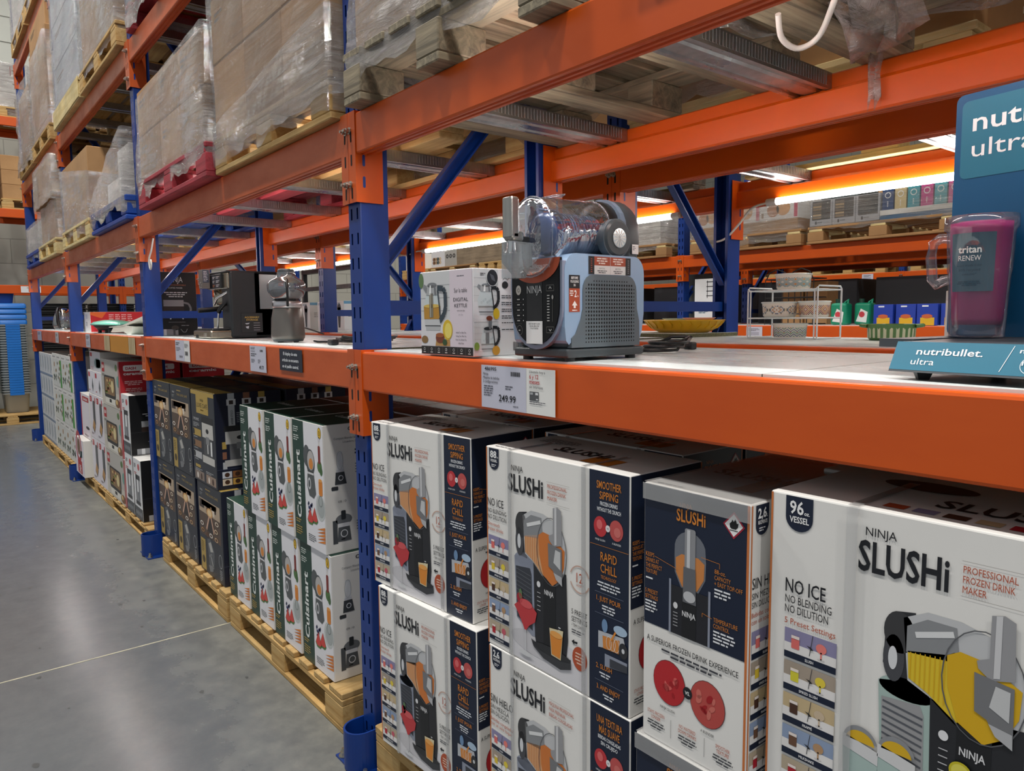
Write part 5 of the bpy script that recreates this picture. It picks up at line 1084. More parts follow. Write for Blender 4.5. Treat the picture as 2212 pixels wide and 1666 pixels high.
card(-4.74, -4.55, 1.235, 1.343, 'faded lilac card on the griddle bay beam', '#bcbdc9', tag_m)
card(-3.975, -3.78, 1.232, 1.340, 'wood-patterned card on the griddle bay beam, left of the amber stretch', PAPW); card(-3.17, -2.985, 1.232, 1.338, 'wood-patterned card on the griddle bay beam, right of the amber stretch', PAPW)
mb = MB(); mb.box(-3.765, -3.185, -0.0030, -0.0022, Z1-BH+0.004, Z1-0.004, AMBER); tag(mb.build('amber_panel'), 'amber stretch of film over the griddle bay beam', 'panel')
card(-7.90, -7.55, 1.235, 1.338, 'lilac card at the far end of the farthest beam', '#a9abc6', tag_m); card(-6.47, -6.26, 1.235, 1.338, 'grey card near the middle of the farthest beam', '#c3c2c6', tag_m)
# ---------------------------------------------------------------- things on the display shelf, near bay
ZS = DK+0.0003
def kettle_pic(A, x, y, k, liq=None, openlid=False, bg=True):
    """glass kettle, about 0.12 m tall at k=1, lower left at x, y"""
    A.at(x, y, k, k); hc = '#33414b' if liq else '#1d1f24'
    A.poly([(0.012, 0.0), (0.078, 0.0), (0.081, 0.012), (0.010, 0.012)], '#b7b8ba', 2); A.poly([(0.006, 0.012), (0.082, 0.012), (0.080, 0.030), (0.005, 0.030)], '#c6c7c9', 2); A.rect(0.008, 0.0115, 0.081, 0.0135, '#2b2d31', 3)
    A.poly([(0.004, 0.030), (0.080, 0.030), (0.082, 0.060), (0.070, 0.097), (0.016, 0.097), (0.002, 0.060)], '#c9d2d4', 2)
    if liq: A.poly([(0.004, 0.030), (0.080, 0.030), (0.0815, 0.064), (0.0025, 0.064)], liq, 3); A.ell(0.042, 0.064, 0.039, 0.005, '#d6b458', 4); A.rect(0.030, 0.034, 0.048, 0.097, '#7d7768', 4); A.rect(0.034, 0.034, 0.038, 0.097, '#b1ac9c', 5)
    else:
        A.rect(0.005, 0.030, 0.080, 0.036, '#8f8d8a', 3)
        for i in range(6): A.ring(0.02+0.010*i, 0.05+0.006*(i % 3), 0.004, 0.001, '#8fa0a6', 3, 8)
    if not openlid:
        A.poly([(0.016, 0.093), (0.072, 0.093), (0.066, 0.118), (0.022, 0.118)], '#a9abad', 4); A.poly([(0.030, 0.093), (0.040, 0.093), (0.040, 0.118), (0.034, 0.118)], '#eceded', 5); A.poly([(0.056, 0.093), (0.064, 0.093), (0.060, 0.118), (0.054, 0.118)], '#6d7074', 5); A.ell(0.044, 0.118, 0.022, 0.007, '#7c7f83', 4)
        A.poly([(0.018, 0.116), (0.006, 0.122), (0.0, 0.112), (0.016, 0.098)], '#85888c', 3)
    else:
        A.poly([(0.018, 0.086), (0.070, 0.086), (0.066, 0.104), (0.020, 0.104)], '#a2a4a7', 4); A.ell(0.043, 0.104, 0.024, 0.008, '#24262a', 5); A.ell(0.056, 0.124, 0.009, 0.024, '#6a6d71', 6, rot=-8); A.rect(0.030, 0.036, 0.050, 0.086, '#77797c', 3)
    A.line([(0.070, 0.110), (0.096, 0.108), (0.105, 0.098), (0.106, 0.060), (0.098, 0.042), (0.080, 0.026)], 0.014, hc, 6); A.line([(0.070, 0.104), (0.078, 0.060), (0.082, 0.02)], 0.005, hc, 5); A.at()
def marble(A, a, b, c, d, seed=0):
    A.rect(a, b, c, d, '#cfd0d1', 0); A.rect(a, b, c, b+(d-b)*0.36, '#dbd9dc', 1)
    for i in range(3): A.rect(a, b+(d-b)*(0.48+0.17*i), c, b+(d-b)*(0.485+0.17*i), '#a7a9ac', 1)
def kettle_box():
    W, D, H = 0.238, 0.185, 0.218
    mb = MB(); mb.rbox(0, W, 0, D, 0, H, mat('satin_white_card', '#e3e1e3', 0.35), 0.002, n=2); o = mb.build('kettle_box', None, (0.373, 0.010, ZS), rad(0.5)); tag(o, 'white and pink box with digital kettle pictures, left of the slush machine', 'box')
    A = Art((0, 0, 0), (1, 0, 0), (0, 0, 1), (0, -1, 0)); marble(A, 0.002, 0.023, 0.139, H-0.002); A.rect(0.139, 0.023, W-0.002, H-0.002, '#dccfd8', 1)
    A.ell(0.006, 0.195, 0.012, 0.020, '#5d7a4f', 2); kettle_pic(A, 0.015, 0.064, 1.0, '#b9872f')
    A.ell(0.128, 0.066, 0.022, 0.026, '#d9b52a', 3); A.ell(0.131, 0.064, 0.016, 0.020, '#ead76a', 4); A.poly([(0.070, 0.024), (0.138, 0.024), (0.138, 0.040), (0.075, 0.042)], '#b78a4f', 2); A.ell(0.093, 0.045, 0.020, 0.013, '#7a3a22', 4); A.ell(0.093, 0.052, 0.019, 0.006, '#a0592f', 5); A.ell(0.115, 0.034, 0.010, 0.008, '#33502d', 5); A.ell(0.020, 0.040, 0.016, 0.010, '#8a6a3f', 3)
    A.text('Sur la table', 0.187, 0.160, 0.011, '#2c2c30', w=0.055, al='c', bold=-0.006, l=3); A.text('DIGITAL', 0.187, 0.138, 0.009, '#2c2c30', w=0.063, al='c', l=3); A.text('KETTLE', 0.187, 0.123, 0.009, '#2c2c30', w=0.054, al='c', l=3); A.text('WITH INFUSER', 0.187, 0.113, 0.003, '#55555a', w=0.034, al='c', l=3); A.text('1.7L · 57 oz.', 0.187, 0.103, 0.003, '#77777c', w=0.020, al='c', l=3); A.fine(0.187, 0.200, 0.05, '#77777c', 1, 0.002, al='c')
    for i, t in enumerate(('Herbal Tea, Black Tea,', 'Oolong Tea, White Tea,', 'Green Tea, Delicate Tea,', '& Boil Water')): A.text(t, 0.187, 0.058-i*0.009, 0.004, '#3c3c41', w=(0.044, 0.045, 0.047, 0.024)[i], al='c', l=3)
    A.rect(0.002, 0.002, W-0.002, 0.0225, '#221d1c', 1)
    for i in range(7):
        u = 0.018+i*0.034; A.fine(u, 0.006, 0.020, '#d6d3d0', 1, 0.002, al='c'); A.ring(u, 0.015, 0.004, 0.0008, '#efeeec', 3, 12)
        if i: A.rect(u-0.0172, 0.004, u-0.0168, 0.022, '#8d8784', 2)
    A.text('1.7', 0.018+3*0.034, 0.0125, 0.006, '#efeeec', al='c', l=4)
    A.build('front_print', o)
    A = Art((W, 0, 0), (0, 1, 0), (0, 0, 1), (1, 0, 0)); marble(A, 0.002, 0.090, 0.078, H-0.002); marble(A, 0.002, 0.002, 0.078, 0.087, 1); A.rect(0.002, 0.0868, 0.078, 0.0895, '#f1f0f0', 2)
    kettle_pic(A, 0.012, 0.103, 0.62); kettle_pic(A, 0.020, 0.012, 0.55, openlid=True); A.ell(0.058, 0.195, 0.017, 0.020, '#23262c', 8); A.ring(0.058, 0.195, 0.018, 0.001, '#e6e6e6', 9, ry=0.021); A.poly([(0.050, 0.205), (0.062, 0.200), (0.068, 0.185), (0.056, 0.190)], '#575b63', 9); A.ell(0.070, 0.106, 0.010, 0.014, '#d9b52a', 7); A.ell(0.048, 0.095, 0.010, 0.006, '#7a3a22', 7); A.ell(0.068, 0.014, 0.012, 0.012, '#c98f2d', 7); A.ell(0.008, 0.026, 0.008, 0.010, '#7da043', 7); A.fine(0.022, 0.204, 0.018, '#4a4c50', 2, 0.002, 0.002)
    for i in range(6): A.fine(0.088, 0.150-i*0.017, 0.075, '#33353a', 2 if i < 4 else 1, 0.0022, 0.003, seed=i)
    A.ell(0.100, 0.178, 0.010, 0.009, '#222326', 2); A.line([(0.092, 0.190), (0.100, 0.196), (0.108, 0.190), (0.114, 0.197)], 0.0012, '#222326'); A.rect(0.120, 0.165, 0.127, 0.192, '#7e8285', 2); bars(A, 0.125, 0.012, 0.036, 0.022)
    A.build('side_print', o); return o
kettle_box()
# ---- the slush machine on show
def slush_machine():
    t = thing('slush_machine', 'pale blue and grey frozen drink machine with a clear vessel, at the shelf edge', 'drink machine', (0.834, 0.028, ZS))
    GR = mat('slate_grey_plastic', '#5b666d', 0.42); LB = mat('pale_blue_plastic', '#93aecb', 0.32); RIM = mat('lavender_grey_rim', '#8b93a8', 0.3); DB = mat('dark_grey_body', '#40474b', 0.4); PANEL = mat('glossy_black_panel', '#0d0d0f', 0.3, spec=0.25)
    w = 0.087
    mb = MB(); mb.rbox(-0.090, 0.090, 0.004, 0.25, 0.007, 0.024, DB, 0.004); mb.rbox(-0.083, 0.083, 0.012, 0.242, 0.022, 0.19, DB, 0.012); mb.build('body', t)
    for x in (-0.07, 0.07):
        for y in (0.03, 0.225): m = MB(); m.cyl((x, y, 0), 0.012, 0.008, BLACKP, n=14); m.build('foot', t)
    # shroud: one shell over front, top and back
    out = [(0.0, 0.066)] + [(0.032-0.032*math.cos(rad(a)), 0.170+0.034*math.sin(rad(a))) for a in range(0, 91, 15)] + [(0.218+0.034*math.sin(rad(a)), 0.170+0.034*math.cos(rad(a))) for a in range(0, 91, 15)] + [(0.252, 0.09), (0.246, 0.055), (0.236, 0.035), (0.228, 0.035), (0.230, 0.07), (0.222, 0.11), (0.060, 0.11), (0.052, 0.09), (0.030, 0.045), (0.012, 0.032), (0.004, 0.040)]
    mb = MB(); mb.prism(out, 'x', -w, w, LB); mb.build('shroud', t, bevel=0.004)
    # vented side panels
    pan = [(0.018, 0.026), (0.236, 0.026), (0.234, 0.075), (0.226, 0.100), (0.224, 0.135)] + [(0.194+0.030*math.cos(rad(a)), 0.135+0.030*math.sin(rad(a))) for a in range(0, 91, 18)] + [(0.082-0.030*math.sin(rad(a)), 0.135+0.030*math.cos(rad(a))) for a in range(0, 91, 18)] + [(0.052, 0.100), (0.046, 0.080), (0.030, 0.052), (0.018, 0.044)]
    for s in (1, -1):
        mb = MB(); mb.prism(pan if s > 0 else pan, 'x', s*(w-0.012), s*(w+0.0025), GR)
        for j in range(17):
            for i in range(20):
                y = 0.061+i*0.0081; z = 0.036+j*0.0073
                if (j == 16 and (i < 3 or i > 16)) or (j == 15 and (i < 1 or i > 18)): continue
                if y > 0.218: continue
                r = 0.0024 if 0 < j < 16 and 0 < i < 19 else 0.0016
                mb.add([(s*(w+0.0029), y+r*math.cos(PI*k/4), z+r*math.sin(PI*k/4)) for k in range(8)], [tuple(range(8))], DARKHOLE)
        mb.build('vent_panel', t)
    # control panel with its rounded lower end
    def U(hw, top, bot, n=14): return [(-hw, top)] + [(-hw*math.cos(rad(a)), bot+hw*0.95-hw*0.95*math.sin(rad(a))) for a in [180*i/n for i in range(n+1)]] + [(hw, top)]
    mb = MB(); mb.prism(U(0.086, 0.190, 0.022), 'y', -0.006, 0.006, RIM); mb.build('panel_rim', t, bevel=0.002)
    mb = MB(); mb.prism(U(0.079, 0.196, 0.031), 'y', -0.0095, 0.0, PANEL); mb.build('control_panel', t, bevel=0.001)
    A = Art((0, -0.0095, 0), (1, 0, 0), (0, 0, 1), (0, -1, 0))
    A.rect(-0.026, 0.034, 0.026, 0.155, '#1b1b1d', 0); A.text('NINJA', 0.0, 0.131, 0.0145, '#d5d3d0', w=0.050, al='c', bold=0.0, l=2)
    A.ell(-0.055, 0.138, 0.009, 0.0095, '#b9b2aa', 1); A.ring(-0.055, 0.138, 0.004, 0.001, '#5d5852', 2, 12)
    for i in range(5): A.fine(-0.055, 0.119-i*0.0105, 0.016, '#bdb9b4', 1, 0.002, al='c'); A.ell(-0.038, 0.120-i*0.0105, 0.0012, 0.0012, '#efeeec', 2, 8); A.rect(-0.066, 0.114-i*0.0105, -0.044, 0.1143-i*0.0105, '#6b6864', 1)
    A.ring(-0.052, 0.059, 0.010, 0.0006, '#8d8a86', 1, ry=0.010); A.fine(-0.052, 0.058, 0.010, '#c9c5c0', 1, 0.002, al='c')
    for v in (0.139, 0.060): A.line([(0.040, v-0.005), (0.064, v-0.005), (0.064, v+0.006), (0.040, v+0.006), (0.040, v-0.005)], 0.0007, '#77746f', 1)
    A.line([(0.048, 0.138), (0.052, 0.142), (0.056, 0.138)], 0.0013, '#d8d6d3', 1); A.line([(0.048, 0.062), (0.052, 0.058), (0.056, 0.062)], 0.0013, '#d8d6d3', 1)
    for i in range(10): A.rect(0.042, 0.077+i*0.0053, 0.050, 0.0785+i*0.0053, '#d8d6d3', 1)
    A.line([(0.060, 0.076), (0.060, 0.124)], 0.0018, '#4f4d4a', 1); A.ell(0.060, 0.122, 0.003, 0.004, '#a9a6a2', 2)
    A.build('panel_print', t)
    A = Art((0, -0.0098, 0), (1, 0, 0), (0, 0, 1), (0, -1, 0)); A.rect(-0.028, 0.033, 0.027, 0.077, '#e9e7e6', 1)
    for i, tx in enumerate(('FOR THE BEST SLUSH,', 'SCAN BELOW', 'TO GET STARTED')): A.text(tx, 0, 0.0705-i*0.0045, 0.003, '#3a3a3d', w=0.038-0.006*i, al='c', l=2)
    A.build('white_sticker', t)
    A = Art((0, -0.0100, 0), (1, 0, 0), (0, 0, 1), (0, -1, 0)); A.poly([(-0.084, 0.196)] + [(-0.084*math.cos(rad(a)), 0.196-0.046*math.sin(rad(a))) for a in range(10, 171, 10)] + [(0.084, 0.196)], '#a8492a', 1)
    A.text('REMOVE CONDENSATION CATCH', 0, 0.178, 0.0062, '#f0ddd2', w=0.105, al='c', bold=0.01, l=2); A.text('TO CLEAN AFTER EACH USE', 0, 0.168, 0.0046, '#f0ddd2', w=0.066, al='c', l=2); A.build('orange_label', t)
    A = Art((w, 0, 0), (0, 1, 0), (0, 0, 1), (1, 0, 0))
    A.rect(0.070, 0.166, 0.205, 0.200, '#e6e4e2', 1); A.rect(0.088, 0.183, 0.188, 0.200, '#a8492a', 2); A.rect(0.070, 0.166, 0.088, 0.200, '#1a1a1c', 2); A.rect(0.188, 0.166, 0.205, 0.200, '#1a1a1c', 2); A.rect(0.1375, 0.166, 0.1385, 0.200, '#c9c6c3', 3)
    for u in (0.112, 0.163):
        A.fine(u, 0.195, 0.036, '#f0ddd2', 3, 0.0025, 0.0020, al='c', l=3); A.text('HOW TO FILL', u, 0.176, 0.003, '#3a3a3d', w=0.018, al='c', l=3); A.fine(u, 0.172, 0.034, '#55555a', 2, 0.0016, 0.0018, al='c', l=3)
    for i in range(7): A.rect(0.077, 0.170+i*0.004, 0.081, 0.1715+i*0.004, '#a8492a', 3); A.rect(0.195, 0.170+i*0.004, 0.199, 0.1715+i*0.004, '#8d8d90', 3)
    A.rect(0.012, 0.138, 0.044, 0.163, '#19191b', 1); A.rect(0.012, 0.094, 0.044, 0.138, '#a8492a', 1)
    for i, tx in enumerate(('BEFORE', 'PLUGGING', 'IN')): A.text(tx, 0.028, 0.1555-i*0.0068, 0.0046, '#efeeec', w=(0.020, 0.024, 0.005)[i], al='c', bold=0.015, l=3)
    A.text('2', 0.0305, 0.122, 0.0125, '#f3ece7', al='c', bold=0.02, l=3); A.fine(0.019, 0.132, 0.011, '#f3ece7', 3, 0.002, 0.002, al='c', l=3); A.text('hr', 0.038, 0.122, 0.004, '#f3ece7', al='c', l=3); A.poly([(0.028, 0.115), (0.036, 0.106), (0.031, 0.106), (0.031, 0.101), (0.025, 0.101), (0.025, 0.106), (0.020, 0.106)], '#f3ece7', 3); A.fine(0.028, 0.096, 0.024, '#f3ece7', 1, 0.002, al='c', l=3)
    A.build('side_labels', t)
    # drum: evaporator inside, clear vessel round it
    EV = mat('blue_grey_evaporator', '#7f9cc6', 0.25, 0.3); zc = 0.292
    mb = MB(); prof = []
    for i in range(15): y = 0.030+i*0.0086; prof += [(0.0480, y), (0.0485, y+0.0022), (0.0480, y+0.0044), (0.0390, y+0.0050), (0.0390, y+0.0080)]
    mb.lathe([(0.001, 0.028)] + prof + [(0.001, 0.160)], EV, (0, 0, zc-0.012), 32, smooth=False, axis='y'); mb.build('chilling_drum', t)
    mb = MB(); mb.lathe([(0.001, 0.004), (0.036, 0.004), (0.046, 0.012), (0.048, 0.030), (0.001, 0.030)], mat('navy_auger_cap', '#23396a', 0.3), (0, 0, zc-0.012), 24, axis='y'); mb.tube([(0, 0.006, zc+0.04), (0.03, 0.03, zc+0.035), (0.05, 0.06, zc-0.01), (0.03, 0.09, zc-0.06), (-0.03, 0.12, zc-0.05), (-0.05, 0.14, zc)], 0.003, MATS['navy_auger_cap']); mb.build('auger', t)
    def stad(hw, top, bot, n=12): r = hw; return [(hw*math.cos(rad(a)), top-hw+hw*math.sin(rad(a))) for a in [180*i/n for i in range(n+1)]] + [(hw*math.cos(rad(a)), bot+hw*0.75+hw*0.75*math.sin(rad(a))) for a in [180+180*i/n for i in range(n+1)]]
    VC = clear('clear_vessel_plastic', '#eef4fb', 0.05, 0.02, 0.13, 0.35); loops = []
    for y, hw, tp, bt in ((-0.036, 0.052, 0.338, 0.205), (-0.028, 0.066, 0.352, 0.190), (-0.018, 0.070, 0.357, 0.185), (0.0, 0.071, 0.358, 0.190), (0.03, 0.071, 0.359, 0.222), (0.10, 0.071, 0.360, 0.232), (0.158, 0.071, 0.361, 0.234)):
        loops.append([(a, y, b) for a, b in stad(hw, tp, bt)])
    mb = MB(); mb.loft(loops, VC, True, True); mb.build('clear_vessel', t)
    mb = MB()
    for y, hw, tp, bt in ((-0.020, 0.0708, 0.3575, 0.184), (0.155, 0.0718, 0.3618, 0.2335)): P = [(a, y, b) for a, b in stad(hw, tp, bt)]; mb.tube(P, 0.0016, VC, 6, closed=True)
    mb.tube([(-0.03, 0.03, 0.361), (-0.034, 0.05, 0.364), (0.0, 0.07, 0.365), (0.034, 0.05, 0.364), (0.03, 0.03, 0.361)], 0.0022, VC, 6, closed=True); mb.tube([(0.0712, -0.015, 0.300), (0.0716, 0.155, 0.303)], 0.0012, VC, 6); mb.build('vessel_ridges', t)
    # motor housing at the back
    mb = MB(); mb.lathe([(0.001, 0.156), (0.062, 0.157), (0.066, 0.165), (0.066, 0.215), (0.001, 0.216)], mat('black_motor_cover', '#1f1d1c', 0.3), (0, 0, zc+0.006), 28, axis='y', sy=1.0); mb.build('motor_cover', t)
    loops = []
    for y, g in ((0.196, 1.0), (0.204, 1.03), (0.240, 1.03), (0.252, 0.97)): loops.append([(a*g, y, 0.19+(b-0.19)*(1+(g-1)*0.5)) for a, b in stad(0.073, 0.366, 0.200)])
    mb = MB(); mb.loft(loops, DB, True, True); mb.rbox(-0.073, 0.073, 0.205, 0.25, 0.17, 0.29, DB, 0.01); mb.build('rear_housing', t)
    mb = MB()
    L0 = [(a, b) for a, b in stad(0.0765, 0.370, 0.200)][:13]; L1 = [(a, b) for a, b in stad(0.064, 0.356, 0.200)][:13]
    mb.prism(L0+L1[::-1], 'y', 0.190, 0.204, mat('blue_grey_arch', '#6d7f92', 0.35)); mb.build('rear_arch', t)
    mb = MB(); mb.cyl((0.060, 0.168, 0.272), 0.044, 0.020, GR, 'x', 32); mb.cyl((0.080, 0.168, 0.272), 0.041, 0.006, DB, 'x', 32, r2=0.037); mb.cyl((0.086, 0.168, 0.272), 0.0215, 0.0025, CHROME, 'x', 28); mb.build('lock_knob', t)
    mb = MB(); 
    for i in range(12): a = 2*PI*i/12; mb.add([(0.0888, 0.168, 0.272), (0.0888, 0.168+0.020*math.cos(a), 0.272+0.020*math.sin(a)), (0.0888, 0.168+0.020*math.cos(a+0.25), 0.272+0.020*math.sin(a+0.25))], [(0, 1, 2)], STEEL)
    mb.build('knob_disc', t)
    # dispensing handle and spout
    mb = MB(); mb.rbox(-0.016, 0.016, -0.088, -0.062, 0.262, 0.352, STEEL, 0.006); mb.rbox(-0.016, 0.016, -0.084, -0.050, 0.258, 0.280, STEEL, 0.006); mb.rbox(-0.011, 0.011, -0.060, -0.030, 0.256, 0.270, BLACKP, 0.003); mb.build('dispensing_handle', t)
    mb = MB(); SPC = clear('clear_spout_plastic', '#f2f6f8', 0.16, 0.05, 0.2)
    mb.loft([[(-0.017, -0.088, 0.180), (0.017, -0.088, 0.180), (0.017, -0.050, 0.180), (-0.017, -0.050, 0.180)], [(-0.017, -0.088, 0.215), (0.017, -0.088, 0.215), (0.019, -0.034, 0.212), (-0.019, -0.034, 0.212)], [(-0.018, -0.086, 0.258), (0.018, -0.086, 0.258), (0.020, -0.034, 0.256), (-0.020, -0.034, 0.256)]], SPC, False, True, smooth=False); mb.rbox(-0.021, 0.021, -0.038, -0.032, 0.205, 0.256, SPC, 0.002); mb.build('clear_spout', t)
    mb = MB(); mb.lathe([(0.016, 0.235), (0.013, 0.245), (0.012, 0.262)], CHROME, (0, -0.070, 0), 16); mb.build('spout_valve', t)
    mb = MB(); P = [(0.03, 0.252, 0.03), (0.02, 0.30, 0.012), (-0.02, 0.36, 0.006)]
    for k in range(3):
        for i in range(13): a = 2*PI*i/12+0.8; P.append((-0.02+0.030*k*0.3+0.045*math.cos(a), 0.44+0.065*math.sin(a)+0.01*k, 0.008+0.010*k+0.012*(math.sin(a) > 0.3)))
    P += [(-0.03, 0.50, 0.020), (-0.06, 0.57, 0.010), (-0.07, 0.62, 0.006)]
    mb.tube(P, 0.0042, BLACKP, 7); mb.rbox(-0.085, -0.055, 0.62, 0.645, 0.0005, 0.022, BLACKP, 0.004); mb.build('power_cord', t)
    A = Art((0.0755, 0, 0), (0, 1, 0), (0, 0, 1), (1, 0, 0)); A.rect(0.222, 0.240, 0.244, 0.262, '#ecebe9', 3); A.fine(0.224, 0.256, 0.010, '#55565c', 3, 0.0015, 0.002, l=4); A.build('rating_label', t)
    for c in t.children:
        if c.name.split('.')[0] in ('body', 'shroud', 'vent_panel', 'panel_rim', 'control_panel', 'panel_print', 'white_sticker', 'orange_label', 'side_labels'): c.scale.z = 1.14
    return t
slush_machine()
# ---- blender display stand: tray with slanted sign, tall card, pink cup
TEAL = mat('teal_print', '#2b7089', 0.35); TEALD = mat('deep_teal_print', '#0f5078', 0.35); TEALP = mat('petrol_blue_card', '#10507a', 0.38)
yaw = rad(-8.5); st = thing('display_stand', 'teal display stand with a slanted blender sign, near end of the shelf', 'display stand', (1.571, 0.083, ZS), yaw)
mb = MB(); mb.prism([(0.0, 0.012), (0.022, 0.055), (0.27, 0.058), (0.27, 0.012)], 'x', -0.0, 0.50, mat('dark_grey_tray', '#3c4247', 0.4)); mb.box(-0.055, 0.001, 0.06, 0.27, 0.045, 0.058, MATS['dark_grey_tray']); mb.build('tray', st)
for x in (0.035, 0.46):
    for y in (0.03, 0.24): m = MB(); m.cyl((x, y, 0), 0.010, 0.013, BLACKP, n=4, r2=0.016, smooth=False); m.build('foot', st)
Vv = Vector((0, 0.022, 0.043)).normalized(); Nn = Vector((0, -0.043, 0.022)).normalized()
A = Art((0.004, 0.001, 0.0135), (1, 0, 0), Vv, Nn); A.rect(-0.004, 0.0015, 0.494, 0.047, TEAL, 0)
A.text('nutribullet.', 0.030, 0.0265, 0.0105, '#e9eef0', w=0.092, bold=0.012, l=2); A.text('ultra', 0.026, 0.0105, 0.0100, '#e9eef0', w=0.034, l=2); A.line([(0.148, 0.006), (0.158, 0.044)], 0.0009, '#dfe8ec', 2); A.text('nutrient extractor', 0.166, 0.034, 0.0066, '#e9eef0', w=0.110, bold=0.015, l=2)
A.ring(0.183, 0.017, 0.0125, 0.0008, '#cfdde3', 2); A.text('1200', 0.183, 0.0165, 0.0058, '#e9eef0', w=0.021, al='c', bold=0.02, l=3); A.text('watts', 0.183, 0.0105, 0.0032, '#e9eef0', w=0.012, al='c', l=3); A.text('powerful motor', 0.203, 0.0195, 0.0052, '#e9eef0', w=0.066, bold=0.012, l=2); A.text('potente motor', 0.202, 0.0120, 0.0052, '#e9eef0', w=0.064, bold=0.012, l=2); A.text('ALWAYS UNPLUG', 0.228, 0.0040, 0.0024, '#cfdde3', w=0.034, l=2)
A.build('sign_print', st)
mb = MB(); prf = rrect(0.46, 0.40, 0.012, 4); mb.prism([(a+0.175, b+0.258) for a, b in prf], 'y', 0.25, 0.256, TEALP); mb.build('backing_card', st)
A = Art((-0.055, 0.25, 0.058), (1, 0, 0), (0, 0, 1), (0, -1, 0)); A.rr(0.010, 0.262, 0.40, 0.388, 0.010, TEAL, 1); A.text('nutribullet.', 0.028, 0.338, 0.030, '#eef1f2', w=0.245, bold=0.012, l=3); A.text('ultra', 0.028, 0.296, 0.028, '#eef1f2', w=0.095, l=3); A.build('card_print', st)
mb = MB(); mb.rbox(0.125, 0.20, 0.215, 0.249, 0.059, 0.092, mat('charcoal_block', '#2c3138', 0.35), 0.003); mb.build('info_block', st)
A = Art((0.125, 0.215, 0.059), (1, 0, 0), (0, 0, 1), (0, -1, 0)); A.text('armed', 0.006, 0.014, 0.007, '#dfe3e6', l=2); A.text('solo', 0.006, 0.004, 0.007, '#dfe3e6', l=2); A.build('block_print', st)
def pink_cup(loc, rz):
    t = thing('blender_cup', 'clear double-walled cup with a pink inside, standing on the teal display stand', 'cup', loc, rz); H = 0.19
    CL = clear('clear_cup_plastic', '#fbf7fb', 0.05, 0.03, 0.12)
    mb = MB(); mb.lathe([(0.0, 0.0), (0.038, 0.0), (0.0385, 0.004), (0.043, 0.10), (0.0445, 0.105), (0.047, H-0.022), (0.051, H-0.020), (0.051, H-0.010), (0.0505, H), (0.0485, H), (0.0475, H-0.012)], CL, n=40); mb.tube([(-0.0505+0.001, 0, H-0.030), (-0.066, 0, H-0.028), (-0.078, 0, H-0.036), (-0.081, 0, H-0.060), (-0.077, 0, 0.095), (-0.070, 0, 0.086), (-0.058, 0, 0.092), (-0.042, 0, 0.094)], 0.0085, CL, 12); mb.build('outer_cup', t)
    mb = MB(); mb.lathe([(0.0, 0.020), (0.034, 0.020), (0.0355, 0.03), (0.0425, H-0.022), (0.0425, H-0.010), (0.041, H-0.012), (0.033, 0.026), (0.0, 0.026)], mat('pink_insert', '#b2317f', 0.4), n=40); mb.build('pink_insert', t)
    L = MB(); n = 14; r0, r1 = 0.0415, 0.0445; P = []
    for i in range(n+1):
        a = rad(-118+86*i/n); P.append(((r0*math.cos(a), r0*math.sin(a), 0.072), (r1*math.cos(a), r1*math.sin(a), 0.162)))
    for (a, b), (c, d) in zip(P, P[1:]): L.quad(a, c, d, b, mat('teal_wrap', '#3f7689', 0.4))
    L.build('paper_sleeve', t)
    am = rad(-75); A = Art((0.0462*math.cos(am), 0.0462*math.sin(am), 0.072), (-math.sin(am), math.cos(am), 0), (0.05*math.cos(am), 0.05*math.sin(am), 1), (math.cos(am), math.sin(am), 0))
    A.text('tritan', 0.0, 0.059, 0.0105, '#e4ece8', w=0.032, al='c', bold=0.02, l=1); A.text('RENEW', 0.0, 0.047, 0.0080, '#e4ece8', w=0.031, al='c', l=1); A.text('cups made from', 0, 0.038, 0.0036, '#28475a', w=0.034, al='c', l=1); A.text('50% recycled', 0, 0.031, 0.0036, '#28475a', w=0.029, al='c', l=1); A.text('content*', 0, 0.0245, 0.0036, '#28475a', w=0.020, al='c', l=1); A.fine(0, 0.014, 0.034, '#28475a', 3, 0.0012, 0.0016, al='c', l=1); A.build('sleeve_print', t)
pink_cup((1.622, 0.272, ZS+0.0585), rad(-12))
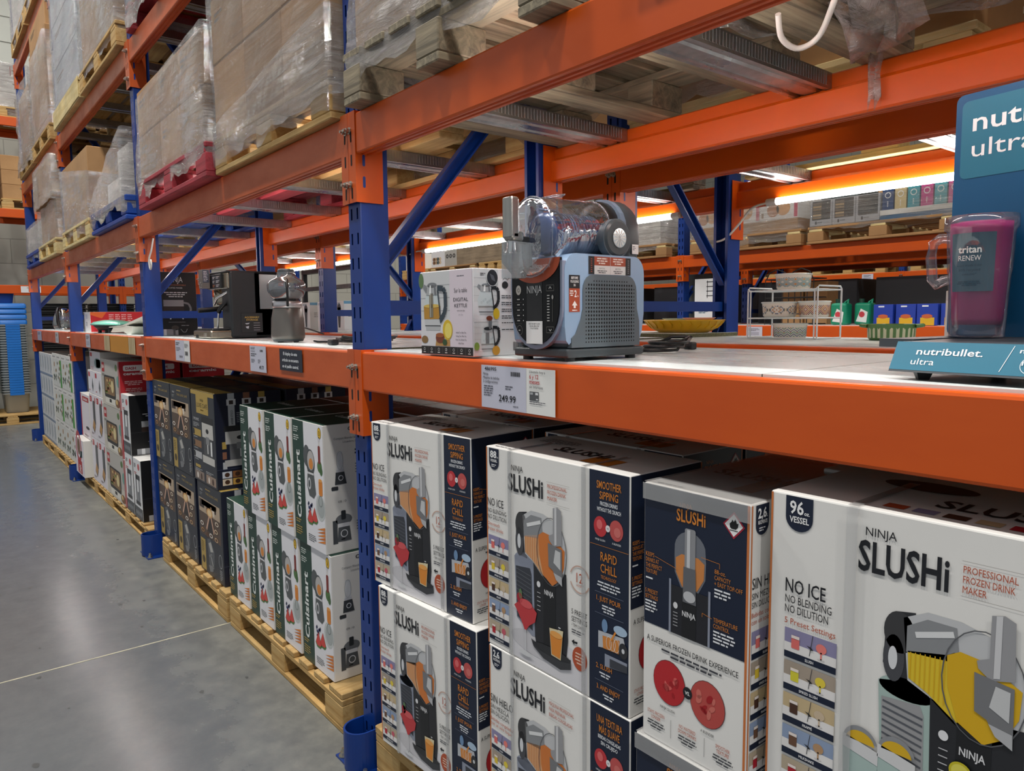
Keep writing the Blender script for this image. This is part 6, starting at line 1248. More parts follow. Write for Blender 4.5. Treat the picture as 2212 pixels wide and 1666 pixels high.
# ---------------------------------------------------------------- display shelf, bays farther along
STL = mat('warm_brushed_steel', '#a9a08f', 0.26, 1.0, var=0.2, vscale=(3, 60, 60))
def espresso_machine():
    t = thing('espresso_machine', 'black and steel espresso machine with a clear water tank, left of the juicer', 'coffee machine', (-2.03, 0.10, ZS)); W = 0.31; BK = mat('satin_black_casing', '#23272a', 0.4)
    mb = MB(); mb.rbox(W-0.14, W, 0.085, 0.34, 0.004, 0.345, BK, 0.012); mb.rbox(0, W, 0.20, 0.34, 0.004, 0.345, BK, 0.012); mb.build('casing', t)
    mb = MB(); mb.rbox(0.0, W-0.008, 0.075, 0.25, 0.255, 0.335, STL, 0.006); mb.rbox(0, W-0.004, 0.07, 0.30, 0.335, 0.345, BK, 0.004); mb.build('head', t)
    mb = MB(); mb.lathe([(0.0, 0.175), (0.055, 0.175), (0.060, 0.185), (0.060, 0.252), (0.0, 0.252)], STL, (0.09, 0.135, 0), 28); mb.box(0.03, W-0.02, 0.13, 0.2, 0.175, 0.252, STL); mb.build('group_head', t)
    mb = MB(); mb.rbox(0.01, 0.235, 0.064, 0.080, 0.258, 0.332, BLACKP, 0.004); mb.build('display_panel', t)
    A = Art((0.01, 0.064, 0.258), (1, 0, 0), (0, 0, 1), (0, -1, 0))
    for i in range(3):
        A.fine(0.10, 0.058-i*0.021, 0.04, ('#d7d7da', '#d7d7da', '#c9744a')[i], 2, 0.003, 0.004, seed=i); A.fine(0.155, 0.058-i*0.021, 0.06, '#d7d7da', 2, 0.003, 0.004, seed=i+9); A.rect(0.095, 0.044-i*0.021, 0.218, 0.0448-i*0.021, '#6a6e86', 1)
    A.rect(0.147, 0.006, 0.1478, 0.066, '#6a6e86', 1); A.build('panel_print', t)
    mb = MB(); mb.rbox(0.0, 0.30, -0.015, 0.10, 0.002, 0.042, STL, 0.008); mb.rbox(0.01, 0.28, 0.0, 0.20, 0.042, 0.052, BLACKP, 0.004); mb.build('drip_tray', t)
    A = Art((0.0, -0.015, 0.0), (1, 0, 0), (0, 0, 1), (0, -1, 0)); A.rect(0.045, 0.004, 0.085, 0.020, DARKHOLE, 1)
    for i in range(3): A.line([(0.19+i*0.018, 0.012), (0.196+i*0.018, 0.030)], 0.004, '#dcd9d0', 1)
    A.build('tray_slots', t)
    mb = MB(); mb.cyl((0.09, 0.135, 0.148), 0.036, 0.026, BLACKP, n=24); mb.tube([(0.09, 0.10, 0.155), (0.09, 0.05, 0.150), (0.09, -0.01, 0.146)], 0.013, BLACKP, 10); mb.build('portafilter', t)
    mb = MB(); mb.tube([(0.255, 0.11, 0.25), (0.255, 0.10, 0.20), (0.235, 0.06, 0.16), (0.215, 0.055, 0.135)], 0.011, BLACKP, 10); mb.build('wand_grip', t)
    mb = MB(); mb.tube([(0.262, 0.105, 0.25), (0.250, 0.07, 0.225), (0.225, 0.045, 0.205), (0.195, 0.04, 0.175)], 0.007, CHROME, 10); mb.tube([(0.215, 0.055, 0.140), (0.207, 0.05, 0.07), (0.204, 0.05, 0.045)], 0.005, CHROME, 10); mb.build('steam_wand', t)
    mb = MB(); mb.rbox(W-0.005, W+0.004, 0.235, 0.335, 0.150, 0.330, clear('smoky_tank', '#c9d2d6', 0.35, 0.12, 0.12), 0.003); mb.build('water_tank', t)
    mb = MB(); mb.rbox(W-0.001, W+0.0025, 0.135, 0.245, 0.030, 0.130, BK, 0.002); mb.build('storage_door', t)
    A = Art((W+0.0025, 0.135, 0.030), (0, 1, 0), (0, 0, 1), (1, 0, 0)); A.text('ACCESSORY', 0.055, 0.074, 0.0085, '#c9ac5a', w=0.076, al='c', bold=0.02, l=2); A.text('STORAGE', 0.055, 0.061, 0.0085, '#c9ac5a', w=0.060, al='c', bold=0.02, l=2)
    for i in range(4): A.rect(0.062, 0.048-i*0.012, 0.095, 0.0495-i*0.012, '#cdd0da', 1)
    A.poly([(0.018, 0.047), (0.042, 0.050), (0.036, 0.043), (0.024, 0.042)], '#cdd0da', 1); A.poly([(0.020, 0.030), (0.038, 0.034), (0.036, 0.020), (0.026, 0.022)], '#cdd0da', 1); A.build('door_print', t)
    mb = MB(); mb.rbox(0.015, 0.075, 0.02, 0.06, 0.262, 0.360, mat('grey_leaflet_box', '#6d6a66', 0.5), 0.002); mb.build('leaflet', t)
    A = Art((0.075, 0.02, 0.262), (0, 1, 0), (0, 0, 1), (1, 0, 0)); A.rect(0.004, 0.03, 0.036, 0.095, '#3b4353', 1); A.fine(0.008, 0.085, 0.022, '#d7d7da', 7, 0.003, 0.005); A.build('leaflet_print', t)
    A = Art((0.015, 0.02, 0.262), (1, 0, 0), (0, 0, 1), (0, -1, 0)); rn = random.Random(3)
    for i in range(22): A.ell(rn.uniform(0.004, 0.056), rn.uniform(0.003, 0.035), 0.003, 0.003, ('#d8d4ce', '#8b8680')[i % 2], 1, 8)
    A.build('leaflet_print', t)
    mb = MB(); mb.tube([(0.295, 0.33, 0.04), (0.34, 0.30, 0.045), (0.40, 0.34, 0.06), (0.50, 0.40, 0.05), (0.6, 0.45, 0.02)], 0.004, BLACKP, 7); mb.build('power_cord', t)
espresso_machine()
def juicer():
    t = thing('juicer', 'grey juice extractor with a clear domed bowl, beside the navy notice card', 'juicer', (-0.935, 0.165, ZS), rad(-20)); BR = mat('bronze_grey_metallic', '#6a6763', 0.35, 0.6); r = 0.0
    mb = MB(); mb.lathe([(0.0, 0.012), (0.062, 0.012), (0.068, 0.018), (0.069, 0.030), (0.066, 0.10), (0.058, 0.140), (0.054, 0.146), (0.0, 0.146)], BR, n=40); mb.build('motor_base', t)
    mb = MB(); mb.lathe([(0.0, 0.004), (0.060, 0.004), (0.066, 0.020), (0.0, 0.022)], DARKP, n=32)
    for a in (40, 130, 220, 310): mb.cyl((0.045*math.cos(rad(a)), 0.045*math.sin(rad(a)), 0), 0.010, 0.006, BLACKP, n=12)
    mb.build('base_ring', t)
    mb = MB(); mb.lathe([(0.055, 0.144), (0.060, 0.146), (0.060, 0.170), (0.055, 0.172)], mat('silver_collar', '#bfbfc3', 0.3, 0.7), n=40); mb.build('collar', t)
    mb = MB(); mb.lathe([(0.0, 0.172), (0.046, 0.173), (0.066, 0.190), (0.078, 0.215), (0.078, 0.240), (0.070, 0.256), (0.045, 0.270), (0.038, 0.280), (0.038, 0.292)], clear('smoke_clear_bowl', '#c6ccd4', 0.16, 0.04, 0.22), n=40); mb.build('clear_bowl', t)
    mb = MB(); mb.lathe([(0.036, 0.178), (0.058, 0.200), (0.064, 0.226), (0.060, 0.228), (0.034, 0.184)], STEEL, n=32); mb.build('strainer', t)
    mb = MB(); mb.lathe([(0.034, 0.286), (0.034, 0.302), (0.030, 0.306), (0.0, 0.306)], DARKP, n=28); mb.build('pusher', t)
    mb = MB()
    for s in (1, -1): mb.tube([(s*0.040, 0, 0.262), (s*0.072, 0, 0.254), (s*0.084, 0, 0.22), (s*0.080, 0, 0.185), (s*0.068, 0, 0.158), (s*0.066, 0, 0.150)], 0.0055, BLACKP, 8)
    mb.build('locking_arm', t)
    mb = MB(); mb.add([(0.020*math.cos(rad(a)), -0.0612, 0.166-0.016*math.sin(rad(a))) for a in range(0, 181, 15)], [tuple(range(13))], BLACKP); mb.build('spout', t)
    mb = MB(); mb.cyl((-0.068, -0.02, 0.075), 0.018, 0.016, mat('cream_dial', '#d8d0bd', 0.5), 'x', 20); mb.build('dial', t)
juicer()
mb = MB(); P = []
for i in range(40): a = i*0.62; P.append((-0.50+0.085*math.cos(a)+0.002*i, 0.28+0.16*math.sin(a*1.0)*0.7, ZS+0.006+0.0005*i+0.004*(i % 3)))
mb.tube([(-0.80, 0.22, ZS+0.006), (-0.72, 0.20, ZS+0.005), (-0.64, 0.26, ZS+0.006)]+P, 0.004, BLACKP, 7); mb.rbox(-0.46, -0.42, 0.12, 0.15, ZS, ZS+0.022, BLACKP, 0.006); tag(mb.build('power_cord'), 'black coiled power cord lying between the juicer and the nearest post', 'cord')
mb = MB(); mb.sphere((-0.52, 0.34, ZS+0.042), 0.055, FILM2, 14, 8, 0.28); mb.rbox(-0.555, -0.485, 0.30, 0.38, ZS+0.034, ZS+0.046, GCARD, 0.004); tag(mb.build('plastic_packet'), 'crumpled clear packet resting on the coiled cord', 'packet')
def coffee_carton_face(A, W, H):
    A.rect(0.001, 0.001, W-0.001, H-0.001, '#111113', 0); A.text('NINJA', W*0.5, H*0.84, H*0.085, '#e5e5e5', w=W*0.36, al='c', bold=0.0, l=2); A.text('PROGRAMMABLE', W*0.55, H*0.785, H*0.022, '#b86a4a', w=W*0.40, al='c', l=2); A.text('COFFEE MAKER', W*0.5, H*0.74, H*0.022, '#d5d5d5', w=W*0.34, al='c', l=2)
    for i, k in enumerate((0.80, 0.72, 0.48)): A.fine(W*0.5, H*(0.67-0.032*i), W*k, '#cfcfcf', 1, H*0.014, al='c', seed=i)
    A.rect(W*0.20, H*0.46, W*0.68, H*0.56, '#8d8f92', 2); A.poly([(W*0.20, H*0.38), (W*0.68, H*0.38), (W*0.68, H*0.46), (W*0.20, H*0.46)], '#2c1f1a', 2); A.line([(W*0.68, H*0.52), (W*0.80, H*0.50), (W*0.85, H*0.43), (W*0.84, H*0.38)], W*0.05, '#77797d', 3); A.rect(0.002, H*0.375, W-0.002, H*0.38, '#3b3b3e', 3)
    A.ring(W*0.5, H*0.22, W*0.18, W*0.03, '#cfcfcf', 2, 16, 20, 160); A.rect(W*0.30, H*0.205, W*0.70, H*0.215, '#6d6e70', 2)
    A.ell(W*0.45, H*0.12, W*0.09, H*0.04, '#4a423c', 2); A.rect(W*0.10, H*0.005, W*0.52, H*0.10, '#9fa1a5', 2); A.rect(W*0.18, H*0.005, W*0.24, H*0.10, '#e3e4e6', 3); A.rect(W*0.40, H*0.005, W*0.45, H*0.10, '#5f6164', 3)
    A.fine(W*0.60, H*0.15, W*0.3, '#8d8f92', 1, H*0.012); A.line([(W*0.58, H*0.10), (W*0.64, H*0.05), (W*0.70, H*0.05), (W*0.74, H*0.10)], W*0.012, '#a9abae', 2)
def coffee_carton_end(A, W, H):
    A.rect(0.001, 0.001, W-0.001, H-0.001, '#e2e2e4', 0); A.rect(0.001, 0.001, W-0.001, H*0.20, '#515459', 1); A.fine(W*0.12, H*0.90, W*0.3, '#4a4b55', 3, H*0.012, H*0.012); A.ell(W*0.72, H*0.88, W*0.13, H*0.055, '#c0575a', 1); A.fine(W*0.14, H*0.76, W*0.35, '#b5423f', 2, H*0.014, H*0.012)
    A.rect(W*0.20, H*0.24, W*0.80, H*0.30, '#36383c', 2); A.rect(W*0.28, H*0.30, W*0.38, H*0.72, '#36383c', 2); A.rect(W*0.28, H*0.66, W*0.82, H*0.74, '#36383c', 2); A.rect(W*0.44, H*0.30, W*0.76, H*0.46, '#7a7d82', 2); A.rect(W*0.66, H*0.46, W*0.76, H*0.66, '#54575c', 2)
    for i in range(4): A.ell(W*(0.2+0.2*i), H*0.10, W*0.07, H*0.04, '#8d9095', 2)
CKM = {}
def coffee_carton(label, loc, W=0.235, D=0.36, H=0.415, grp='black coffee maker cartons'):
    k = (W, D, H)
    if k in CKM: return dup(CKM[k], loc, None, label)
    mb = MB(); mb.rbox(0, W, 0, D, 0, H, WCARD, 0.002, n=2); o = mb.build('retail_carton', None, loc); tag(o, label, 'box', grp)
    A = Art((0, 0, 0), (1, 0, 0), (0, 0, 1), (0, -1, 0)); coffee_carton_end(A, W, H); A.build('front_print', o)
    A = Art((W, 0, 0), (0, 1, 0), (0, 0, 1), (1, 0, 0)); coffee_carton_face(A, D, H); A.build('side_print', o); CKM[k] = o; return o
coffee_carton('black coffee maker box on the shelf, behind the blue post left of the espresso machine', (-3.14, 0.105, ZS), 0.235, 0.25, 0.40)
# red pie-maker box, mint and cream griddles
mb = MB(); mb.rbox(0, 0.36, 0, 0.62, 0, 0.175, WCARD, 0.002, n=1); rb = mb.build('griddle_box', None, (-5.62, 0.12, ZS)); tag(rb, 'red and white box standing on its long edge on the griddle bay shelf', 'box')
A = Art((0.36, 0, 0), (0, 1, 0), (0, 0, 1), (1, 0, 0)); A.rect(0.001, 0.001, 0.619, 0.174, '#c01f2a', 0); A.poly([(0.0, 0.174), (0.0, 0.150), (0.09, 0.118), (0.13, 0.174)], '#d9662c', 1)
for i in range(4): A.fine(0.145+i*0.05, 0.145, 0.04, '#e9c5c3', 4, 0.008, 0.010, seed=i)
A.text('MINI', 0.40, 0.05, 0.05, '#f1e9e6', w=0.10, bold=0.03, l=2, rot=0); A.text('DASH', 0.52, 0.10, 0.035, '#f1e9e6', w=0.08, bold=0.03, l=2); A.build('side_print', rb)
A = Art((0, 0, 0), (1, 0, 0), (0, 0, 1), (0, -1, 0)); A.rr(0.13, 0.115, 0.23, 0.155, 0.005, '#c9c9cf', 1); A.fine(0.14, 0.08, 0.08, '#8d8d93', 3, 0.006, 0.008); A.line([(0.06, 0.02), (0.10, 0.09)], 0.003, '#8d8d93'); A.line([(0.30, 0.15), (0.27, 0.10)], 0.003, '#8d8d93'); A.build('front_print', rb)
MINT = mat('mint_enamel', '#7fd2bd', 0.25, coat=0.5); CRM = mat('cream_enamel', '#e3e6da', 0.3)
t = thing('griddle', 'mint green closed griddle in front of the red box', 'griddle', (-4.55, 0.16, ZS))
mb = MB(); mb.lathe([(0.0, 0.105), (0.10, 0.102), (0.20, 0.088), (0.235, 0.072), (0.235, 0.062), (0.0, 0.062)], MINT, n=36, sx=1.5, sy=0.62); mb.rbox(-0.48, -0.30, -0.03, 0.03, 0.070, 0.090, MINT, 0.008); mb.build('lid', t)
mb = MB(); mb.lathe([(0.0, 0.020), (0.16, 0.022), (0.215, 0.060), (0.0, 0.061)], BLACKP, n=36, sx=1.4, sy=0.6)
for x in (-0.18, 0.10, 0.22): mb.cyl((x, -0.06, 0), 0.014, 0.03, BLACKP, n=12)
mb.build('base', t)
t = thing('open_griddle', 'cream griddle standing open beside the mint one', 'griddle', (-3.72, 0.16, ZS), rad(4))
mb = MB(); mb.prism([(-0.30, 0.012), (-0.22, 0.05), (0.10, 0.062), (0.26, 0.055), (0.20, 0.0), (0.12, 0.0), (0.02, 0.02), (-0.2, 0.012)], 'y', -0.09, 0.13, CRM); mb.build('base', t, bevel=0.006)
mb = MB(); mb.prism([(-0.34, 0.052), (0.0, 0.064), (0.50, 0.128), (0.50, 0.110), (0.0, 0.050), (-0.34, 0.046)], 'y', -0.09, 0.13, CRM); mb.build('plate', t, bevel=0.004)
mb = MB(); mb.prism([(-0.22, 0.060), (0.0, 0.068), (0.46, 0.127), (0.46, 0.131), (0.0, 0.072), (-0.22, 0.062)], 'y', -0.07, 0.11, BLACKP); mb.build('cooking_surface', t)
t = thing('glass_kettle', 'glass kettle with a black handle at the far end of the shelf', 'kettle', (-7.15, 0.16, ZS), rad(-30)); GL = clear('kettle_glass', '#dfe7ea', 0.14, 0.03, 0.2)
k = 1.25
mb = MB(); mb.lathe([(0.0, 0.02), (0.085, 0.02), (0.10, 0.06), (0.088, 0.14), (0.066, 0.19)], GL, n=28); mb.build('glass_body', t)
mb = MB(); mb.lathe([(0.068, 0.185), (0.060, 0.222), (0.03, 0.236), (0.0, 0.238)], CHROME, n=28); mb.add([(-0.06, -0.02, 0.20), (-0.06, 0.02, 0.20), (-0.095, 0, 0.225)], [(0, 1, 2)], CHROME); mb.lathe([(0.0, 0.0), (0.09, 0.0), (0.09, 0.02), (0.0, 0.022)], CHROME, n=28); mb.build('steel_collar', t)
mb = MB(); mb.tube([(0.05, 0, 0.225), (0.105, 0, 0.225), (0.128, 0, 0.19), (0.125, 0, 0.09), (0.09, 0, 0.035)], 0.016, BLACKP, 10); mb.build('handle', t)
# ---------------------------------------------------------------- griddle bay floor: red, white, grey cartons
pallet_f(-5.40, -4.33, 0.02, 0.82, 0, 'pine pallet under the white waffle maker cartons', h=0.10); pallet_f(-4.31, -3.00, 0.02, 0.82, 0, 'pine pallet under the grey griddle and black coffee maker cartons', h=0.10)
RED = '#b5212b'
def grey_griddle(A, W, H):
    A.rect(0.001, 0.001, W-0.001, H-0.001, '#bdb9b2', 0); A.rect(0.001, 0.001, W-0.001, H*0.32, '#cfc9bd', 1); A.rr(W*0.06, H*0.72, W*0.21, H*0.93, 0.01, RED, 2); A.text('DASH', W*0.075, H*0.80, H*0.07, '#f0e9e7', w=W*0.11, bold=0.03, l=3); A.fine(W*0.06, H*0.66, W*0.15, '#6a6762', 2, 0.006)
    A.ell(W*0.86, H*0.86, W*0.06, H*0.07, '#5c7a4a', 2); A.ell(W*0.93, H*0.58, W*0.07, H*0.12, '#6fa398', 2); A.rr(W*0.16, H*0.18, W*0.78, H*0.66, 0.03, '#2a2b2d', 3); A.rr(W*0.20, H*0.25, W*0.74, H*0.62, 0.02, '#8a6b48', 4); rn = random.Random(2)
    for i in range(16): A.ell(W*rn.uniform(0.24, 0.52), H*rn.uniform(0.29, 0.58), W*0.035, H*0.03, ('#d9b878', '#b58a4a', '#6f8a3f', '#7a3f2a')[i % 4], 5)
    A.ell(W*0.62, H*0.44, W*0.07, H*0.13, '#e2cf9a', 5); A.rr(W*0.20, H*0.05, W*0.76, H*0.18, 0.012, '#e5e1d6', 3); A.rect(W*0.42, H*0.09, W*0.54, H*0.16, '#2a2b2d', 4); A.ell(W*0.86, H*0.12, W*0.12, H*0.09, '#7a5236', 3); A.ell(W*0.82, H*0.14, W*0.05, H*0.05, '#d9b878', 4); A.rect(W*0.97, 0.002, W-0.001, H-0.002, RED, 5)
def red_side(A, D, H):
    A.rect(0.001, 0.001, D-0.001, H-0.001, RED, 0); A.rr(D*0.14, H*0.80, D*0.80, H*0.92, 0.012, '#efe9e7', 1); A.text('DASH', D*0.22, H*0.83, H*0.055, RED, w=D*0.34, bold=0.03, l=2); A.text('ceramic', D*0.14, H*0.72, H*0.06, '#efe9e7', w=D*0.66, bold=0.03, l=2)
    for i in range(4): A.fine(D*0.46, H*(0.58-0.15*i), D*0.6, '#e7bcbc', 3, H*0.018, H*0.016, al='c', seed=i)
def white_waffle(A, W, H):
    A.rect(0.001, 0.001, W-0.001, H-0.001, '#e2dde4', 0); A.rr(W*0.10, H*0.82, W*0.40, H*0.95, 0.008, RED, 1); A.text('D', W*0.18, H*0.85, H*0.07, '#f0e9e7', bold=0.03, l=2); A.rr(W*0.50, H*0.30, W*0.86, H*0.86, 0.03, '#4a4b4e', 1); A.rr(W*0.54, H*0.34, W*0.70, H*0.84, 0.02, '#5f6064', 2); A.poly([(W*0.36, H*0.26), (W*0.62, H*0.16), (W*0.80, H*0.32), (W*0.54, H*0.44)], '#b98a52', 3); A.poly([(W*0.36, H*0.22), (W*0.62, H*0.12), (W*0.80, H*0.28), (W*0.80, H*0.32), (W*0.62, H*0.16), (W*0.36, H*0.26)], '#3a3b3e', 3); A.ell(W*0.88, H*0.88, W*0.07, H*0.07, '#c0575a', 2); A.fine(W*0.12, H*0.10, W*0.45, '#8a7d85', 2, H*0.016)
def small_white(A, W, H):
    A.rect(0.001, 0.001, W-0.001, H-0.001, '#e6e3ea', 0); A.rr(W*0.08, H*0.72, W*0.32, H*0.92, 0.006, RED, 1); A.poly([(W*0.55, H*0.35), (W*0.68, H*0.70), (W*0.80, H*0.35), (W*0.68, H*0.08)], '#5f6468', 1); A.fine(W*0.10, H*0.12, W*0.25, '#b5555a', 1, H*0.05)
def teal_white(A, W, H):
    A.rect(0.001, 0.001, W-0.001, H-0.001, '#dedbe2', 0); A.rr(W*0.05, H*0.72, W*0.24, H*0.92, 0.006, RED, 1); A.ell(W*0.72, H*0.42, W*0.30, H*0.26, '#8aa5a8', 1); A.rect(W*0.6, H*0.2, W*0.99, H*0.62, '#7f9a9e', 1)
    for i in range(3): A.ring(W*(0.10+0.09*i), H*0.14, W*0.03, W*0.012, '#b5555a', 1, 12)
def red_end(A, W, H):
    A.rect(0.001, 0.001, W-0.001, H-0.001, '#e6dfe6', 0); A.rect(0.001, 0.001, W*0.10, H-0.001, RED, 1); A.rr(W*0.24, H*0.83, W*0.98, H*0.94, 0.008, RED, 1); A.text('DASH', W*0.34, H*0.855, H*0.05, '#f0e9e7', w=W*0.5, bold=0.03, l=2); A.ell(W*0.72, H*0.24, W*0.2, H*0.035, '#3a3b3e', 2); A.fine(W*0.3, H*0.06, W*0.6, '#8a7d85', 2, H*0.014)
def logo_end(A, W, H):
    A.rect(0.001, 0.001, W-0.001, H-0.001, '#e8e0e8', 0); A.ring(W*0.45, H*0.78, W*0.34, W*0.10, '#b5424a', 1); A.ell(W*0.45, H*0.78, W*0.18, W*0.18, '#7a5a42', 1); A.poly([(W*0.55, H*0.48), (W*0.85, H*0.52), (W*0.85, H*0.70), (W*0.62, H*0.68)], '#7f9a9e', 1); A.rr(W*0.25, H*0.04, W*0.75, H*0.40, 0.01, RED, 2); A.text('DASH', W*0.62, H*0.07, W*0.22, '#f0e9e7', w=H*0.20, bold=0.03, l=3, rot=90)
def rcarton(label, x, y, z, W, D, H, front=None, side=None, body=None, grp='red and white griddle cartons', rz=0):
    mb = MB(); mb.rbox(0, W, 0, D, 0, H, body or GCARD, 0.002, n=1); o = mb.build('retail_carton', None, (x, y, z), rz); tag(o, label, 'box', grp)
    if front: A = Art((0, 0, 0), (1, 0, 0), (0, 0, 1), (0, -1, 0)); front(A, W, H); A.build('front_print', o)
    if side: A = Art((W, 0, 0), (0, 1, 0), (0, 0, 1), (1, 0, 0)); side(A, D, H); A.build('side_print', o)
    return o
REDC = mat('red_card', RED, 0.4)
zq = 0.102
for i, nm in enumerate(('bottom', 'middle', 'top')):
    rcarton('grey griddle carton with a red side, %s of its stack' % nm, -4.37-0.015*(i == 1), 0.03, zq+0.352*i, 0.66, 0.20, 0.35, grey_griddle, red_side, WCARD)
    rcarton('red carton behind the grey griddle stack, %s' % nm, -4.37, 0.24, zq+0.352*i, 0.66, 0.20, 0.35, None, red_side, REDC)
    rcarton('red carton at the back of the griddle bay, %s' % nm, -4.37, 0.46, zq+0.352*i, 0.66, 0.30, 0.35, None, red_side, REDC)
coffee_carton('black coffee maker carton, upper one beside the far-side blue post', (-3.68, 0.03, zq+0.417)); coffee_carton('black coffee maker carton, lower one of the front stack', (-3.68, 0.03, zq)); 
rcarton('coffee maker carton with a white end, lower one beside the blue post', -3.42, 0.03, zq, 0.22, 0.36, 0.415, coffee_carton_end, coffee_carton_face, WCARD, 'black coffee maker cartons')
for i, (x, z, nm) in enumerate(((-4.98, zq, 'lower far'), (-4.685, zq, 'lower near'), (-4.98, zq+0.37, 'upper far'), (-4.685, zq+0.37, 'upper near'))): rcarton('white waffle maker carton with a dark appliance picture, %s' % nm, x, 0.03, z, 0.29, 0.36, 0.368, white_waffle)
for i, x in enumerate((-5.0, -4.70)): rcarton('small white carton above the waffle makers, %s' % ('far', 'near')[i], x, 0.035, zq+0.741, 0.29, 0.30, 0.195, small_white)
rcarton('white carton with a teal picture, on top in the griddle bay', -4.90, 0.04, zq+0.938, 0.46, 0.30, 0.16, teal_white)
rcarton('tall white carton with a red edge beside the far post', -5.44, 0.03, zq+0.325, 0.42, 0.3, 0.385, red_end); rcarton('white carton turned to show a red upright logo, at the floor beside the far post', -5.46, -0.03, zq, 0.42, 0.30, 0.32, logo_end)
# ---------------------------------------------------------------- far bay floor: white and green cartons
pallet_f(-8.15, -7.07, 0.0, 0.82, 0, 'pine pallet under the pale striped cartons', h=0.10); pallet_f(-7.03, -5.70, 0.0, 0.82, 0, 'pine pallet under the white and green cartons', h=0.10)
def stripe_art(A, W, H):
    A.rect(0.001, 0.001, W-0.001, H-0.001, '#d5d8dc', 0); A.rect(0.001, 0.001, W-0.001, H*0.10, '#7d8fa6', 1); A.rect(W*0.30, H*0.18, W*0.45, H*0.92, '#8a9aa8', 1); A.rect(W*0.55, H*0.3, W*0.72, H*0.85, '#9aa3a3', 1)
def green_art(A, W, H, g):
    A.rect(0.001, 0.001, W-0.001, H-0.001, '#d9dad5', 0); A.rect(W*0.06, H*0.84, W*0.94, H*0.97, '#eceae6', 1); A.text('SALAD', W*0.15, H*0.88, H*0.05, '#4a4c50', w=W*0.6, bold=0.02, l=2); rn = random.Random(int(W*1e4)+g)
    if g: A.rect(W*0.68, 0.002, W-0.002, H*0.82, '#3f9a3a', 1)
    for i in range(12): A.ell(W*rn.uniform(0.15, 0.85), H*rn.uniform(0.15, 0.75), W*0.10, H*0.05, ('#7d8a6a', '#55634f', '#b58a5c', '#8d9498')[i % 4], 2, 10)
def dark_side(A, D, H):
    for i in range(3): A.ell(D*(0.22+0.28*i), H*0.5, D*0.10, H*0.2, '#2b2e33', 1, 14); A.ell(D*(0.22+0.28*i), H*0.5, D*0.05, H*0.1, '#d9dad5', 2, 12)
SC = {}
for i in range(5):
    for k in range(4):
        lb = 'pale narrow carton at the far end, %s from the far post, %s layer' % (ORD[i], ('floor', 'second', 'third', 'top')[k]); loc = (-8.12+i*0.212, 0.02, 0.102+k*0.248)
        if 's' not in SC: SC['s'] = rcarton(lb, *loc, 0.208, 0.30, 0.246, stripe_art, grp='pale striped cartons in the far bay')
        else: dup(SC['s'], loc, None, lb)
for i in range(4):
    for k in range(3):
        lb = 'white and green carton in the far bay, %s from the pale ones, %s layer' % (ORD[i], ('floor', 'middle', 'top')[k]); loc = (-7.03+i*0.315, 0.02, 0.102+k*0.338); g = 'g%d' % (1 if i in (1, 3) and k else 0)
        if i == 3: g += 'e'
        if g not in SC: SC[g] = rcarton(lb, *loc, 0.311, 0.36, 0.336, lambda A, W, H, q=g: green_art(A, W, H, int(q[1])), dark_side, grp='white and green cartons in the far bay')
        else: dup(SC[g], loc, None, lb)
# ---------------------------------------------------------------- second run: floor stock seen under the shelf, dinnerware on its shelf
def fl(label, x, y, z, W, D, H, body, front=None, side=None, grp=None): return rcarton(label, x, y, z, W, D, H, front, side, body, grp)
pallet_f(-1.35, -0.1, 1.16, 1.95, 0, 'pallet in the second run behind the blender cartons'); pallet_f(0.1, 1.35, 1.16, 1.95, 0, 'pallet in the second run behind the slush machine cartons'); pallet_f(-2.68, -1.42, 1.16, 1.95, 0, 'pallet in the second run behind the espresso cartons')
def plum_f(A, W, H): A.rect(0.001, 0.001, W-0.001, H-0.001, '#8b7f92', 0); A.text('moon', W*0.2, H*0.55, H*0.16, '#4a3f55', w=W*0.5, bold=0.02, l=2); A.ell(W*0.1, H*0.7, W*0.14, H*0.3, '#2b2236', 1)
def cuis_f(A, W, H): A.rect(0.001, 0.001, W-0.001, H-0.001, '#cfd1cd', 0); A.text('Cuisinart', W*0.15, H*0.82, H*0.09, INK, w=W*0.5, bold=0.02, l=2)
def gold_f(A, W, H): A.rect(0.001, 0.001, W-0.001, H-0.001, '#1a1b20', 0); A.rect(0.001, H*0.62, W*0.7, H*0.95, GOLD, 1); A.text('NINJA', W*0.35, H*0.80, H*0.07, '#2f2716', w=W*0.2, l=2); A.text('CAFÉ', W*0.40, H*0.68, H*0.08, '#2f2716', w=W*0.25, l=2)
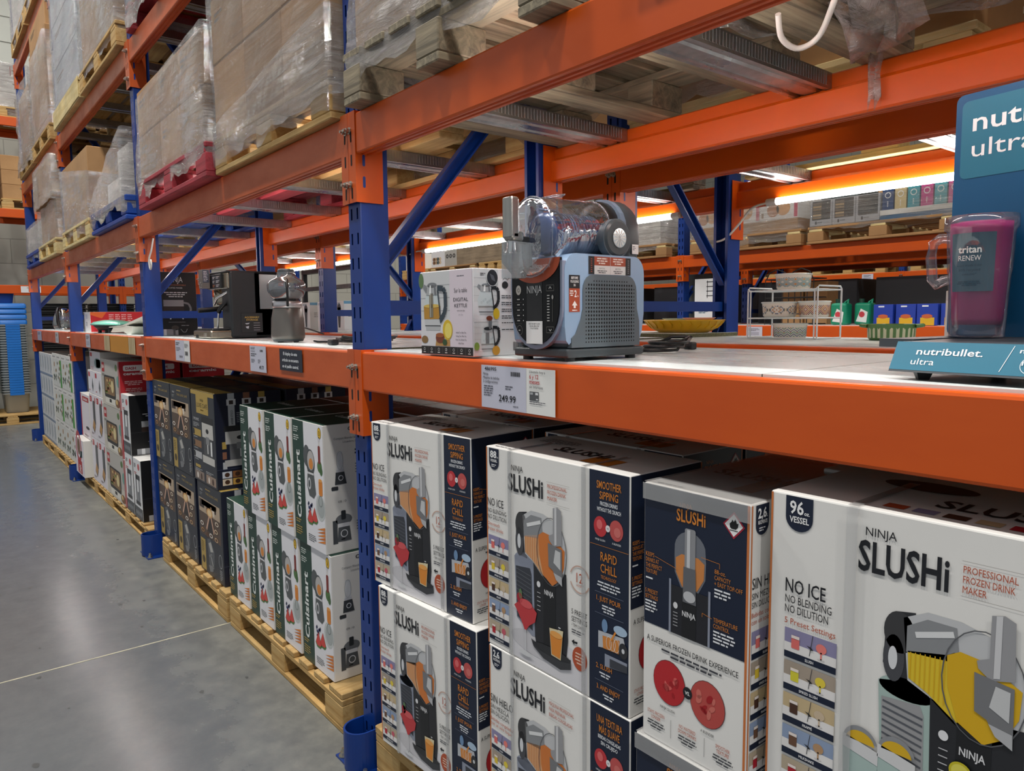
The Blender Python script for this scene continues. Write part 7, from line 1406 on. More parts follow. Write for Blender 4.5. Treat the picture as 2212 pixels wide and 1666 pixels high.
for k in range(2):
    nm = ('bottom', 'top')[k]
    fl('white food processor carton in the second run, behind the slush cartons, %s' % nm, 0.12, 1.17, 0.146+0.50*k, 0.36, 0.4, 0.498, GCARD, cuis_f, grp='stock on the second run floor'); fl('plum-coloured carton in the second run, %s' % nm, 0.50, 1.17, 0.146+0.50*k, 0.6, 0.4, 0.498, mat('plum_card', '#8b7f92', 0.5), plum_f, grp='stock on the second run floor')
    fl('gold and black carton in the second run behind the blender cartons, %s' % nm, -0.62, 1.17, 0.146+0.51*k, 0.5, 0.4, 0.508, mat('black_card', '#1a1b20', 0.45), gold_f, grp='stock on the second run floor'); fl('black carton in the second run behind the blender cartons, %s' % nm, -1.30, 1.17, 0.146+0.51*k, 0.62, 0.4, 0.508, mat('black_card', '#1a1b20', 0.45), grp='stock on the second run floor')
    for i in range(3): fl('dark red carton in the second run behind the espresso cartons, %s column, %s' % (('far', 'middle', 'near')[i], nm), -2.66+0.41*i, 1.17, 0.146+0.5*k, 0.405, 0.4, 0.498, REDC, lambda A, W, H: (A.rect(0.001, 0.001, W-0.001, H-0.001, '#8e1c25', 0), A.rr(W*0.5, H*0.75, W*0.9, H*0.93, 0.01, '#e7dcdc', 1), A.fine(W*0.1, H*0.8, W*0.2, '#c98a8d', 5, 0.01, 0.012)), grp='stock on the second run floor')
# wire rack with patterned bowls
RK = (0.475, 1.70); WHW = mat('white_coated_wire', '#e4eaec', 0.3)
t = thing('wire_rack', 'white wire two-shelf rack holding patterned bowls', 'wire rack', (RK[0], RK[1], ZS)); hw, dp = 0.15, 0.09
for s in (-1, 1):
    mb = MB(); mb.tube([(s*hw, -dp, 0), (s*hw, -dp, 0.195), (s*hw, -dp+0.01, 0.205), (s*hw, dp-0.01, 0.205), (s*hw, dp, 0.195), (s*hw, dp, 0)], 0.0035, WHW, 8); mb.tube([(s*hw, -dp, 0.004), (s*hw, dp, 0.004)], 0.003, WHW, 6); mb.tube([(s*(hw-0.012), -dp, 0), (s*(hw-0.012), -dp, 0.19), (s*hw, -dp, 0.20)], 0.003, WHW, 6); mb.build('side_frame', t)
for z in (0.082, 0.192):
    mb = MB(); mb.tube([(-hw, -dp, z), (hw, -dp, z), (hw, dp, z), (-hw, dp, z)], 0.003, WHW, 6, closed=True)
    for i in range(15): x = -hw+0.02*i+0.01; mb.tube([(x, -dp, z+0.002), (x, dp, z+0.002)], 0.0016, WHW, 5)
    mb.build('wire_shelf', t)
mb = MB(); mb.tube([(-hw, -dp, 0.004), (hw, -dp, 0.004)], 0.003, WHW, 6); mb.build('foot_rail', t)
def bowl(name, label, x, y, z, r, h, pat, handles=False, lid=True, base='#e6e2d6', grp=None):
    t = thing(name, label, 'bowl', (x, y, z), rad(20), grp)
    mb = MB(); mb.lathe([(0.0, 0.0), (r*0.84, 0.0), (r*0.93, h*0.10), (r*0.98, h*0.75), (r, h*0.88), (r, h*0.92), (r*0.95, h*0.92), (r*0.9, h*0.2), (0.0, h*0.08)], pm(base, 0.25) if isinstance(base, str) else base, n=40); mb.build('body', t)
    if pat:
        m = MB(); n = 96
        for i in range(n):
            for row in range(pat['rows']):
                c = pat['f'](i, row)
                if not c: continue
                a0, a1 = 2*PI*i/n, 2*PI*(i+1)/n; z0 = h*(0.14+0.60*row/pat['rows']); z1 = h*(0.14+0.60*(row+1)/pat['rows']); R0 = r*(0.935+0.045*(z0/h))+0.0006; R1 = r*(0.935+0.045*(z1/h))+0.0006
                m.quad((R0*math.cos(a0), R0*math.sin(a0), z0), (R0*math.cos(a1), R0*math.sin(a1), z0), (R1*math.cos(a1), R1*math.sin(a1), z1), (R1*math.cos(a0), R1*math.sin(a0), z1), pm(c, 0.25))
        m.build('glazed_pattern', t)
    if lid: mb = MB(); mb.lathe([(r*1.0, h*0.90), (r*1.05, h*0.93), (r*1.05, h*0.98), (r*0.98, h), (0.0, h)], pm('#dfe6e2', 0.3), n=40); mb.build('lid', t)
    if handles:
        mb = MB()
        for s in (-1, 1): mb.tube([(s*r*0.95, -0.03, h*0.80), (s*r*1.18, -0.022, h*0.84), (s*r*1.22, 0, h*0.84), (s*r*1.18, 0.022, h*0.84), (s*r*0.95, 0.03, h*0.80)], 0.007, base if not isinstance(base, str) else pm(base, 0.25), 8)
        o = mb.build('handle', t)
    return t
def p_dia(i, r): d = abs((i % 8)-4)+abs((r % 8)-4); return '#c56a3a' if d == 1 else '#4f8a94' if d in (3, 5) else '#e0b95a' if d == 0 else None
def p_zig(i, r): k = abs((i % 6)-3); return '#2f5a86' if (r-k) % 6 == 0 else '#3f8a7c' if (r-k) % 6 == 3 else '#c98a3a' if (i % 6 == 3 and r % 6 == 5) else None
def p_med(i, r): d = math.hypot((i % 16)-8, ((r % 10)-5)*1.5); return '#b5763a' if 3.2 < d < 4.2 or d < 1 else '#5d6f86' if 5.4 < d < 6.2 else '#9a8a6a' if 6.8 < d < 7.4 else None
def p_red(i, r): d = abs((i % 10)-5)+abs((r % 10)-5); return '#a8482f' if d in (2, 6) else '#d09a3a' if d == 4 else '#6a4a3a' if d == 8 else None
bowl('storage_bowl', 'pale green bowl with diamond bands on the top wire shelf', RK[0]+0.005, RK[1]-0.015, ZS+0.196, 0.068, 0.062, {'rows': 16, 'f': p_dia}, grp='patterned storage bowls')
bowl('storage_bowl', 'bowl with big round medallions on the lower wire shelf', RK[0]-0.05, RK[1]-0.02, ZS+0.086, 0.068, 0.062, {'rows': 10, 'f': p_med}, grp='patterned storage bowls')
bowl('storage_bowl', 'bowl with rust-red flower tiles on the lower wire shelf', RK[0]+0.072, RK[1]+0.03, ZS+0.086, 0.060, 0.063, {'rows': 10, 'f': p_red}, grp='patterned storage bowls')
bowl('storage_bowl', 'bowl with blue and ochre lattice under the wire rack', RK[0]-0.005, RK[1]-0.015, ZS, 0.066, 0.062, {'rows': 12, 'f': p_zig}, grp='patterned storage bowls')
GRN = mat('green_glaze', '#4f7a45', 0.25)
t = bowl('soup_bowl', 'green and cream striped bowl with two handles, beside the wire rack', 0.852, 1.72, ZS, 0.083, 0.064, {'rows': 1, 'f': lambda i, r: '#c9cfae' if i % 4 < 2 else '#4f7a45'}, True, False, GRN)
def soupbox(A, W, H):
    A.rect(0.001, 0.001, W-0.001, H-0.001, '#dcdde0', 0); A.rect(0.001, H*0.80, W-0.001, H-0.001, '#c3c5c8', 1); A.text('Set of 6 Reactive Glaze Bowls', W*0.03, H*0.91, H*0.05, '#f2f2f2', w=W*0.62, l=2); A.text('Juego de 6 cuencos con esmalte', W*0.03, H*0.84, H*0.05, '#f2f2f2', w=W*0.62, l=2)
    A.poly([(W*0.12, H*0.52), (W*0.62, H*0.62), (W*0.95, H*0.20), (W*0.20, H*0.04)], '#8a5a34', 1); A.poly([(W*0.20, H*0.14), (W*0.95, H*0.20), (W*0.95, H*0.08), (W*0.22, H*0.02)], '#b5844c', 2)
    for cx, cy, k in ((0.40, 0.28, 1.0), (0.66, 0.66, 0.8), (0.66, 0.52, 0.8)):
        A.poly([(W*(cx-0.20*k), H*cy), (W*(cx+0.20*k), H*cy), (W*(cx+0.14*k), H*(cy-0.17*k)), (W*(cx-0.14*k), H*(cy-0.17*k))], '#e4ded0', 4); A.ell(W*cx, H*cy, W*0.20*k, H*0.06*k, '#5a3a2a', 5)
        for i in range(8): A.line([(W*(cx-0.17*k+0.048*k*i), H*(cy-0.05*k)), (W*(cx-0.12*k+0.034*k*i), H*(cy-0.16*k))], W*0.012, '#6a6a58', 5)
        A.ring(W*(cx+0.23*k), H*(cy-0.02), W*0.04*k, W*0.012, '#e4ded0', 4, 10)
    A.ell(W*0.40, H*0.28, W*0.16, H*0.045, '#a8482f', 6); A.ell(W*0.42, H*0.285, W*0.03, H*0.012, '#4f7a3c', 7)
rcarton('grey box of soup bowls with a bowl picture, behind the pink cup', 1.00, 1.80, ZS, 0.26, 0.12, 0.175, soupbox, None, GCARD, None)
# yellow serving dish on a raised board
mb = MB(); mb.box(-0.55, 0.055, 1.55, 1.94, ZS, ZS+0.016, CHIP); mb.box(-0.55, 0.055, 1.55, 1.94, ZS+0.016, ZS+0.0165, DECKW); tag(mb.build('chipboard_panel'), 'loose chipboard panel under the yellow dish', 'shelf board')
YEL = mat('yellow_glaze', '#d9a514', 0.25)
t = thing('serving_dish', 'yellow oval serving dish behind the slush machine', 'dish', (-0.12, 1.76, ZS+0.017), rad(8))
mb = MB(); mb.lathe([(0.0, 0.0), (0.60, 0.0), (0.80, 0.018), (1.0, 0.055), (1.03, 0.058), (1.0, 0.060), (0.78, 0.022), (0.0, 0.008)], YEL, n=48, sx=0.20, sy=0.13); mb.build('body', t)
m = MB(); mb = MB()
for i in range(24):
    a = 2*PI*i/24; mb.tube([(0.164*math.cos(a), 0.107*math.sin(a), 0.020), (0.184*math.cos(a+0.06), 0.120*math.sin(a+0.06), 0.036), (0.198*math.cos(a), 0.129*math.sin(a), 0.052)], 0.0022, YEL, 5)
mb.build('moulded_relief', t)
t = thing('plate_stack', 'pale mint and peach plates stacked inside the yellow dish', 'plate', (-0.10, 1.76, ZS+0.017), 0)
for i, (c, dx) in enumerate((('#bfe0d0', -0.05), ('#e4a58a', 0.07))): mb = MB(); mb.lathe([(0.0, 0.056), (0.06, 0.056), (0.085, 0.066+0.003*i), (0.0, 0.064)], pm(c, 0.3), (dx, 0, 0), 28, sx=1.0, sy=0.7); mb.build('plate', t)
# farther things on the second run's shelf
t = thing('steel_tumbler', 'ribbed steel tumbler on the second run shelf, right of the nearest post', 'tumbler', (-1.42, 1.80, ZS)); mb = MB(); mb.lathe([(0.0, 0.0), (0.040, 0.0), (0.044, 0.01), (0.062, 0.20), (0.056, 0.20), (0.04, 0.02), (0.0, 0.02)], STEEL, n=14, smooth=False); mb.build('body', t)
def brush_box(A, W, H): A.rect(0.001, 0.001, W-0.001, H-0.001, '#d9dee2', 0); A.poly([(W*0.30, H*0.78), (W*0.70, H*0.78), (W*0.60, H*0.10), (W*0.40, H*0.10)], '#26313a', 1); A.ell(W*0.5, H*0.78, W*0.2, W*0.2, '#26313a', 1); A.fine(W*0.12, H*0.92, W*0.6, '#7f93a5', 2, 0.006)
def brush_side(A, D, H): A.rect(0.001, 0.001, D-0.001, H-0.001, '#e8ecee', 0); A.rect(0.001, H*0.9, D-0.001, H-0.001, '#6fa8cf', 1); A.fine(D*0.2, H*0.6, D*0.6, '#8a969e', 3, 0.006, 0.01)
for i in range(4): rcarton('white box with a dark handle picture behind the juicer, %s from the post' % ORD[3-i], -4.55+0.33*i, 1.62, ZS, 0.17, 0.18, 0.24, brush_box, brush_side, WCARD, 'white boxes behind the juicer')
mb = MB(); 
for x, y in ((-3.55, 1.88), (-4.75, 1.88)): mb.box(x-0.02, x+0.02, y-0.02, y+0.02, ZS, ZS+0.56, BLACKP)
for z in (0.16, 0.36, 0.52): mb.box(-4.75, -3.55, 1.85, 1.91, ZS+z, ZS+z+0.035, BLACKP)
tag(mb.build('display_rack'), 'black metal rack standing behind the white boxes', 'rack')
# ---------------------------------------------------------------- across the next aisle: storage level
zc = Z2+0.144
def pb(a, b, label, m=None): return pallet(a, b, 5.05, 5.95, Z2, label, 'x', m or (WOODX, WOODY, WOODX))
pb(-1.36, -0.15, 'pallet across the next aisle under the grey towel boxes and coloured cups', (KRAFT2, PALEW, PALEW))
def towel(A, W, H): A.rect(0.001, 0.001, W-0.001, H-0.001, '#a9abb0', 0); A.rect(W*0.10, H*0.24, W*0.93, H*0.98, '#2c2f33', 1); A.fine(W*0.35, H*0.12, W*0.4, '#6d7076', 1, 0.008); A.rr(W*0.24, H*0.07, W*0.32, H*0.19, 0.003, '#33363b', 2)
def towel1(A, W, H): towel(A, W, H); [A.rect(W*0.13, H*(0.28+0.11*i), W*0.52, H*(0.36+0.11*i), ('#8a7458', '#b59a74', '#6d5f50')[i % 3], 2) for i in range(6)]
for i in range(3): rcarton('grey open-front towel box across the next aisle, %s from the left' % ORD[i], -1.345+0.2*i, 5.06, zc+0.005, 0.196, 0.3, 0.215, towel1 if i < 2 else towel, None, mat('grey_tray_card', '#a9abb0', 0.5), 'grey towel boxes across the next aisle')
CUPS = ('#1d3f70', '#cdb98a', '#3f98a5', '#c23f86', '#4fa3ad', '#c9548f')
mb = MB(); mb.box(-0.745, -0.16, 5.06, 5.36, zc, zc+0.055, mat('blue_tray_card', '#2f5f86', 0.5)); mb.box(-0.745, -0.16, 5.058, 5.06, zc+0.035, zc+0.075, GCARD); tag(mb.build('display_tray'), 'blue and white display tray holding coloured cup boxes', 'tray')
for i, c in enumerate(CUPS):
    def cupf(A, W, H, c=c): A.rect(0.001, 0.001, W-0.001, H-0.001, c, 0); A.ring(W/2, H*0.68, W*0.28, 0.006, '#e9e9e6', 1, 16); A.fine(W/2, H*0.4, 0.01, '#e9e9e6', 4, 0.006, 0.006, al='c')
    rcarton('%s cup box in the blue tray across the next aisle' % ('navy', 'beige', 'teal', 'magenta', 'pale teal', 'pink')[i], -0.735+0.098*i, 5.07, zc+0.056, 0.088, 0.1, 0.20, cupf, None, pm(c), 'coloured cup boxes')
wrap(-1.355, -0.155, 5.05, 5.4, zc-0.03, zc+0.22, 'film round the towel and cup boxes across the next aisle', FILM3, 0.008, 21)
pb(-2.62, -1.42, 'pallet across the next aisle under white food boxes', (KRAFT2, PALEW, WOODX))
carton(-2.60, -1.46, 5.06, 5.9, zc, zc+0.10, 'kraft tray under the white food boxes across the next aisle', KRAFT2)
def food(A, W, H): A.rect(0.001, 0.001, W-0.001, H-0.001, '#e1dcd8', 0); A.ell(W*0.35, H*0.4, W*0.16, H*0.28, '#b5784a', 1); A.ell(W*0.62, H*0.45, W*0.18, H*0.30, '#d09a63', 1); A.rect(W*0.90, H*0.05, W*0.99, H*0.95, '#c14a63', 1); A.rect(W*0.04, H*0.12, W*0.10, H*0.32, '#8d6a4a', 1)
for i in range(3): rcarton('white food-picture box across the next aisle, %s from the left' % ORD[i], -2.60+0.38*i, 5.065, zc+0.102, 0.376, 0.4, 0.22, food, None, WCARD, 'white food boxes across the next aisle')
wrap(-2.615, -1.43, 5.05, 5.9, zc-0.10, zc+0.30, 'film round the white food boxes across the next aisle', FILM, 0.012, 22)
pb(-4.10, -2.92, 'pallet across the next aisle under the grey wrapped stack', (KRAFT2, PALEW, WOODX))
for k in range(5): carton(-4.08, -3.02, 5.07, 5.9, zc+0.06*k, zc+0.06*k+0.058, 'flat carton in the grey wrapped stack across the next aisle, %s from the bottom' % ORD[k], GCARD, seam=False)
wrap(-4.09, -3.0, 5.055, 5.9, zc-0.06, zc+0.32, 'grey film round the flat cartons across the next aisle', FILM2, 0.014, 23)
pb(-5.50, -4.25, 'pallet across the next aisle in the griddle bay line')
carton(-5.48, -4.28, 5.07, 5.9, zc, zc+0.5, 'kraft carton across the next aisle in the griddle bay line', KRAFT2)
pb(-7.46, -6.30, 'pallet across the next aisle under the plate boxes', (KRAFT2, PALEW, WOODX)); pb(-6.22, -5.66, 'narrow pallet across the next aisle under the plank-patterned box')
def platesf(A, W, H): A.rect(0.001, 0.001, W-0.001, H-0.001, '#d9dadd', 0); [A.ell(W*(0.2+0.15*(i % 4)), H*(0.3+0.22*(i//4)), W*0.10, H*0.12, ('#7a5a42', '#b59a7c', '#5d6a6a', '#c9b59a')[i % 4], 1) for i in range(8)]
def ringsf(A, W, H): A.rect(0.001, 0.001, W-0.001, H-0.001, '#a9a8a3', 0); [(A.ell(W*(0.22+0.29*i), H*0.66, W*0.12, H*0.14, '#3f4040', 1), A.ell(W*(0.22+0.29*i), H*0.66, W*0.06, H*0.07, '#8d8c88', 2)) for i in range(3)]
rcarton('white plate-picture box across the next aisle, left of the grey one', -7.45, 5.07, zc, 0.36, 0.4, 0.23, platesf, None, WCARD, 'photo boxes across the next aisle')
rcarton('white plate-picture box across the next aisle, at the far post', -8.2, 5.07, zc, 0.36, 0.4, 0.25, platesf, None, WCARD, 'photo boxes across the next aisle')
rcarton('grey box with three round pictures across the next aisle', -7.085, 5.07, zc, 0.30, 0.4, 0.22, ringsf, None, GCARD, 'photo boxes across the next aisle')
PLK = wood('grey_plank_print', '#a3937c', '#7f715e', 'x', 0.5)
rcarton('long box printed like grey wooden planks across the next aisle', -6.78, 5.07, zc, 1.07, 0.5, 0.24, None, None, PLK, None)
pb(-8.3, -7.52, 'pallet across the next aisle at the far post')
# -- across the next aisle: shelf level
zs2 = DK+0.0003
def shelf_c(label, x, W, H, body, front=None, y=5.14, D=0.2, side=None, grp=None): return rcarton(label, x, y, zs2, W, D, H, front, side, body, grp)
def instr(A, W, H): A.rect(0.001, 0.001, W-0.001, H-0.001, '#dfe2e4', 0); [A.rect(W*0.55, H*(0.62+0.1*i), W*0.9, H*(0.64+0.1*i), '#3c4045', 1) for i in range(4)]; A.rect(W*0.58, H*0.58, W*0.61, H*0.96, '#3c4045', 1); A.rect(W*0.84, H*0.58, W*0.87, H*0.96, '#3c4045', 1); A.rect(W*0.05, H*0.05, W*0.95, H*0.10, '#7fa3b8', 1); A.fine(W*0.2, H*0.28, W*0.5, '#5f7a8c', 2, 0.01)
shelf_c('white leaflet board with a ladder drawing across the next aisle', -2.62, 0.26, 0.46, WCARD, instr, D=0.03)
GREYB = mat('slate_grey_box', '#4a5355', 0.5)
shelf_c('slate grey locker box across the next aisle', -3.05+0.1, 0.32, 0.52, GREYB, None, y=5.3)
for i in range(2): shelf_c('brown box behind the wire baskets across the next aisle, %s' % ('left', 'right')[i], -1.86+0.24*i, 0.22, 0.40, KRAFT, None, y=5.5)
t = thing('wire_basket', 'black wire baskets on the shelf across the next aisle', 'wire basket', (-1.60, 5.3, zs2))
mb = MB()
for i in range(9): mb.tube([(-0.24+0.06*i, -0.12, 0.0), (-0.24+0.06*i, -0.12, 0.42)], 0.004, BLACKP, 6)
for z in (0.01, 0.1, 0.25, 0.42): mb.tube([(-0.24, -0.12, z), (0.24, -0.12, z), (0.24, 0.1, z), (-0.24, 0.1, z)], 0.005, BLACKP, 6, closed=True)
for s in (-0.12, 0.12): mb.tube([(s-0.11, -0.12, 0.42), (s-0.08, -0.12, 0.48), (s, -0.12, 0.51), (s+0.08, -0.12, 0.48), (s+0.11, -0.12, 0.42)], 0.006, BLACKP, 6)
mb.build('basket', t)
JUG = mat('green_jug_plastic', '#0e8a68', 0.35)
for i in range(2):
    t = thing('detergent_jug', 'green detergent jug across the next aisle, %s' % ('left one', 'right one')[i], 'jug', (-1.12+0.16*i, 5.22+0.1*i, zs2), group='green jugs across the next aisle'); mb = MB(); mb.rbox(-0.07, 0.07, -0.06, 0.06, 0, 0.19, JUG, 0.02); mb.tube([(0.03, 0, 0.19), (0.06, 0, 0.22), (0.05, 0, 0.16)], 0.012, JUG, 8); mb.build('body', t); mb = MB(); mb.cyl((-0.03, 0, 0.19), 0.022, 0.035, mat('dark_green_cap', '#123f33', 0.4)); mb.build('cap', t)
    A = Art((-0.07, -0.06, 0), (1, 0, 0), (0, 0, 1), (0, -1, 0)); A.poly([(0.02, 0.03), (0.11, 0.02), (0.12, 0.11), (0.06, 0.14)], '#e7ecea', 1); A.ell(0.07, 0.09, 0.025, 0.025, '#c9404a', 2); A.build('label', t)
BLU = pm('#1d3fa8')
def tab(A, W, H): A.rect(0.001, 0.001, W-0.001, H-0.001, '#1d3fa8', 0); A.rect(W*0.18, 0.001, W*0.85, H*0.36, '#dcb32a', 1); A.ell(W*0.5, H*0.42, W*0.26, H*0.10, '#c9643a', 2); A.fine(W*0.25, H*0.86, W*0.5, '#e7ecf4', 1, 0.012)
for i in range(4): shelf_c('blue and yellow tub of tablets across the next aisle, %s from the left' % ORD[i], -0.80+0.17*i, 0.155, 0.17, BLU, tab, y=5.13+0.02*(i % 2), D=0.13, grp='blue and yellow tubs across the next aisle')
def wb(A, W, H): A.rect(0.001, 0.001, W-0.001, H-0.001, '#dfe6e8', 0); A.rect(W*0.02, H*0.55, W*0.55, H*0.98, '#b9c2bd', 1); A.rect(W*0.02, H*0.9, W*0.55, H*0.98, '#3c4045', 2); A.fine(W*0.05, H*0.85, W*0.45, '#5f6a6a', 4, 0.01, 0.015)
shelf_c('pale white board display across the next aisle', -0.29, 0.30, 0.44, WCARD, wb, y=5.30, D=0.03)
t = thing('dish_rack', 'white and grey dish rack across the next aisle', 'dish rack', (0.03, 5.22, zs2+0.0)); mb = MB(); mb.rbox(-0.26, 0.26, -0.09, 0.12, 0.10, 0.165, mat('silver_grey_plastic', '#b9bfc4', 0.35), 0.01); mb.rbox(-0.25, 0.25, -0.08, 0.11, 0.0, 0.012, BLACKP, 0.004); mb.build('tray', t)
mb = MB()
for i in range(9): mb.tube([(-0.24+0.025*i, -0.09, 0.165), (-0.235+0.025*i, -0.09, 0.215), (-0.225+0.025*i, -0.09, 0.165)], 0.003, WHW, 6)
mb.tube([(-0.26, -0.09, 0.21), (-0.10, -0.09, 0.215), (0.26, -0.09, 0.22), (0.26, 0.12, 0.22), (-0.26, 0.12, 0.21)], 0.004, WHW, 6, closed=True); mb.tube([(-0.25, -0.08, 0.012), (-0.25, -0.08, 0.10)], 0.005, BLACKP, 6); mb.tube([(0.25, -0.08, 0.012), (0.25, -0.08, 0.10)], 0.005, BLACKP, 6); mb.build('wire_basket', t)
A = Art((-0.26, -0.0905, 0.10), (1, 0, 0), (0, 0, 1), (0, -1, 0)); A.text('polder', 0.22, 0.028, 0.014, '#4a4f55', w=0.07, al='c', l=1); A.build('lettering', t)
def ctag(x, y, z, label): card(x, x+0.17, z-0.112, z-0.012, label, LIL, tag_m, y=y-0.0035)
ctag(-1.98, 5.1, Z1, 'white price card on the shelf beam across the next aisle')
for x, nm in ((-6.7, 'far one'), (-4.4, 'second one'), (-3.35, 'third one'), (-2.1, 'near one')): ctag(x, 10.2, Z2, 'price card on the beam two aisles away, %s' % nm)
for rn, y, z in (('D', 6.28, Z2), ('D', 6.30, Z1), ('E', 10.22, Z2), ('E', 10.22, Z1)):
    for bay in range(3):
        for i in range(2):
            a = XP[bay+1]+0.12+1.3*i; nm = '%s, %s, %s line' % ({('D', Z2): 'stored high beyond the next aisle', ('D', Z1): 'on the shelf beyond the next aisle', ('E', Z2): 'stored high two aisles away', ('E', Z1): 'on the shelf two aisles away'}[(rn, z)], ('left', 'right')[i], BAYN[bay])
            if z == Z2: pallet(a, a+1.15, y, y+0.8, z, 'pallet ' + nm, 'x')
            zz_ = z+(0.144 if z == Z2 else 0.005)
            carton(a+0.02, a+1.13, y+0.02, y+0.78, zz_, zz_+(0.55 if z == Z2 else 0.45), 'carton ' + nm, (KRAFT2, GREYB, KRAFT)[(bay+i) % 3] if rn == 'E' or z == Z2 else mat('dark_fill_card', '#3a3d42', 0.6), seam=False)  # shelf cartons beyond the next aisle added dark, standing in for the dim interior
# floor stock across the next aisle closes the view under its shelf
for bay in range(3):
    for i in range(2):
        a = XP[bay+1]+0.12+1.3*i
        for q, H_ in enumerate((0.55, 0.53)): carton(a, a+1.2, 5.12, 5.9, 0.0+0.552*q, 0.55*q+H_, 'dark floor carton across the next aisle, %s, %s line, %s' % (('left', 'right')[i], BAYN[bay], ('lower', 'upper')[q]), mat('dark_fill_card', '#3a3d42', 0.6), seam=False)
# ---------------------------------------------------------------- racking, bins and crates along the end wall
END = [4.16, 2.9, 1.84]; EX = -11.3
YE = [-4.2, -1.4, 1.4, 4.2]
for i, y in enumerate(YE):
    if y < -2: continue
    t = thing('rack_upright', 'blue upright of the racking along the end wall, %s' % ('', 'hidden by the far bay', 'behind the black crates', 'farthest back')[i], 'rack upright', (EX+0.85, y, 0), rad(90))
    post('front_post', 4.0, t, -0.85+0.012, False); o = bpy.data.objects[t.children[0].name]; o.location = (0, -0.0+0.012, 0)
    post('rear_post', 4.0, t, 0.85-0.012, True)
for k, z in enumerate(END):
    for i in range(3):
        for s, xx in ((0, EX+0.85), (1, EX)):
            o = beam(0, 0, z+0.22 if False else z+0.12, -1, 'orange beam along the end wall, %s level, %s, %s' % (('top', 'middle', 'low')[k], ('near side', 'behind the far bay', 'far back')[i], ('front', 'rear')[s]), ORANGE, detail=False, xs=(YE[i], YE[i+1]))
            o.location = (xx, (YE[i]+YE[i+1])/2, z+0.12); o.rotation_euler.z = rad(90) if not s else rad(-90)
for k, z in enumerate(END[:2]):
    for j, (a, b) in enumerate(((-1.25, -0.2), (-0.05, 1.25))):
        t = pallet(a, b, 0, 0.8, z+0.12, 'pallet on the end wall racking, %s level, %s one' % (('top', 'middle')[k], ('left', 'right')[j]), 'x'); t.rotation_euler.z = rad(90); t.location = (EX+0.42, (a+b)/2, z+0.12)
        for q in range(3):
            carton(EX+0.04, EX+0.80, a+0.02, b-0.02, z+0.266+0.2*q, z+0.464+0.2*q, 'brown carton on the end wall racking, %s level, %s pallet, %s' % (('top', 'middle')[k], ('left', 'right')[j], ('bottom', 'middle', 'top')[q]), (KRAFT, GCARD)[k == 0], marks=2, seam=False)
        if k == 0: wrap(EX+0.03, EX+0.81, a+0.01, b-0.01, z+0.15, z+0.87, 'film round the cartons on the end wall racking, %s pallet' % ('left', 'right')[j], FILM2, 0.012, 30+j)
mb = MB(); mb.box(EX+0.853, EX+0.856, 0.10, 0.34, END[2]+0.015, END[2]+0.105, pm('#e4e4e6')); tag(mb.build('price_card'), 'white price card on the low end wall beam', 'price card')
t = pallet(-0.75, 0.45, 0, 1.0, 0, 'pallet under the clear bins by the end wall', 'x'); t.rotation_euler.z = rad(90); t.location = (-10.75, -0.12, 0)
CB = clear('frosted_bin_plastic', '#e6eef2', 0.55, 0.3, 0.08); LBL = mat('bright_blue_plastic', '#1c6fc4', 0.4)
def bin_stack(y, nm):
    for k in range(28):
        z = 0.146+0.30+0.036*k if k else 0.146
        t = thing('storage_bin', 'clear nested bin by the end wall, %s stack, number %d from the floor' % (nm, k+1), 'storage bin', (-10.72, y, z if not k else 0.146+0.036*(k-0)), group='nested clear bins')
        t['label'] = 'clear nested storage bin in the %s stack by the end wall' % nm
        if 'bin' not in SC:
            mb = MB(); L = []
            for zz_, w_, d_ in ((0.0, 0.21, 0.125), (0.005, 0.22, 0.135), (0.27, 0.26, 0.155), (0.272, 0.285, 0.175), (0.285, 0.285, 0.175)): L.append([(a, b, zz_) for a, b in rrect(2*w_, 2*d_, 0.05, 4)])
            mb.loft(L, CB, True, False); o = mb.build('body', t); SC['bin'] = o.data
            mb = MB(); mb.box(0.255, 0.288, -0.085, 0.085, 0.255, 0.288, LBL); o2 = mb.build('latch', t); SC['latch'] = o2.data
        else:
            for n_, kk in (('body', 'bin'), ('latch', 'latch')): o = bpy.data.objects.new(n_, SC[kk]); COL.objects.link(o); o.parent = t
    for k in range(4):
        mb = MB(); mb.loft([[(a, b, 0) for a, b in rrect(0.58, 0.36, 0.05, 4)], [(a, b, 0.05) for a, b in rrect(0.58, 0.36, 0.05, 4)], [(a*0.92, b*0.92, 0.07) for a, b in rrect(0.58, 0.36, 0.05, 4)]], LBL); o = mb.build('bin_lid', None, (-10.72, y, 0.146+0.036*27+0.29+0.075*k)); tag(o, 'blue bin lid stacked on the %s clear bins' % nm, 'bin lid', 'blue bin lids')
    mb = MB(); L = [[(a, b, 0) for a, b in rrect(0.40, 0.26, 0.05, 4)], [(a, b, 0.20) for a, b in rrect(0.46, 0.32, 0.05, 4)]]; mb.loft(L, pm('#123f8c'), True, True); o = mb.build('blue_bin', None, (-10.72, y-0.1, 0.146+0.036*27+0.29+0.30)); tag(o, 'dark blue upturned bin on top of the %s stack' % nm, 'storage bin')
bin_stack(-0.03, 'right-hand'); bin_stack(-0.44, 'left-hand')
t = pallet(0.25, 1.45, 0, 1.0, 0, 'pallet under the black crates by the end wall', 'x'); t.rotation_euler.z = rad(90); t.location = (-10.95, 1.1, 0)
BLC = mat('black_crate_plastic', '#141517', 0.45)
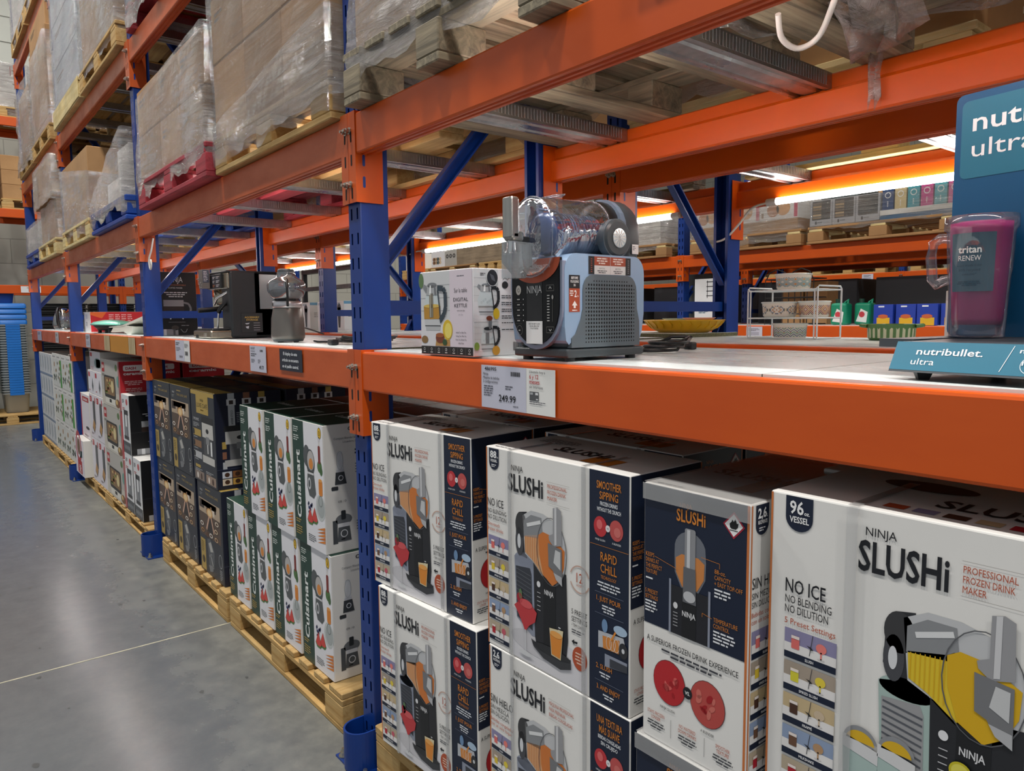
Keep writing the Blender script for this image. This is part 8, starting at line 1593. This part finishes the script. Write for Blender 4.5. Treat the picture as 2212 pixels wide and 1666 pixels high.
for j, y in enumerate((0.62, 1.28)):
    for k in range(22):
        if 'crate' not in SC: mb = MB(); mb.rbox(-0.20, 0.20, -0.29, 0.29, 0, 0.050, BLC, 0.008, n=1); mb.rbox(-0.22, 0.22, -0.31, 0.31, 0.050, 0.068, BLC, 0.006, n=1); o = mb.build('crate'); SC['crate'] = o.data
        else: o = bpy.data.objects.new('crate', SC['crate']); COL.objects.link(o)
        o.location = (-10.75, y, 0.146+0.071*k); tag(o, 'black nested crate in the %s stack by the end wall' % ('left-hand', 'right-hand')[j], 'crate', 'nested black crates')
mb = MB(); mb.box(-8.468-0.02, -8.468+0.02, -0.035, -0.033, Z4-0.11, Z4-0.01, pm('#8e1f33')); A = None; tag(mb.build('red_tag'), 'small dark red tag on the top beam at the far end', 'tag')
# ---------------------------------------------------------------- cables and strings
CABLE = mat('white_cable', '#d8d6cf', 0.45)
def cable(pts, label, r=0.004, m=None):
    P = []
    for i in range(len(pts)-1):
        p0, p1, p2, p3 = (Vector(pts[max(0, i-1)]), Vector(pts[i]), Vector(pts[i+1]), Vector(pts[min(len(pts)-1, i+2)]))
        for k in range(6):
            t_ = k/6; P.append(0.5*((2*p1)+(p2-p0)*t_+(2*p0-5*p1+4*p2-p3)*t_*t_+(3*p1-p0-3*p2+p3)*t_**3))
    P.append(Vector(pts[-1])); mb = MB(); mb.tube(P, r, m or CABLE, 8); return tag(mb.build('cable'), label, 'cable')
cable([(0.215, 1.92, 1.94), (0.14, 1.91, 1.925), (0.08, 1.90, 1.86), (0.02, 1.885, 1.80), (-0.04, 1.88, 1.785)], 'white lamp cable drooping from the tube light to the blue post', 0.005)
cable([(-2.645, 1.92, 1.94), (-2.72, 1.91, 1.945), (-2.80, 1.90, 1.93), (-2.90, 1.91, 1.925), (-3.0, 1.92, 1.94)], 'white lamp cable between two tube lights behind the kettle box', 0.005)
cable([(-2.62, 0.05, Z2-0.13), (-2.63, 0.04, 1.86), (-2.66, 0.03, 1.80), (-2.64, 0.03, 1.745), (-2.61, 0.03, 1.77), (-2.62, 0.03, 1.80)], 'white cable end hanging in a loop beside the blue post', 0.005)
cable([(1.24, 0.30, 2.03), (1.225, 0.34, 1.998), (1.235, 0.385, 1.985), (1.27, 0.40, 2.002), (1.33, 0.34, 2.03), (1.36, 0.31, 2.06)], 'thick white cable looping down between the pallets', 0.006)
# wear on the floor beside the pallets
mb = MB(); rn = random.Random(11); SMG = mat('dark_floor_scuff', '#4a4b4b', 0.7)
for i in range(34):
    x, y = rn.uniform(-3.5, 1.2), rn.uniform(-1.6, -0.1); r = rn.uniform(0.004, 0.016); mb.add([(x+r*rn.uniform(0.5, 1.4)*math.cos(2*PI*k/7), y+r*rn.uniform(0.3, 0.8)*math.sin(2*PI*k/7), 0.0008) for k in range(7)], [tuple(range(7))], SMG)
o = mb.build('floor_scuffs'); tag(o, 'small dark scuffs on the grey floor beside the pallets', 'scuff marks', None, 'stuff')
bpy.context.view_layer.update()
